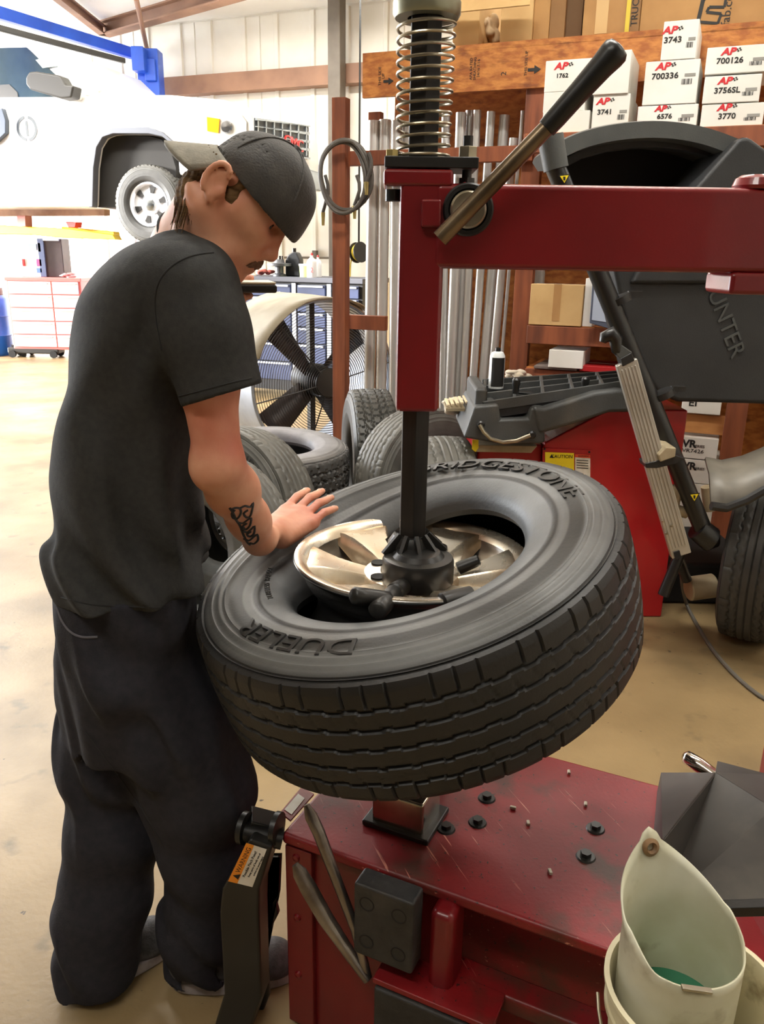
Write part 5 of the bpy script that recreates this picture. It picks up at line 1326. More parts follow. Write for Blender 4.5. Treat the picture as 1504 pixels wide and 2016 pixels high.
# crumpled white rag
def rag(name, c, size, material, label, cat, seed):
    s_ = SDF(va(c) - max(size) * 1.4, va(c) + max(size) * 1.4, max(size) / 22); q_ = random.Random(seed)
    for i in range(9):
        o_ = Vector((q_.uniform(-1, 1) * size[0] * 0.6, q_.uniform(-1, 1) * size[1] * 0.6, q_.uniform(-0.6, 0.5) * size[2]))
        s_.ell(va(c) + va(o_), (size[0] * q_.uniform(0.25, 0.55), size[1] * q_.uniform(0.25, 0.55), size[2] * q_.uniform(0.25, 0.5)), k=size[2] * 0.2)
    s_.field(lambda X, Y, Z: max(size) * 0.035 * np.sin(X * 5 / max(size) + Y * 7 / max(size)) * np.sin(Z * 9 / max(size) + X * 6 / max(size)), va(c) - max(size) * 1.4, va(c) + max(size) * 1.4)
    o = s_.mesh(name, material, None, 1); return tag(o, label, cat)
rag('shop_rag', P(1020, 738, 3.66), (0.06, 0.05, 0.03), mat('white_rag', (226, 214, 196), (206, 190, 166), rough=0.9, scale=20), 'crumpled white rag behind the grey weight tray', 'rag', 5)
rag('crumpled_paper', P(898, 795, 3.6), (0.07, 0.06, 0.055), _M['white_rag'], 'crumpled white paper towel beside the weight tray', 'paper towel', 9)
# wooden-slat caddy strip left of the tray
sl = empty('slatted_tray', P(905, 800, 3.55), 'pale slatted tray beside the grey weight tray', 'tray')
for i in range(7):
    mb = MB(); a = P(880 + i * 9, 792 - i * 1.5, 3.5); mb.box(a, (0.012, 0.16, 0.008)); mb.build('slat', mat('pale_wood', (214, 196, 160), rough=0.6), sl, bevel=0.001)
mb = MB(); mb.box(P(907, 800, 3.5), (0.14, 0.17, 0.012)); mb.build('tray_bottom', m_beige, sl)
# ================================================================== timber rack with boxes and pipes
RB = 4.60                                          # building plane of the rack's front
m_osb = mat('osb_board', (196, 128, 62), (160, 92, 40), rough=0.65, scale=16, lo=0.38, hi=0.62, bump=0.25, bscale=40, c3=(122, 66, 30), s3=9, t3=(0.58, 0.72), stretch=(1.0, 1.0, 2.2))
m_card = mat('cardboard', (186, 142, 88), (170, 126, 76), rough=0.75, scale=5, bump=0.05, bscale=80)
m_cardl = mat('cardboard_light', (214, 178, 122), (198, 160, 106), rough=0.75, scale=5)
m_cardd = mat('cardboard_dark', (150, 112, 70), (134, 98, 60), rough=0.75, scale=5)
m_wbox = mat('white_carton', (238, 236, 230), (228, 225, 216), rough=0.6, scale=4)
m_redp = mat('red_print', (206, 36, 44), rough=0.5)
m_greyp = mat('grey_print', (150, 148, 142), rough=0.6)
m_blkp = mat('black_print', (34, 32, 30), rough=0.6)
rack = empty('storage_rack', bw(0.2, RB + 0.3, 0), 'stained timber and particle-board storage rack along the wall', 'rack')
zt_r = PB(714, 105, RB).z
aL = toab(PB(714, 105, RB))[0]; aR = 3.2
def bbox(name, a0, a1, b0, b1, z0, z1, material, parent, bevel=0.0):
    mb = MB(); mb.M = BF((a0 + a1) / 2, (b0 + b1) / 2, (z0 + z1) / 2); mb.box((0, 0, 0), (a1 - a0, b1 - b0, z1 - z0)); return mb.build(name, material, parent, bevel=bevel)
zh = PB(760, 190, RB).z
hdr = bbox('header_board', aL, aR, RB, RB + 0.025, zh, zt_r, m_osb, rack)
bbox('back_board', aL + 0.03, aR, RB + 0.42, RB + 0.44, 0.25, zh + 0.1, m_osb, rack)
bbox('top_deck', aL, aR, RB, RB + 0.62, zt_r - 0.03, zt_r - 0.012, m_osb, rack)
# stencilled prints on the header: arrows, numbers, grade stamp
FB = lambda p, s=0.0: frame4(p - E2 * s, E1, (0, 0, 1))
def print_on(u, v, txt, size, b, rot=0.0, parent=None, material=None, depth=0.0006):
    p = PB(u, v, b) - E2 * 0.0008; M = frame4(p, E1, (0, 0, 1)) @ Matrix.Rotation(rot, 4, 'Z')
    return text_obj('lettering', txt, material or m_blkp, M, size, parent, depth=depth)
def arrow(u, v, b, s, parent):
    M = frame4(PB(u, v, b) - E2 * 0.0016, E1, (0, 0, 1)); mb = MB(); mb.M = M
    mb.prism([(-s, -s * .22), (0, -s * .22), (0, -s * .6), (s, 0), (0, s * .6), (0, s * .22), (-s, s * .22)], 0.001); return mb.build('arrow_print', m_blkp, parent)
arrow(765, 160, RB, 0.030, hdr); print_on(748, 150, 'THIS SIDE', 0.022, RB, PI / 2, hdr); print_on(755, 150, 'UP', 0.022, RB, PI / 2, hdr)
print_on(935, 135, 'APA RATED\nSHEATHING\n24/16 7/16', 0.020, RB, PI / 2, hdr); print_on(992, 145, '2', 0.04, RB, PI / 2, hdr)
arrow(1052, 137, RB, 0.034, hdr); print_on(1036, 125, 'THIS SIDE UP', 0.02, RB, PI / 2, hdr)
# posts and rails
def post(u, v, b, w, z1, d=0.05, z0=0.0, name='post'):
    a = toab(PB(u, v, b))[0]; return bbox(name, a - w / 2, a + w / 2, b, b + d, z0, z1, m_wood, rack, 0.003)
post(666, 190, RB - 0.12, 0.082, PB(666, 191, RB - 0.12).z, 0.07)
post(737, 230, RB + 0.30, 0.08, PB(737, 220, RB + 0.30).z)
post(1050, 250, RB + 0.03, 0.10, zh + 0.02, 0.06)
rz0, rz1 = PB(900, 322, RB + 0.02).z, PB(900, 292, RB + 0.02).z
bbox('rail', toab(PB(668, 300, RB - 0.05))[0], toab(PB(1050, 300, RB))[0], RB - 0.02, RB + 0.03, rz0, rz1, m_wood, rack, 0.003)
rl0, rl1 = PB(700, 648, RB).z, PB(700, 620, RB).z
bbox('rail', toab(PB(668, 640, RB - 0.05))[0], toab(PB(760, 640, RB))[0], RB - 0.02, RB + 0.03, rl0, rl1, m_wood, rack, 0.003)
# shelves on the right part of the rack
s1 = PB(1440, 248, RB - 0.36).z
def shelf(zs, a0, a1, b0, b1, rail=True, rh=0.09):
    bbox('shelf_board', a0, a1, b0, b1, zs - 0.02, zs, m_osb, rack)
    if rail: bbox('shelf_rail', a0, a1, b0 - 0.03, b0, zs - rh, zs - 0.005, m_wood, rack, 0.003)
a_s0 = toab(PB(1048, 640, RB))[0]
shelf(s1, a_s0 - 0.02, aR, RB - 0.37, RB - 0.005)
sz2 = PB(1130, 642, RB - 0.10).z
shelf(sz2, a_s0, aR, RB - 0.10, RB + 0.40, rh=0.10)
sz3 = PB(1130, 728, RB - 0.08).z
shelf(sz3, a_s0, aR, RB - 0.08, RB + 0.40)
post(1446, 840, RB - 0.16, 0.10, s1 - 0.02, 0.06)
bbox('shelf_rail', toab(PB(1338, 840, RB - 0.1))[0], toab(PB(1430, 840, RB - 0.1))[0], RB - 0.13, RB - 0.10, PB(1380, 853, RB - 0.12).z, PB(1380, 816, RB - 0.12).z, mat('fresh_pine', (206, 146, 88), (180, 120, 66), rough=0.6, scale=6, stretch=(0.4, 3, 3)), rack, 0.003)
# ---- cartons
def carton(name, u0, v0, u1, v1, b, depth, material, label, cat, group=None, z0=None, mark=None, num=None, rot=0.0, flap=True):
    p = PB((u0 + u1) / 2, v1, b); q = PB((u0 + u1) / 2, v0, b); aa = toab(PB(u0, (v0 + v1) / 2, b))[0]; ab = toab(PB(u1, (v0 + v1) / 2, b))[0]
    zb_ = p.z if z0 is None else z0; zt_ = q.z
    t = empty(name, bw((aa + ab) / 2, b + depth / 2, zb_), label, cat, group)
    w, h = ab - aa, zt_ - zb_
    mb = MB(); mb.M = BF((aa + ab) / 2, b + depth / 2, (zb_ + zt_) / 2); mb.box((0, 0, 0), (w, depth, h)); mb.build('carton', material, t, bevel=0.003)
    if flap:      # the seam between the closing flaps
        mb = MB(); mb.M = BF((aa + ab) / 2, b + depth / 2, zt_); mb.box((0, 0, 0.0005), (w * 0.98, 0.004, 0.002)); mb.build('flap_seam', m_greyp, t)
    def at(fx, fz): return bw(aa + w * fx, b - 0.0012, zb_ + h * fz)
    if mark:
        fx, fz, s = mark
        M = frame4(at(fx - 0.04, fz + 0.02), E1, (0, 0, 1))
        text_obj('lettering', 'AP', m_redp, M, s * 0.9, t, depth=0.0006, shear=0.2, offset=0.0016, xs=1.25)
        for i, (dx, dz) in enumerate(((0.85, 0.18), (1.08, 0.26), (0.95, 0.02), (1.18, 0.10))):
            mb = MB(); mb.M = M; mb.box((s * dx, s * dz, 0.0), (s * 0.17, s * 0.12, 0.001)); mb.build('checker_print', m_blkp, t)
    if num:
        txt, fx, fz, s = num; text_obj('lettering', txt, m_blkp, frame4(at(fx - (0.06 if mark else 0), fz - (0.05 if mark else 0)), E1, (0, 0, 1)), s * (0.84 if mark else 1), t, depth=0.0006, xs=1.15, offset=0.0008)
    if mark:     # grey caption and bar code
        mb = MB(); mb.M = frame4(at(0.84, (num[2] if num else 0.5) - 0.05), E1, (0, 0, 1)); mb.box((0, 0, 0), (w * 0.20, 0.012, 0.001)); mb.build('caption_print', m_greyp, t)
        for i in range(8):
            mb = MB(); mb.M = frame4(at(0.70 + i * 0.025, max(0.12, (num[2] if num else 0.5) - 0.2)), E1, (0, 0, 1)); mb.box((0, 0, 0), (w * (0.008 + 0.006 * (i % 3)), min(0.022, h * 0.14), 0.001)); mb.build('bar_code', m_blkp, t)
    return t
GW = 'white part cartons on the top shelf'
bs = RB - 0.32
zsh = s1
c_ = carton
def zt_px(u, v, b=None): return PB(u, v, b or bs).z
# left column
r1 = zt_px(1110, 220); r2 = zt_px(1110, 180)
c_('white_carton', 1068, 219, 1160, 262, bs, 0.30, m_wbox, 'long white carton at the bottom, left of the carton numbered 3741', 'box', GW, zsh)
c_('white_carton', 1070, 180, 1152, 219, bs, 0.30, m_wbox, 'plain white carton in the middle of the stack under the lever grip', 'box', GW, r1)
c_('white_carton', 1073, 117, 1168, 180, bs, 0.30, m_wbox, 'white carton with a red mark, topmost of the stack behind the lever grip', 'box', GW, r2, (0.36, 0.78, 0.045), ('1762', 0.42, 0.55, 0.03))
c_('white_carton', 1166, 186, 1238, 262, bs - 0.02, 0.32, m_wbox, 'white carton numbered 3741 with a red mark', 'box', GW, zsh, (0.30, 0.80, 0.042), ('3741', 0.40, 0.58, 0.036))
c_('white_carton', 1170, 100, 1240, 186, bs - 0.03, 0.34, m_wbox, 'white carton with a torn corner standing on the carton numbered 3741', 'box', GW, zt_px(1200, 186, bs - 0.02))
# middle column
z6 = zt_px(1310, 207); z7 = zt_px(1320, 120)
c_('white_carton', 1254, 207, 1372, 262, bs - 0.02, 0.32, m_wbox, 'white carton numbered 6576 under the carton numbered 700336', 'box', GW, zsh, (0.42, 0.84, 0.036), ('6576', 0.52, 0.58, 0.034))
c_('white_carton', 1268, 119, 1374, 207, bs - 0.02, 0.32, m_wbox, 'large white carton numbered 700336 with a red mark', 'box', GW, z6, (0.36, 0.85, 0.045), ('700336', 0.44, 0.70, 0.040))
c_('white_carton', 1304, 40, 1373, 119, bs - 0.02, 0.32, m_wbox, 'tall white carton numbered 3743, topmost of its stack', 'box', GW, z7, (0.22, 0.74, 0.045), ('3743', 0.36, 0.56, 0.040))
# right column
z9 = zt_px(1440, 204); z10 = zt_px(1440, 147)
c_('white_carton', 1380, 204, 1503, 252, bs - 0.03, 0.33, m_wbox, 'flat white carton numbered 3770 at the bottom of its stack', 'box', GW, zsh, (0.40, 0.82, 0.042), ('3770', 0.48, 0.50, 0.038))
c_('white_carton', 1385, 148, 1497, 204, bs - 0.03, 0.33, m_wbox, 'white carton numbered 3756SL between cartons 700126 and 3770', 'box', GW, z9, (0.40, 0.78, 0.042), ('3756SL', 0.48, 0.50, 0.038))
c_('white_carton', 1390, 90, 1515, 148, bs - 0.03, 0.33, m_wbox, 'white carton numbered 700126, topmost of its stack', 'box', GW, z10, (0.38, 0.78, 0.042), ('700126', 0.44, 0.52, 0.038))
# cardboard boxes on top of the rack
GC = 'cardboard boxes on top of the rack'
bt = RB + 0.06
def topbox(u0, u1, v0, material, label, depth=0.45, b=None, **k): return carton('cardboard_box', u0, v0, u1, 60, b or bt, depth, material, label, 'box', GC, zt_r - 0.010, flap=False, **k)
ob = topbox(893, 945, -30, m_cardl, 'pale open cardboard box beside the spring with flap hanging out', 0.5)
mb = MB(); p_ = [PB(884, -8, bt - 0.12), PB(1043, -14, bt - 0.12), PB(1043, 10, bt - 0.18), PB(884, 26, bt - 0.18)]; mb.add(p_, [(0, 1, 2, 3)]); mb.build('flap', m_cardl, ob, solid=0.006)
topbox(987, 1050, -30, m_cardl, 'pale cardboard box next to the crumpled packing paper')
topbox(1052, 1083, -30, m_card, 'narrow tan cardboard box between pale and dark boxes', b=bt + 0.02)
topbox(1084, 1114, -30, m_cardd, 'brown cardboard box with small print on its edge', b=bt + 0.03)
topbox(1116, 1148, -30, mat('cardboard_shadow', (110, 82, 54), rough=0.8), 'narrow cardboard box in a dark shade tone between larger boxes', b=bt + 0.06)  # dark box side: its shade is put into the cardboard colour
bx = topbox(1150, 1236, -40, m_card, 'taped tan cardboard box beside the box lettered TRUCK', b=bt - 0.02)
m_tape = mat('packing_tape', (206, 168, 112), rough=0.25)
mb = MB(); pa, pb_ = PB(1190, -30, bt - 0.0215), PB(1186, 62, bt - 0.0215); mb.bar(pa, Vector((pa.x, pa.y, zt_r + 0.01)), 0.06, 0.002, up=E2); mb.build('tape', m_tape, bx)
tk = topbox(1237, 1262, -40, m_cardd, 'cardboard box edge lettered TRUCK with a dark stripe', b=bt - 0.03)
mb = MB(); pa = PB(1241, -20, bt - 0.0312); mb.bar(pa, Vector((pa.x, pa.y, zt_r + 0.005)), 0.020, 0.002, up=E2); mb.build('yellow_stripe', mat('print_yellow', (214, 190, 60), rough=0.6), tk)
text_obj('lettering', 'TRUCK', m_blkp, frame4(PB(1251, 18, bt - 0.032), (0, 0, 1), -E1), 0.045, tk, depth=0.0006)
lg = topbox(1263, 1530, -40, m_card, 'long cardboard box with an outlined logo and web address', b=bt - 0.02)
# outlined n-shaped logo
def outl(poly, w, parent):
    for (ax, az), (bx_, bz_) in zip(poly, poly[1:]):
        mb = MB(); mb.bar(PB(ax, az, bt - 0.0215), PB(bx_, bz_, bt - 0.0215), w, 0.002, up=E2); mb.build('logo_line', m_blkp, parent)
outl([(1374, 43), (1384, 0), (1392, -8), (1428, -8)], 0.018, lg); outl([(1374, 43), (1413, 46), (1420, 27), (1391, 24), (1396, 14), (1426, 14), (1430, -8)], 0.012, lg)
text_obj('lettering', 'n-fab.com', m_blkp, frame4(PB(1432, 20, bt - 0.022), Vector((0.02, 0, 1)), -E1), 0.055, lg, depth=0.0006)
rag('packing_paper', PB(962, 58, bt + 0.16), (0.07, 0.08, 0.09), mat('kraft_paper', (206, 182, 146), (176, 148, 110), rough=0.8, scale=18), 'crumpled brown packing paper between two open boxes', 'paper', 13)
# boxes on the middle shelf
c_('parts_box', 1043, 560, 1147, 634, RB - 0.12, 0.145, m_cardl, 'battered cardboard box with torn top on the middle shelf', 'box', 'boxes on the middle shelf', sz2)
mb = MB(); mb.M = BF(toab(PB(1095, 600, RB - 0.13))[0], RB - 0.121, PB(1095, 596, RB - 0.12).z); mb.box((0, 0, 0), (0.04, 0.002, 0.19)); mb.build('tape', m_card, bpy.data.objects['parts_box'])
c_('parts_box', 1150, 548, 1170, 632, RB - 0.10, 0.3, m_wbox, 'narrow white box between the battered box and the grey screen', 'box', 'boxes on the middle shelf', sz2)
bt2 = empty('plastic_bottle', PB(1060, 560, RB - 0.02), 'clear plastic bottle standing behind the battered cardboard box', 'bottle')
mb = MB(); c0_ = PB(1058, 575, RB + 0.22); c0_.z = sz2; mb.lathe([(0, 0), (0.035, 0), (0.036, 0.01), (0.036, 0.26), (0.030, 0.30), (0.014, 0.32), (0.014, 0.345), (0, 0.345)], c0_, n=24); mb.build('bottle_body', mat('clear_plastic', (210, 214, 214), rough=0.15, alpha=0.75), bt2, smooth=True)
# grey screen
ms = empty('monitor', PB(1195, 640, RB - 0.16), 'grey flat screen leaning on the middle shelf', 'monitor')
def bquad_solid(name, px, b, d, material, parent, bevel=0.004):
    pts = [PB(u, v, b) for u, v in px]; n = len(pts); mb = MB(); mb.add(pts + [p + E2 * d for p in pts], [tuple(range(n)), tuple(range(2 * n - 1, n - 1, -1))] + [(i, n + i, n + (i + 1) % n, (i + 1) % n) for i in range(n)]); return mb.build(name, material, parent, bevel=bevel)
bquad_solid('frame', [(1168, 530), (1230, 530), (1212, 645), (1200, 648), (1160, 636)], RB - 0.20, 0.04, mat('slate_plastic', (84, 90, 106), rough=0.4), ms)
bquad_solid('screen', [(1172, 536), (1222, 536), (1205, 636), (1165, 630)], RB - 0.203, 0.004, mat('pale_screen', (176, 186, 204), rough=0.25), ms, 0)
# lower shelf: white box on boxes, red box
c_('white_carton', 1080, 690, 1148, 722, RB - 0.14, 0.25, m_wbox, 'small white carton lying on dark boxes of the lower shelf', 'box', 'boxes on the lower shelf', PB(1100, 724, RB - 0.14).z)
c_('parts_box', 1050, 722, 1135, 745, RB - 0.13, 0.3, mat('grey_brown_box', (96, 84, 80), (120, 106, 98), rough=0.7, scale=20), 'dark patterned box under the small white carton', 'box', 'boxes on the lower shelf', sz3)
c_('parts_box', 1140, 722, 1230, 745, RB - 0.12, 0.3, mat('red_box', (176, 30, 34), rough=0.5), 'flat red box on the lower shelf beside the patterned box', 'box', 'boxes on the lower shelf', sz3)
# VR boxes
bv = RB - 0.16
def vr(v0, v1, z0, txt, label):
    t = c_('brake_part_carton', 1337, v0, 1413, v1, bv, 0.3, m_wbox, label, 'box', 'cartons lettered VR', z0)
    h = PB(1375, v0, bv).z - (z0 if z0 is not None else PB(1375, v1, bv).z)
    top = PB(1357, v0 + 12, bv) - E2 * 0.0012
    text_obj('lettering', 'VR', m_blkp, frame4(top, E1, (0, 0, 1)), 0.055, t, depth=0.0006, offset=0.002); text_obj('lettering', 'SERIES', m_blkp, frame4(PB(1376, v0 + 17, bv) - E2 * 0.0012, E1, (0, 0, 1)), 0.02, t, depth=0.0006)
    if txt: text_obj('lettering', txt, m_blkp, frame4(PB(1364, v0 + 26, bv) - E2 * 0.0012, E1, (0, 0, 1)), 0.028, t, depth=0.0006, xs=1.2)
    return t
zv = PB(1375, 904, bv).z
vr(862, 904, zv, 'VR7426', 'white carton lettered VR SERIES VR7426 in the lower rack')
vr(906, 952, None, None, 'white carton lettered VR lowest in the stack behind the fender')
c_('brake_part_carton', 1342, 782, 1420, 814, bv, 0.3, m_wbox, 'white carton with black print above the pine rail', 'box', 'cartons lettered VR', PB(1380, 815, bv).z, None, ('EI', 0.28, 0.62, 0.05))
c_('brake_part_carton', 1337, 953, 1413, 1000, bv, 0.3, m_wbox, 'plain white carton at the foot of the rack behind the fender', 'box', 'cartons lettered VR', 0.0)
# ---- exhaust pipes leaning in the rack
m_pipe = mat('aluminised_pipe', (224, 222, 218), (196, 194, 190), rough=0.34, metal=0.6, scale=5, stretch=(4, 4, 0.3))
GP = 'steel pipes leaning in the rack'
pipes = [(736, 238, 727, 750, 0.034, 0.22), (758, 236, 750, 752, 0.034, 0.23), (781, 238, 776, 752, 0.034, 0.22), (878, 221, 872, 760, 0.025, 0.24), (908, 222, 886, 762, 0.030, 0.20), (926, 218, 902, 762, 0.028, 0.26),
         (940, 217, 912, 764, 0.022, 0.21), (967, 220, 930, 764, 0.024, 0.19), (994, 227, 950, 762, 0.029, 0.22), (1011, 272, 968, 745, 0.024, 0.16), (1029, 218, 985, 735, 0.010, 0.20), (800, 240, 800, 752, 0.030, 0.28)]
pl_lab = ['first thick steel pipe next to the post with the hose', 'second thick steel pipe from the post with the hose', 'third thick steel pipe from the post with the hose', 'slim steel pipe just beside the red head of the changer', 'leaning steel pipe with pale top, left one of the middle bunch', 'wide steel pipe in the middle of the leaning bunch', 'slim dark-edged steel pipe leaning against the wide pipe',
          'leaning steel pipe standing a little apart from the bunch', 'leaning steel pipe with cut top beside the shorter pipe', 'shorter steel pipe with its top below the others', 'very thin bright steel rod leaning by the rack post', 'steel pipe standing right behind the coil spring']
for (u0, v0, u1, v1, r_, db), lab_ in zip(pipes, pl_lab):
    p1 = PB(u0, v0, RB + db); p0_ = PB(u1, v1, RB + db - 0.02)
    d = (p0_ - p1); f0 = p1 + d * ((0.0 - p1.z) / d.z)
    mb = MB(); m3 = frame(p1 - f0); L_ = (p1 - f0).length
    mb.lathe([(r_, 0.012), (r_, L_), (r_ * 0.9, L_), (r_ * 0.9, 0.012)], f0, (p1 - f0), n=20, closed=True)
    tag(mb.build('steel_pipe', m_pipe, None, smooth=True, angle=40), lab_, 'pipe', GP)
# ---- hose coil on the post
m_hose = mat('grey_hose', (88, 82, 76), (72, 67, 62), rough=0.5, scale=20)
hc = empty('coiled_hose', PB(668, 300, RB - 0.16), 'grey air hose coiled over a nail on the timber post', 'hose')
for i, (cu, cv, rx, ry, b_) in enumerate(((678, 347, 48, 72, RB - 0.16), (682, 345, 50, 68, RB - 0.18), (675, 350, 44, 70, RB - 0.20))):
    mb = MB(); mb.path([PB(cu + rx * math.cos(t) * (1 + .06 * math.sin(2 * t)), cv + ry * math.sin(t), b_ + 0.03 * math.sin(t * 1 + i)) for t in [2 * PI * k / 44 for k in range(44)]], 0.011, n=8, closed=True); mb.build('hose_loop', m_hose, hc, smooth=True)
for (u, v0, v1) in ((640, 345, 418), (702, 345, 405), (726, 300, 358)):
    mb = MB(); mb.path([PB(u + 6 * math.sin(k), v0 + (v1 - v0) * k / 4, RB - 0.18) for k in range(5)], 0.010, n=8); e_ = mb.build('hose_tail', m_hose, hc, smooth=True)
    mb = MB(); mb.tube(PB(u + 6 * math.sin(4), v1, RB - 0.18), PB(u + 6 * math.sin(4), v1 + 26, RB - 0.18), 0.014, 0.010, n=10); mb.build('fitting', m_gold, e_, smooth=True, angle=40)
# ================================================================== drum fan
fc = D(640, 752, 5.6); fn = Vector((0.56, -0.828, 0)); FR = 0.545
m_drum = mat('galvanised_drum', (168, 176, 188), (142, 150, 164), rough=0.35, metal=0.55, scale=4)
m_wire = mat('fan_wire', (52, 50, 48), rough=0.4, metal=0.3)
m_blade = mat('fan_blade', (58, 44, 38), (44, 34, 30), rough=0.5, scale=6)
fan = empty('drum_fan', (fc.x, fc.y, 0), 'large round drum fan with black wire guard behind the tires', 'fan')
mb = MB(); mb.lathe([(FR, 0.0), (FR + 0.012, 0.01), (FR + 0.012, -0.55), (FR, -0.55), (FR - 0.006, -0.54), (FR - 0.006, -0.01)], fc, fn, n=72, closed=True); drum = mb.build('drum', m_drum, fan, smooth=True, angle=40)
for zz_ in (0.006, -0.55):
    mb = MB(); fr = frame(fn); mb.path([fc + fn * zz_ + fr @ Vector((math.cos(t) * (FR + 0.006), math.sin(t) * (FR + 0.006), 0)) for t in [2 * PI * i / 72 for i in range(72)]], 0.012, n=8, closed=True); mb.build('rim_bead', m_drum, drum, smooth=True)
mb = MB(); fr = frame(fn)
for i in range(27):
    rr_g = 0.10 + i * (FR - 0.11) / 26; zz_ = 0.05 * (1 - (rr_g / FR) ** 2) + 0.004
    mb.path([fc + fn * zz_ + fr @ Vector((math.cos(t) * rr_g, math.sin(t) * rr_g, 0)) for t in [2 * PI * k / 64 for k in range(64)]], 0.0026, n=4, closed=True)
mb.build('wire_guard', m_wire, fan, smooth=True)['kind'] = 'stuff'
for i in range(6):
    t = 2 * PI * i / 6 + 0.2; d_ = fr @ Vector((math.cos(t), math.sin(t), 0))
    mb = MB(); mb.path([fc + fn * 0.052 + d_ * 0.08, fc + fn * 0.04 + d_ * 0.3, fc + fn * 0.006 + d_ * FR], 0.005, n=6); mb.build('guard_spoke', m_wire, fan, smooth=True)
mb = MB(); mb.lathe([(0, 0.06), (0.095, 0.058), (0.10, 0.05), (0.10, 0.04), (0, 0.04)], fc, fn, n=32); mb.build('guard_hub', m_wire, fan, smooth=True, angle=40)
for i in range(4):
    t = 2 * PI * i / 4 + 0.7; mb = MB(); pts = []
    for j in range(6):
        rr_g = 0.10 + j * 0.078; w_ = 0.11 + 0.10 * j / 5
        for s_ in (-1, 1): pts.append(fc + fn * (-0.14 + s_ * 0.05) + fr @ Vector((math.cos(t + s_ * w_ / rr_g / 2) * rr_g, math.sin(t + s_ * w_ / rr_g / 2) * rr_g, 0)))
    mb.add(pts, [(2 * j, 2 * j + 1, 2 * j + 3, 2 * j + 2) for j in range(5)]); mb.build('blade', m_blade, fan, smooth=True, solid=0.006)
mb = MB(); mb.lathe([(0, -0.05), (0.10, -0.05), (0.11, -0.07), (0.11, -0.30), (0, -0.30)], fc, fn, n=32); mb.build('motor', m_wire, fan, smooth=True, angle=40)
mb = MB(); mb.bar(fc - fn * 0.2 + Vector((0, 0, -FR)), fc - fn * 0.2 + Vector((0, 0, FR)), 0.04, 0.05, up=fn); mb.build('motor_mount', m_wire, fan)
for s_ in (-1, 1):
    q_ = fr @ Vector((1, 0, 0)); q_ = Vector((q_.x, q_.y, 0)).normalized() if abs(q_.z) < 0.5 else Vector((-fn.y, fn.x, 0))
    mb = MB(); mb.bar(fc + q_ * 0.28 * s_ - fn * 0.2 + Vector((0, 0, -FR * 0.80)), Vector((fc.x, fc.y, 0)) + q_ * 0.34 * s_ - fn * 0.2, 0.05, 0.30, up=fn); mb.build('foot', m_drum, fan)
# sheet lying over the drum
mb = MB(); vs = []; fs = []; up_ = Vector((0, 0, 1)); sx_ = Vector((-fn.y, fn.x, 0))       # sx_: image-right on the face
if sx_.x < 0: sx_ = -sx_
for i in range(13):
    t = R(160 - i * 8.5)
    for j in range(5):
        dd = 0.09 - j * 0.19
        vs.append(fc + fn * dd + (sx_ * math.cos(t) + up_ * math.sin(t)) * (FR + 0.022 + 0.004 * math.sin(i * 1.3 + j)))
for i in range(12):
    for j in range(4): fs.append((i * 5 + j, (i + 1) * 5 + j, (i + 1) * 5 + j + 1, i * 5 + j + 1))
mb.add(vs, fs); tag(mb.build('cover_sheet', mat('dusty_sheet', (150, 140, 118), (124, 113, 92), rough=0.5, scale=3, c3=(176, 165, 142), s3=2, t3=(0.5, 0.7)), None, smooth=True, angle=60, solid=0.006), 'dusty beige sheet laid over the top of the drum fan', 'sheet')
# ================================================================== tires on the floor
m_tireA = tire_rubber('floor_tire_rubber', 0.38, [(0.20, (70, 70, 68)), (0.30, (84, 84, 80)), (0.36, (92, 91, 86))], (40, 40, 40), (86, 84, 78))
m_tireB = tire_rubber('terrain_tire_rubber', 0.40, [(0.20, (112, 110, 116)), (0.26, (128, 126, 130)), (0.36, (116, 114, 112)), (0.39, (80, 79, 77))], (50, 50, 52), (58, 57, 55))
m_tireC = tire_rubber('dark_tire_rubber', 0.36, [(0.20, (50, 50, 50)), (0.30, (58, 58, 57)), (0.34, (60, 60, 58))], (26, 26, 26), (74, 73, 69))
GT = 'used tires standing on the floor'
def put_tire(mesh, material, c, axis, label, group=GT):
    o = bpy.data.objects.new('tire', mesh if not mesh.users or not mesh.materials else mesh); COL.objects.link(o)
    if not mesh.materials: mesh.materials.append(material)
    o.matrix_world = Matrix.Translation(Vector(c)) @ frame(axis).to_4x4(); return tag(o, label, 'tire', group)
tmA = tire_mesh(0.385, 0.245, 0.205, 300, 'rib', nt=30, ns=4)
tmB = tire_mesh(0.40, P(528, 866, 4.0).z / 2 - 0.006, 0.215, 300, 'block', nt=36, ns=4)
tmC = tire_mesh(0.345, 0.225, 0.200, 300, 'rib', nt=30, ns=4)
tmD = tire_mesh(0.40, 0.25, 0.205, 300, 'block', nt=40, ns=4)
# stack of two wide all-terrain tires lying flat
st_c = P(528, 866, 4.0)
zst = st_c.z / 4
for i in range(2):
    put_tire(tmB, m_tireB, (st_c.x + 0.01 * i, 4.0, zst * (2 * i + 1) - 0.004), (0.02, -0.03, 1), ['all-terrain tire lying under the grey-dusted one', 'grey-dusted all-terrain tire lying on top of another'][i], 'all-terrain tires in a flat stack')
mT = Matrix.Translation(Vector((st_c.x + 0.01, 4.0, zst * 3 - 0.004))) @ frame((0.02, -0.03, 1)).to_4x4()
sidewall_text(bpy.data.objects['tire.001'], 'ALL TERRAIN', m_letter, mT, r_mid=0.34, size=0.05, ang=R(-20), Ro=0.40, W=2 * zst - 0.006, rb=0.215, xs=1.1)
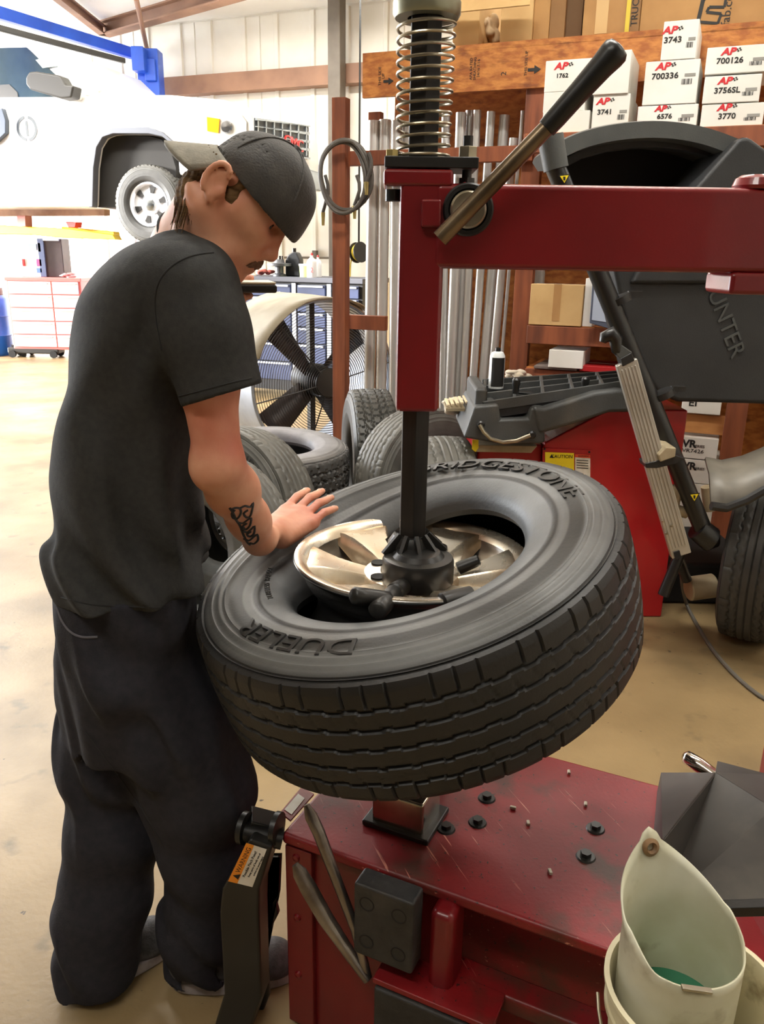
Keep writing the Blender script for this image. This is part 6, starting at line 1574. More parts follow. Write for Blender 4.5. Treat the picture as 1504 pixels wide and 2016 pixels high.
# two tires leaning beside the man
def lean_tire(mesh, material, u, Y, z, axis, label):
    c = P(u, 1045, Y); return put_tire(mesh, material, (c.x, Y, z), Vector(axis).normalized(), label)
l1 = lean_tire(tmA, m_tireA, 462, 3.38, 0.415, (-0.50, -0.85, 0.16), 'dusty highway tire leaning on the flat stack of tires behind the man')
l2 = lean_tire(tmA, m_tireA, 398, 2.98, 0.392, (-0.50, -0.85, 0.20), 'dusty highway tire leaning right behind the forearm of the man')
sidewall_text(l1, 'BRIDGESTONE', m_letter, l1.matrix_world, r_mid=0.30, size=0.05, ang=R(40), Ro=0.385, W=0.245, rb=0.205, xs=1.1)
# upright tire with its tread to the camera, and tires round the post
t3 = P(727, 905, 4.45); put_tire(tmD, m_tireC, (t3.x, 4.45, 0.402), (1, 0.16, 0.0), 'upright all-terrain tire showing its tread below the pipes')
t4 = P(812, 980, 3.98); put_tire(tmA, m_tireC, (t4.x + 0.06, 3.98, 0.40), (0.60, -0.80, 0.10), 'dark upright tire behind the hex shaft of the changer')
t5 = P(880, 900, 3.42); put_tire(tmA, m_tireA, (t5.x - 0.02, 3.37, 0.386), (1, 0.12, 0.0), 'dusty upright tire showing its tread right behind the tilted tire') 
bpy.context.view_layer.update()
t6 = P(1470, 1060, 3.22); put_tire(tmC, m_tireC, (t6.x + 0.02, 3.12, 0.347), (0.86, -0.51, 0.0), 'dark tire standing under the grey fender of the balancer')
# ================================================================== tool bench by the back wall
bb = 7.7
m_bench = mat('slate_blue_steel', (56, 66, 98), (46, 54, 80), rough=0.4, scale=3)
m_bdk = mat('bench_black', (24, 26, 32), rough=0.45)
m_btop = mat('bench_top', (66, 68, 78), rough=0.5)
m_bright = mat('bright_trim', (206, 212, 224), rough=0.35, metal=0.4)
zb_top = PB(560, 545, bb).z; ba0 = toab(PB(395, 600, bb))[0]; ba1 = toab(PB(712, 600, bb))[0]
bench = empty('tool_bench', bw((ba0 + ba1) / 2, bb + 0.35, 0), 'blue-grey steel tool bench with drawers by the back wall', 'bench')
bbox('body', ba0, ba1, bb + 0.02, bb + 0.65, 0.10, zb_top - 0.05, m_bdk, bench)
bbox('worktop', ba0 - 0.02, ba1 + 0.02, bb - 0.02, bb + 0.68, zb_top - 0.05, zb_top, m_btop, bench, 0.006)
for u0, u1 in ((398, 452), (455, 572), (586, 640), (655, 706)):
    x0, x1 = toab(PB(u0, 600, bb))[0], toab(PB(u1, 600, bb))[0]
    zt_ = zb_top - 0.075
    for k, hh in enumerate((0.13, 0.15, 0.15, 0.17, 0.20, 0.20)):
        dr = bbox('drawer', x0, x1, bb - 0.005, bb + 0.02, zt_ - hh + 0.012, zt_, m_bench, bench, 0.004)
        bbox('drawer_pull', x0 + 0.02, x1 - 0.02, bb - 0.02, bb - 0.004, zt_ - 0.022, zt_ - 0.004, m_bright, dr)
        zt_ -= hh
for u in (579, 648):
    x0 = toab(PB(u, 600, bb))[0]; bbox('divider', x0 - 0.022, x0 + 0.022, bb - 0.008, bb + 0.02, 0.12, zb_top - 0.06, m_bright, bench)
for x0 in (ba0 + 0.06, ba1 - 0.06):
    for y0 in (bb + 0.08, bb + 0.58): bbox('foot', x0 - 0.04, x0 + 0.04, y0 - 0.04, y0 + 0.04, 0, 0.10, m_bdk, bench)
m_wpaint = mat('white_sticker', (236, 238, 240), rough=0.5)
text_obj('lettering', '72', m_wpaint, frame4(PB(564, 582, bb - 0.008), E1, (0, 0, 1)), 0.055, bench, depth=0.0006)
bquad_solid('thumb_sticker', [(545, 588), (545, 581), (548, 579), (549, 574), (551, 574), (552, 580), (556, 582), (556, 588)], bb - 0.008, 0.002, m_wpaint, bench, 0)
mb = MB(); mb.lathe([(0.018, 0.0), (0.028, 0.0), (0.028, 0.006), (0.018, 0.006)], PB(529, 582, bb - 0.006), -E2, n=20, closed=True); mb.build('lock_ring', m_black, bench, smooth=True)
# things standing on the bench
def on_bench(u, b): p = PB(u, 545, b); return Vector((p.x, p.y, zb_top))
jug = empty('oil_jug', on_bench(580, bb + 0.25), 'black plastic oil jug standing on the tool bench', 'jug')
c = on_bench(580, bb + 0.25); mb = MB(); mb.M = frame4(c, E1, E2)
mb.prism([(-0.085, 0.0), (0.085, 0.0), (0.085, 0.17), (0.05, 0.24), (0.015, 0.25), (-0.045, 0.22), (-0.085, 0.16)], 0.10, Matrix(((1, 0, 0, 0), (0, 0, 1, -0.05), (0, 1, 0, 0), (0, 0, 0, 1)))); mb.build('jug_body', mat('black_jug', (30, 32, 36), rough=0.35), jug, bevel=0.012)
mb = MB(); mb.tube(c + Vector((0.0, 0, 0.245)), c + Vector((0, 0, 0.285)), 0.022, n=14); mb.build('jug_cap', m_grip, jug, smooth=True, angle=40)
hubp = empty('brake_rotor', on_bench(548, bb + 0.15), 'rusty brake rotor with hub lying on the tool bench', 'brake rotor')
c = on_bench(550, bb + 0.15); mb = MB(); mb.lathe([(0, 0), (0.07, 0), (0.07, 0.02), (0.045, 0.03), (0.045, 0.10), (0.13, 0.105), (0.13, 0.13), (0.06, 0.135), (0.05, 0.17), (0.0, 0.17)], c, n=28); mb.build('rotor', mat('grey_cast', (110, 112, 116), (80, 82, 88), rough=0.5, metal=0.5, scale=12), hubp, smooth=True, angle=35)
for k in range(5):
    t = 2 * PI * k / 5; mb = MB(); mb.tube(c + Vector((0.035 * math.cos(t), 0.035 * math.sin(t), 0.165)), c + Vector((0.035 * math.cos(t), 0.035 * math.sin(t), 0.205)), 0.008, n=8); mb.build('stud', m_black, hubp, smooth=True, angle=40)
def bottle(name, u, b, r_, h, material, capm, label):
    t = empty(name, on_bench(u, b), label, 'bottle'); c = on_bench(u, b)
    mb = MB(); mb.lathe([(0, 0), (r_, 0), (r_, h * 0.62), (r_ * 0.8, h * 0.72), (r_ * 0.32, h * 0.82), (r_ * 0.32, h * 0.9), (0, h * 0.9)], c, n=20); mb.build('bottle_body', material, t, smooth=True, angle=50)
    mb = MB(); mb.lathe([(0, h * 0.9), (r_ * 0.36, h * 0.9), (r_ * 0.2, h), (0, h)], c, n=14); mb.build('bottle_cap', capm, t, smooth=True, angle=50); return t
m_redcap = mat('red_cap', (196, 50, 50), rough=0.4)
bo = bottle('squeeze_bottle', 614, bb + 0.10, 0.05, 0.24, m_wpaint, m_redcap, 'white squeeze bottle with red cap on the tool bench')
text_obj('lettering', '2', m_redcap, frame4(on_bench(614, bb + 0.045) + Vector((0, 0, 0.07)), E1, (0, 0, 1)), 0.07, bo, depth=0.001)
bottle('spray_bottle', 626, bb + 0.35, 0.04, 0.22, m_wpaint, m_redcap, 'slim white bottle with red label band behind the squeeze bottle')
tb_ = empty('green_tub', on_bench(600, bb + 0.12), 'pale green tub on the tool bench', 'tub'); c = on_bench(601, bb + 0.12)
mb = MB(); mb.lathe([(0, 0), (0.055, 0), (0.062, 0.11), (0, 0.11)], c, n=24); mb.build('tub_body', mat('pale_green', (206, 224, 150), rough=0.5), tb_, smooth=True, angle=40)
mb = MB(); mb.lathe([(0, 0.11), (0.066, 0.11), (0.066, 0.13), (0, 0.132)], c, n=24); mb.build('tub_lid', m_wpaint, tb_, smooth=True, angle=40)
rag('shop_rag', on_bench(521, bb + 0.12) + Vector((0, 0, 0.03)), (0.10, 0.08, 0.045), mat('red_rag', (176, 96, 86), (150, 74, 66), rough=0.9, scale=14), 'crumpled red rag on the tool bench', 'rag', 21)
rag('shop_rag', on_bench(478, bb + 0.12) + Vector((0, 0, 0.03)), (0.14, 0.08, 0.05), _M['white_rag'], 'heap of white rags on the tool bench', 'rag', 22)
# conduit, socket box and yellow cord reel on the back wall
cz = PB(600, 508, B1 - 0.05).z
mb = MB(); mb.tube(PB(560, 507, B1 - 0.05), PB(655, 508, B1 - 0.05), 0.014, n=8); cd = tag(mb.build('conduit', m_colsteel, None, smooth=True), 'thin grey conduit pipe running along the back wall', 'conduit')
tag(bquad_solid('socket_box', [(614, 493), (622, 493), (622, 507), (614, 507)], B1 - 0.1, 0.07, m_colsteel, None, 0.004), 'small grey socket box fixed on the wall conduit', 'socket')
rl = empty('cord_reel', PB(706, 498, 8.6), 'black cord reel with yellow cable hung near the post', 'cord reel')
rc = PB(706, 497, 8.6); mb = MB(); mb.lathe([(0, -0.04), (0.11, -0.04), (0.11, -0.03), (0.05, -0.03), (0.05, 0.03), (0.11, 0.03), (0.11, 0.04), (0, 0.04)], rc, (0.7, -0.7, 0.1), n=28); mb.build('reel_drum', m_black, rl, smooth=True, angle=35)
m_ycord = mat('yellow_cord', (226, 196, 60), rough=0.5)
fr = frame((0.7, -0.7, 0.1))
for i in range(4):
    mb = MB(); mb.path([rc + fr @ Vector((math.cos(t) * (0.075 + 0.008 * (i % 2)), math.sin(t) * (0.075 + 0.008 * (i % 2)), -0.024 + i * 0.016)) for t in [2 * PI * k / 28 for k in range(28)]], 0.010, n=6, closed=True); mb.build('cord_turn', m_ycord, rl, smooth=True)
mb = MB(); mb.path([rc + Vector((-0.07, 0, -0.02)), PB(690, 520, 8.6), PB(688, 560, 8.6), PB(684, 600, 8.6), PB(680, 640, 8.6), PB(679, 760, 8.6)], 0.009, n=6); mb.build('cord_tail', m_ycord, rl, smooth=True)
mb = MB(); mb.bar(rc + Vector((0, 0.05, 0.0)), Vector((rc.x, rc.y, CZ)) + Vector((0, 0.05, 0)), 0.02, 0.02); mb.build('hanger', m_black, rl)
# ================================================================== pickup truck on a lift
TA = R(14); t1 = Vector((math.cos(TA), -math.sin(TA), 0)); t2 = Vector((math.sin(TA), math.cos(TA), 0))
W0 = D(290, 402, 8.5); TKM = frame4(W0, t1, t2); TKI = TKM.inverted()
def tk(u, v, y=0.0): d = ray(u, v); p0_ = W0 + t2 * y; return CC + d * ((p0_ - CC).dot(t2) / d.dot(t2))
def tkx(u, v, x): d = ray(u, v); p0_ = W0 + t1 * x; return CC + d * ((p0_ - CC).dot(t1) / d.dot(t1))
m_white = mat('white_truck_paint', (240, 240, 238), (234, 234, 232), rough=0.25, scale=2, coat=0.4)
m_glass = mat('window_glass', (26, 40, 46), (52, 66, 70), rough=0.2, scale=1.5)
m_flare = mat('grey_flare', (96, 100, 110), rough=0.5)
m_trimd = mat('dark_trim', (46, 44, 41), rough=0.5)
truck = empty('pickup_truck', W0 - t1 * 1.5 + t2 * 1.0, 'white pickup truck raised on a lift', 'truck')
def tsolid(name, px, y0, depth, material, parent, bevel=0.0):
    pts = [tk(u, v, y0) for u, v in px]; n = len(pts); mb = MB()
    mb.add(pts + [p + t2 * depth for p in pts], [tuple(range(n)), tuple(range(2 * n - 1, n - 1, -1))] + [(i, n + i, n + (i + 1) % n, (i + 1) % n) for i in range(n)])
    return mb.build(name, material, parent, bevel=bevel)
lower = [(-420, 408), (-420, 196), (215, 188), (330, 186), (440, 196), (490, 212), (502, 235), (506, 300), (500, 340), (352, 345), (350, 318), (338, 284), (318, 268), (292, 263), (222, 263), (202, 270), (190, 290), (184, 330), (182, 408)]
tbody = tsolid('body', lower, -0.02, 1.95, m_white, truck, 0.03)
cabp = [(-240, 198), (-240, 96), (-160, 84), (60, 84), (112, 94), (212, 190)]
tsolid('cab', cabp, 0.10, 1.70, m_white, truck, 0.05)
tsolid('wheel_well', [(190, 408), (190, 330), (196, 292), (206, 276), (224, 268), (292, 268), (316, 274), (334, 292), (346, 330), (346, 408)], 0.10, 0.5, m_dark, truck)
# side window, quarter glass, windscreen slope, pillar trim
win = tsolid('side_window', [(-60, 196), (-60, 96), (52, 93), (60, 100), (112, 150), (140, 195)], 0.085, 0.03, m_glass, truck)
tsolid('seat_back', [(-20, 195), (-20, 168), (18, 166), (34, 182), (36, 195)], 0.078, 0.02, m_trimd, win)
tsolid('sun_visor', [(70, 118), (92, 112), (112, 130), (84, 134)], 0.078, 0.02, mat('pale_visor', (176, 190, 184), rough=0.5), win)
m_ws = mat('windscreen_glass', (196, 206, 186), (176, 188, 170), rough=0.12, scale=2)
def wsq(name, px, y0, y1, material, off=0.012):
    a, b = [tk(u, v, y0) for u, v in px]; c, d = a + t2 * (y1 - y0), b + t2 * (y1 - y0); nn = (b - a).cross(t2).normalized()
    if nn.z < 0: nn = -nn
    mb = MB(); mb.add([a + nn * off, b + nn * off, d + nn * off, c + nn * off], [(0, 1, 2, 3)]); return mb.build(name, material, truck, solid=0.01)
wsq('windscreen', ((120, 102), (206, 184)), 0.22, 1.60, m_ws)
tsolid('pillar_trim', [(118, 98), (126, 96), (210, 178), (192, 180)], 0.09, 0.02, mat('olive_trim', (178, 180, 150), rough=0.4), truck)
tsolid('belt_trim', [(-60, 199), (-60, 194), (145, 194), (150, 198)], 0.0, 0.10, m_trimd, truck)
mir = tsolid('mirror', [(50, 152), (56, 141), (70, 140), (118, 148), (128, 166), (145, 168), (140, 192), (120, 194), (58, 176), (50, 166)], -0.22, 0.16, m_trimd, truck, 0.02)
tsolid('mirror_arm', [(118, 186), (152, 180), (152, 196), (120, 195)], -0.10, 0.22, mat('mirror_chrome', (196, 194, 188), rough=0.3), mir, 0.01)
# arch flare
inner_ = [(182, 408), (184, 330), (190, 290), (202, 270), (222, 263), (292, 263), (318, 268), (338, 284)]
outer_ = [(340, 278), (320, 260), (292, 250), (218, 251), (194, 258), (182, 280), (176, 330), (174, 408)]
tsolid('arch_flare', inner_ + outer_, -0.05, 0.10, m_flare, truck, 0.008)
# front wheel
whl = empty('front_wheel', W0); attach(whl, truck)
me = tire_mesh(0.395, 0.265, 0.222, 260, 'block', nt=24, ns=4); me.materials.append(m_tireC)
tw_ = bpy.data.objects.new('truck_tire', me); COL.objects.link(tw_); tw_.matrix_world = Matrix.Translation(W0 + t2 * 0.13) @ frame(-t2).to_4x4(); attach(tw_, whl)
mb = MB(); mb.lathe([(0.225, 0.09), (0.218, 0.105), (0.205, 0.10), (0.19, 0.06), (0.10, 0.055), (0.085, 0.085), (0.05, 0.095), (0, 0.095)], W0 + t2 * 0.13, -t2, n=48); mb.build('wheel_disc', mat('silver_wheel', (222, 224, 230), rough=0.3, metal=0.3), whl, smooth=True, angle=40)
fr = frame(-t2)
for k in range(6):
    t = 2 * PI * k / 6 + 0.3; c = W0 + t2 * 0.13 - t2 * 0.062 + fr @ Vector((math.cos(t) * 0.148, math.sin(t) * 0.148, 0))
    rd = fr @ Vector((math.cos(t), math.sin(t), 0)); sd_ = rd.cross(t2)
    mb = MB(); mb.M = frame4(c, rd, sd_); mb.prism([(-0.035, -0.016), (0.03, -0.034), (0.036, 0), (0.03, 0.034), (-0.035, 0.016)], 0.01); mb.build('vent_hole', m_dark, whl)
mb = MB(); mb.lathe([(0, 0.115), (0.04, 0.113), (0.062, 0.10), (0.066, 0.085)], W0 + t2 * 0.13, -t2, n=32); mb.build('center_cap', mat('chrome_cap', (150, 156, 160), rough=0.2, metal=0.8), whl, smooth=True)
# underbody frame rail, headlamp, bumper, grille
tsolid('frame_rail', [(-420, 428), (-420, 408), (205, 408), (205, 424)], 0.45, 0.12, mat('rusty_frame', (176, 140, 116), (140, 104, 84), rough=0.6, scale=6), truck)
lamp = tsolid('headlamp', [(396, 222), (420, 216), (476, 226), (486, 240), (486, 288), (424, 288), (404, 272), (394, 245)], -0.035, 0.06, mat('clear_lamp', (226, 228, 226), rough=0.12), truck, 0.01)
tsolid('turn_signal', [(407, 230), (432, 234), (430, 262), (408, 258)], -0.05, 0.04, mat('amber_lamp', (250, 170, 40), rough=0.2), lamp)
mb = MB(); mb.lathe([(0, 0.02), (0.05, 0.015), (0.06, 0), (0.045, -0.002)], tk(446, 250, -0.05), -t2, n=20); mb.build('lamp_reflector', mat('reflector_chrome', (170, 172, 176), rough=0.15, metal=0.9), lamp, smooth=True)
xg = (TKI @ tk(504, 260)).x + 0.02
def gq(u0, v0, u1, v1, name, material, parent, off=0.0, th=0.01):
    pts = [tkx(u0, v0, xg), tkx(u1, v0 + (u1 - u0) * 0.17, xg), tkx(u1, v1 + (u1 - u0) * 0.10, xg), tkx(u0, v1, xg)]
    pts = [p + t1 * off for p in pts]; n = 4; mb = MB(); mb.add(pts + [p + t1 * th for p in pts], [(0, 1, 2, 3), (7, 6, 5, 4)] + [(i, 4 + i, 4 + (i + 1) % 4, (i + 1) % 4) for i in range(4)]); return mb.build(name, material, parent)
m_chr = mat('grille_chrome', (176, 186, 194), rough=0.25, metal=0.6)
gr = gq(500, 232, 606, 300, 'grille', mat('grille_dark', (44, 50, 54), rough=0.5), truck)
gq(500, 232, 606, 237, 'grille_frame', m_chr, gr, 0.012, 0.02); gq(500, 296, 606, 300, 'grille_frame', m_chr, gr, 0.012, 0.02)
for k in range(1, 4): gq(500, 232 + k * 16, 606, 234 + k * 16, 'grille_bar', m_chr, gr, 0.012, 0.012)
for k in range(7): gq(503 + k * 16, 233 + k * 2.6, 505 + k * 16, 298 + k * 1.5, 'grille_bar', m_chr, gr, 0.012, 0.012)
text_obj('lettering', 'GMC', mat('badge_red', (196, 44, 44), rough=0.3), frame4(tkx(574, 284, xg) + t1 * 0.03, t2, (0, 0, 1)), 0.17, gr, depth=0.008, xs=1.6)
tsolid('front_bumper', [(420, 345), (420, 300), (508, 300), (514, 320), (510, 348)], -0.04, 2.0, m_chr, truck, 0.03)
# door decal: split ring with a bar
m_decal = mat('decal_grey', (44, 50, 54), rough=0.5)
dc = tk(53, 253, -0.022)
for a0_, a1_ in ((100, 262), (-82, 78)):
    mb = MB(); mb.lathe([(0.095, 0.0), (0.125, 0.0), (0.125, 0.003), (0.095, 0.003)], dc, -t2, n=24, closed=True, a0=R(a0_), a1=R(a1_)); mb.build('door_decal', m_decal, truck)
mb = MB(); mb.M = frame4(dc, t1, (0, 0, 1)); mb.box((0, 0, 0.002), (0.028, 0.15, 0.003)); mb.build('door_decal', m_decal, truck)
tsolid('door_handle', [(-14, 220), (4, 212), (11, 236), (11, 262), (-14, 286)], -0.08, 0.06, mat('dark_blue_grey', (64, 72, 84), rough=0.35), truck, 0.01)
# ---- vehicle lift
lift = empty('vehicle_lift', Vector((W0.x - 2.2, W0.y + 1.0, 0)), 'two-post vehicle lift with blue overhead beam and yellow arms', 'lift')
m_blue = mat('lift_blue', (44, 96, 214), (38, 84, 196), rough=0.4, scale=3)
m_yellow = mat('lift_yellow', (248, 214, 40), (236, 196, 30), rough=0.45, scale=4)
zbeam = 4.02
q0, q1 = G(-40, 14, zbeam), G(262, 106, zbeam)
mb = MB(); mb.bar(q0, q1, 0.10, 0.13); mb.build('overhead_beam', m_blue, lift, bevel=0.01)
mb = MB(); mb.bar(G(-40, 45, zbeam - 0.3), G(245, 120, zbeam - 0.3), 0.05, 0.06); mb.build('shutoff_bar', m_trimd, lift, bevel=0.01)
e0 = G(285, 125, zbeam - 0.2)
for du, dv, su, sv in ((0, 0, 0.16, 0.28), (24, 22, 0.14, 0.26)):
    mb = MB(); mb.box(G(275 + du, 118 + dv, zbeam - 0.16 - 0.1 * (du > 0)), (su, 0.2, sv)); mb.build('beam_bracket', m_blue, lift, bevel=0.01)
pz_ = G(285, 118, zbeam - 0.16); mb = MB(); mb.box((pz_.x, pz_.y + 0.25, zbeam / 2), (0.28, 0.28, zbeam)); mb.build('post', m_blue, lift, bevel=0.01)
nz = q0 + (q0 - q1) * 0.9; mb = MB(); mb.box((nz.x, nz.y, zbeam / 2), (0.28, 0.28, zbeam)); mb.build('post', m_blue, lift, bevel=0.01)
mb = MB(); mb.bar(q0, nz + Vector((0, 0, zbeam - nz.z)), 0.10, 0.13); mb.build('overhead_beam', m_blue, lift, bevel=0.01)
tsl = lambda name, px, y0, d_, m_: tsolid(name, px, y0, d_, m_, lift, 0.008)
tsl('lift_arm', [(-80, 440), (60, 446), (130, 450), (222, 462), (228, 472), (120, 468), (60, 462), (-80, 460)], 0.30, 0.14, m_yellow)
tsl('arm_extension', [(120, 446), (224, 456), (226, 470), (126, 466)], 0.42, 0.12, m_yellow)
tsl('lift_pad', [(128, 436), (150, 437), (148, 448), (134, 448)], 0.32, 0.12, mat('red_pad', (214, 60, 56), rough=0.5))
tsl('lift_pad', [(32, 424), (50, 424), (51, 446), (44, 446), (33, 440)], 0.26, 0.12, mat('faded_red_pad', (170, 112, 104), rough=0.6))
# ================================================================== far left: tool chest, appliances, barrel, floor jack
fb = 12.0
def fx(u, v): return P(u, v, fb)
chest = empty('tool_chest', G(95, 690, 0), 'wide red tool chest with glare-pale drawers far behind under the truck', 'tool chest')
cx0, cx1 = P(22, 640, fb).x, P(166, 640, fb).x; ctz = P(90, 546, fb).z
m_chest = mat('chest_red', (226, 120, 116), rough=0.4); m_chglare = mat('chest_glare', (240, 226, 226), rough=0.4)  # red chest; the daylight glare on its drawers is put into the pale colour
mb = MB(); mb.box(((cx0 + cx1) / 2, fb + 0.22, (ctz + 0.12) / 2), (cx1 - cx0, 0.44, ctz - 0.12)); mb.build('chest_body', m_chest, chest, bevel=0.01)
mb = MB(); mb.box(((cx0 + cx1) / 2, fb + 0.22, ctz - 0.03), (cx1 - cx0 + 0.03, 0.48, 0.05)); mb.build('chest_top', m_chest, chest, bevel=0.008)
for col_, (p_, q_) in enumerate(((0.03, 0.60), (0.62, 0.97))):
    for k in range(5):
        h_ = (ctz - 0.20) / 5; z_ = 0.15 + k * h_
        mb = MB(); mb.box((cx0 + (cx1 - cx0) * (p_ + q_) / 2, fb - 0.006, z_ + h_ / 2), ((cx1 - cx0) * (q_ - p_), 0.02, h_ - 0.02)); dw = mb.build('drawer', m_chglare, chest, bevel=0.004)
        mb = MB(); mb.box((cx0 + (cx1 - cx0) * (p_ + q_) / 2, fb - 0.022, z_ + h_ - 0.035), ((cx1 - cx0) * (q_ - p_) * 0.85, 0.02, 0.012)); mb.build('pull', m_bright, dw)
for x_ in (cx0 + 0.1, cx1 - 0.1):
    for y_ in (fb + 0.08, fb + 0.36):
        mb = MB(); mb.tube((x_ - 0.02, y_, 0.055), (x_ + 0.02, y_, 0.055), 0.055, n=16); mb.build('caster', m_dark, chest, smooth=True, angle=40)
def far_box(name, u0, v0, u1, v1, d, material, label, cat, parts=()):
    a, b = P(u0, v1, fb + 0.1), P(u1, v0, fb + 0.1); t = empty(name, (0.5 * (a.x + b.x), fb + 0.1 + d / 2, ctz), label, cat)
    mb = MB(); mb.box(((a.x + b.x) / 2, fb + 0.1 + d / 2, (ctz + b.z) / 2), (b.x - a.x, d, b.z - ctz)); mb.build('housing', material, t, bevel=0.01)
    for nm, (x0, y0, x1, y1), m_ in parts:
        p, q = P(x0, y1, fb + 0.09), P(x1, y0, fb + 0.09); mb = MB(); mb.box(((p.x + q.x) / 2, fb + 0.09, (p.z + q.z) / 2), (q.x - p.x, 0.03, q.z - p.z)); mb.build(nm, m_, t, bevel=0.004)
    return t
m_spk = mat('brown_black_box', (72, 60, 62), (58, 48, 50), rough=0.6, scale=5)
far_box('loudspeaker', 84, 470, 120, 545, 0.3, m_spk, 'dark brown loudspeaker box standing on the red tool chest', 'loudspeaker', (('top_edge', (84, 470, 116, 474), m_bright), ('left_edge', (81, 470, 85, 545), mat('slate_edge', (90, 100, 130), rough=0.4))))
far_box('service_machine', 42, 468, 80, 545, 0.3, m_wpaint, 'white service machine with gauges standing on the red tool chest', 'machine', (('red_dial', (73, 510, 82, 524), mat('dial_pink', (206, 80, 130), rough=0.4)), ('blue_dial', (73, 528, 83, 537), mat('dial_blue', (90, 120, 190), rough=0.4)), ('display', (55, 480, 72, 492), mat('display_grey', (150, 162, 176), rough=0.3)), ('side_grip', (76, 478, 80, 496), m_dark), ('side_stripe', (45, 510, 48, 524), m_redcap)))
p_ = P(135, 541, fb + 0.15); rag('shop_rag', Vector((p_.x, fb + 0.15, ctz + 0.03)), (0.12, 0.1, 0.04), mat('pink_rag', (222, 180, 180), rough=0.9), 'pale pink rag lying on the red tool chest', 'rag', 31)
mb = MB(); gp0 = G(4, 700, 0); brl = empty('blue_barrel', (gp0.x - 0.15, gp0.y, 0), 'bright blue plastic barrel at the far left of the tool chest', 'barrel')
bh = P(4, 582, gp0.y).z
m_barrel = mat('barrel_blue', (40, 120, 226), (30, 104, 206), rough=0.35, scale=3)
bc_ = Vector((gp0.x - 0.18, gp0.y + 0.1, 0)); mb.lathe([(0, 0), (0.27, 0), (0.29, 0.04), (0.29, bh * .32), (0.305, bh * .34), (0.29, bh * .36), (0.29, bh * .64), (0.305, bh * .66), (0.29, bh * .68), (0.29, bh - 0.05), (0.26, bh), (0, bh)], bc_, n=40); mb.build('barrel_body', m_barrel, brl, smooth=True, angle=50)
mb = MB(); mb.lathe([(0, bh), (0.24, bh), (0.24, bh + 0.10), (0, bh + 0.10)], bc_, n=30); mb.build('barrel_lid', m_spk, brl, smooth=True, angle=40)
jk = empty('floor_jack', G(85, 697, 0), 'low grey floor jack parked in front of the red tool chest', 'floor jack')
j0 = G(60, 702, 0)
mb = MB(); mb.box((j0.x + 0.1, j0.y, 0.10), (0.75, 0.26, 0.09)); mb.build('jack_frame', m_trimd, jk, bevel=0.02)
mb = MB(); mb.lathe([(0, 0.14), (0.07, 0.14), (0.08, 0.17), (0, 0.175)], (j0.x - 0.18, j0.y, 0), n=24); mb.build('jack_saddle', m_black, jk, smooth=True, angle=40)
for dx in (-0.2, 0.4):
    for dy in (-0.13, 0.13):
        mb = MB(); mb.tube((j0.x + dx, j0.y + dy - 0.02, 0.052), (j0.x + dx, j0.y + dy + 0.02, 0.052), 0.052, n=18); mb.build('wheel', m_dark, jk, smooth=True, angle=40)
# ================================================================== foreground small things
# two tire irons stuck beside the bead pad
m_iron = mat('tire_iron_steel', (150, 144, 138), (110, 102, 96), rough=0.3, metal=0.85, scale=12, c3=(70, 58, 46), s3=9, t3=(0.55, 0.75))
def iron(name, pts, ws, ths, label):
    mb = MB(); vs = []; fs = []; k = len(pts)
    for i, p in enumerate(pts):
        t = (pts[min(i + 1, k - 1)] - pts[max(i - 1, 0)]).normalized(); view = (CC - p).normalized(); s_ = t.cross(view).normalized(); n = s_.cross(t)
        w, h = ws[i], ths[i]
        for c in range(10):
            a = 2 * PI * c / 10; vs.append(p + s_ * math.cos(a) * w + n * math.sin(a) * h)
    for i in range(k - 1): fs += [(i * 10 + c, i * 10 + (c + 1) % 10, (i + 1) * 10 + (c + 1) % 10, (i + 1) * 10 + c) for c in range(10)]
    fs += [tuple(range(10)), tuple(range((k - 1) * 10, k * 10))]
    mb.add(vs, fs); return tag(mb.build(name, m_iron, None, smooth=True, angle=60), label, 'tire iron', 'tire irons beside the bead pad')
f = lambda u, v, y: P(u, v, y)
iron('tire_iron', [f(603, 1584, 1.19), f(612, 1606, 1.185), f(628, 1640, 1.18), f(662, 1730, 1.165), f(700, 1830, 1.15), f(724, 1925, 1.135)], [0.005, 0.011, 0.011, 0.0095, 0.009, 0.008], [0.003, 0.004, 0.006, 0.007, 0.007, 0.006], 'long shiny tire iron with chiselled tip leaning on the red cabinet')
iron('tire_iron', [f(581, 1702, 1.17), f(590, 1718, 1.168), f(608, 1750, 1.165), f(640, 1806, 1.155), f(690, 1880, 1.145), f(724, 1930, 1.13)], [0.006, 0.013, 0.015, 0.014, 0.011, 0.008], [0.003, 0.004, 0.005, 0.006, 0.006, 0.006], 'flat spoon tire iron leaning below the chisel-tipped one')
# bent sheet-metal tray at the right of the table, with a chromed tool in it
m_sheet = mat('dark_sheet_metal', (74, 70, 66), (60, 57, 54), rough=0.5, scale=8, metal=0.2, c3=(96, 90, 82), s3=6, t3=(0.6, 0.8))
tray = empty('tool_holder', G(1400, 1700, 0.2), 'dark bent sheet-metal tool holder beside the red tire changer table', 'tool holder')
def sheet(name, pts, parent, th=0.004):
    mb = MB(); mb.add(pts, [tuple(range(len(pts)))]); return mb.build(name, m_sheet, parent, solid=th)
tA = P(1303, 1522, 1.42); tB = P(1270, 1684, 1.36); tC = P(1306, 1652, 1.12); tD = P(1408, 1522, 1.32); tE = P(1520, 1592, 1.20); tF = P(1520, 1785, 1.06); tG = P(1300, 1790, 1.10)
sheet('left_panel', [tA, tD, tC, tB], tray); sheet('front_panel', [tC, tD, tE, tF, tG], tray); sheet('back_flange', [tD, P(1412, 1500, 1.35), P(1520, 1528, 1.34), tE], tray)
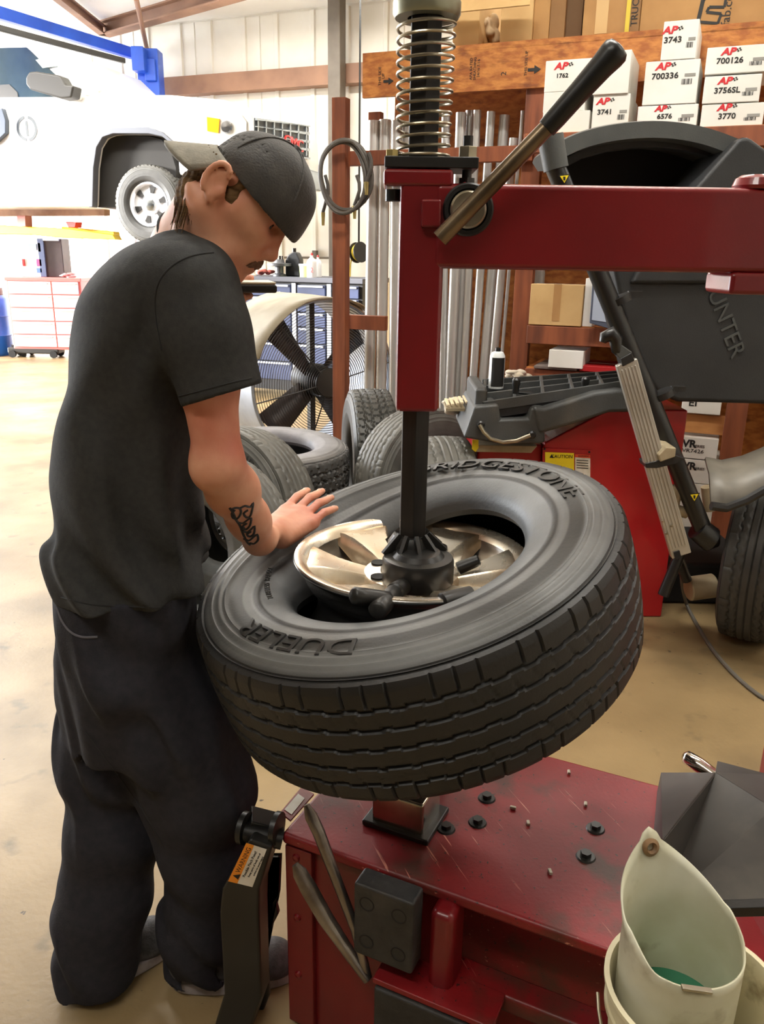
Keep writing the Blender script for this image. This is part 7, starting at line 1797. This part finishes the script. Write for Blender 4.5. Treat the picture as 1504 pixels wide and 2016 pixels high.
mb = MB(); mb.lathe([(0, 0.004), (0.004, 0.003), (0.0045, -0.004)], P(1444, 1525, 1.335), (0, -0.6, 0.6), n=12); mb.build('hole', m_dark, tray)
mb = MB(); mb.bar(P(1300, 1792, 1.10), P(1520, 1786, 1.06), 0.02, 0.02); mb.build('lower_lip', m_black, tray, bevel=0.003)
mb = MB(); mb.tube(P(1420, 1700, 1.36), Vector((P(1420, 1700, 1.36).x, 1.36, 0)), 0.03, n=14); mb.build('support_leg', m_black, tray, smooth=True, angle=40)
tl = empty('chrome_tool', P(1375, 1510, 1.40), 'polished chrome bar tool sticking out of the sheet-metal holder', 'tool')
mb = MB(); pts = [P(1344, 1487, 1.42), P(1350, 1490, 1.418), P(1375, 1506, 1.40), P(1404, 1526, 1.38), P(1440, 1560, 1.35)]; mb.path(pts, [0.006, 0.014, 0.016, 0.014, 0.014], n=16); mb.build('bar', mat('polished_chrome', (214, 206, 198), rough=0.12, metal=1.0), tl, smooth=True, angle=60)
# ---- bucket of soap with a cut jug in it
m_pail = mat('dirty_white_plastic', (216, 208, 176), (196, 184, 146), rough=0.5, scale=6, c3=(120, 100, 66), s3=14, t3=(0.64, 0.76))
bkc = Vector((0.428, 0.845, 0.331)); BR, BH = 0.114, 0.245
pail = empty('bucket', bkc, 'dirty white plastic bucket hung in front of the red tire changer', 'bucket')
mb = MB(); mb.lathe([(0.092, 0.006), (BR - 0.006, BH - 0.05), (BR, BH - 0.048), (BR, BH - 0.040), (BR - 0.003, BH - 0.038), (BR - 0.001, BH - 0.008), (BR + 0.004, BH - 0.006), (BR + 0.004, BH), (BR - 0.003, BH), (BR - 0.006, BH - 0.01), (0.090, 0.012), (0, 0.010), (0, 0.002), (0.088, 0.002)], bkc, n=64); mb.build('pail', m_pail, pail, smooth=True, angle=45)
mb = MB(); mb.path([bkc + Vector((math.cos(t) * (BR + 0.010), math.sin(t) * (BR + 0.010), BH - 0.035 - 0.09 * math.sin((t - R(170)) / R(200) * PI))) for t in [R(170 + 200 * i / 24) for i in range(25)]], 0.0022, n=8); mb.build('wire_handle', m_zinc, pail, smooth=True)
m_jug = mat('milky_plastic', (206, 204, 184), (186, 182, 154), rough=0.4, scale=9, c3=(122, 104, 70), s3=12, t3=(0.6, 0.78))
jc = Vector((0.410, 0.865, 0.345)); jg = empty('cut_jug', jc, 'milky plastic jug cut open, standing inside the white bucket', 'jug')
JR = 0.077; RT = 0.290            # wall height at the front
BD = R(104)                       # direction of the tall flap
nn_ = 80; vs = []; fs = []; rows = 20
jx = lambda t, r_, z: jc + Vector((math.cos(t) * r_, math.sin(t) * r_, z))
for i in range(nn_):
    t = 2 * PI * i / nn_; dv = math.degrees(math.atan2(math.sin(t - BD), math.cos(t - BD))); back = abs(dv)
    sh_ = min(1.0, max(0.0, (125 - back) / 35)); pk = max(0.0, 1 - back / 82)
    topz = RT + 0.026 * sh_ * sh_ * (3 - 2 * sh_) + 0.068 * pk ** 1.1 + (0.006 if back < 10 else 0)
    for j in range(rows + 1):
        z = (topz) * j / rows
        r_ = JR * (0.95 + 0.05 * min(z, 0.25) / 0.25)
        up_z = max(0, z - RT - 0.01)
        p = jx(t, r_, z)
        # the flap flattens and leans outwards as it rises
        p += Vector((math.cos(BD), math.sin(BD), 0)) * (up_z * 0.30 + up_z * 0.9 * (1 - math.cos(R(dv))) * 0.5)
        p += Vector((-math.sin(BD), math.cos(BD), 0)) * (up_z * math.sin(R(dv)) * -0.10)
        vs.append(p)
for i in range(nn_):
    i2 = (i + 1) % nn_
    for j in range(rows): fs.append((i * (rows + 1) + j, i2 * (rows + 1) + j, i2 * (rows + 1) + j + 1, i * (rows + 1) + j + 1))
mb = MB(); mb.add(vs, fs); mb.build('jug_wall', m_jug, jg, smooth=True, angle=60, solid=0.0025)
mb = MB(); mb.lathe([(0, 0.0), (JR * 0.94, 0.0), (JR * 0.94, 0.006), (0, 0.006)], jc, n=40); mb.build('jug_bottom', m_jug, jg)
mb = MB(); mb.lathe([(0, 0.165), (JR * 0.975, 0.165), (JR * 0.93, 0.01)], jc, n=48); mb.build('green_soap', mat('green_soap_water', (58, 128, 98), (40, 100, 76), rough=0.08, scale=6), jg, smooth=True, angle=40)
pt = jc + Vector((math.cos(BD), math.sin(BD), 0)) * (JR + 0.026)
mb = MB(); mb.lathe([(0.006, 0), (0.012, 0.002), (0.013, 0.006), (0.008, 0.009), (0.005, 0.005)], pt + Vector((0, -0.008, RT + 0.074)), (-math.cos(BD), -math.sin(BD), 0.3), n=20, closed=True); mb.build('hang_ring', mat('brown_tape', (128, 98, 66), rough=0.5), jg, smooth=True)
cp = jx(R(-95), JR, RT + 0.002)
mb = MB(); mb.bar(cp + Vector((-0.022, -0.001, 0.002)), cp + Vector((0.016, -0.002, -0.003)), 0.008, 0.004); tag(mb.build('metal_clip', m_zinc, None, bevel=0.001), 'small metal clip hooked on the rim of the cut jug', 'clip')
# ---- air line on the floor
pts = [P(1340, 1092, 3.0), G(1343, 1150, 0.18), G(1352, 1190, 0.02), G(1372, 1230, 0.008), G(1400, 1275, 0.008), G(1436, 1318, 0.008), G(1470, 1350, 0.008), G(1510, 1378, 0.008), G(1600, 1420, 0.008)]
pts = [Vector(q) for q in spline([tuple(p) for p in pts], 5)]
mb = MB(); mb.path(pts, 0.008, n=8); tag(mb.build('air_line', mat('grey_air_line', (104, 100, 92), rough=0.5), None, smooth=True), 'thin grey air line snaking over the floor from the balancer', 'hose')
# wheel weights and pebbles on the table and floor
m_lead = mat('lead_weight', (176, 168, 150), rough=0.5, metal=0.4)
q_ = random.Random(11)
for i, (u, v) in enumerate(((1153, 1583), (1083, 1716), (1010, 1590), (1120, 1520), (1040, 1620))):
    p = G(u, v, ZT + 0.004); mb = MB(); mb.box(p, (0.012, 0.006, 0.006), Matrix.Rotation(q_.uniform(0, 3), 3, 'Z')); tag(mb.build('wheel_weight', m_lead, None, bevel=0.0015), 'tiny pale clip-on wheel weight lying on the red table', 'wheel weight', 'wheel weights on the red table')
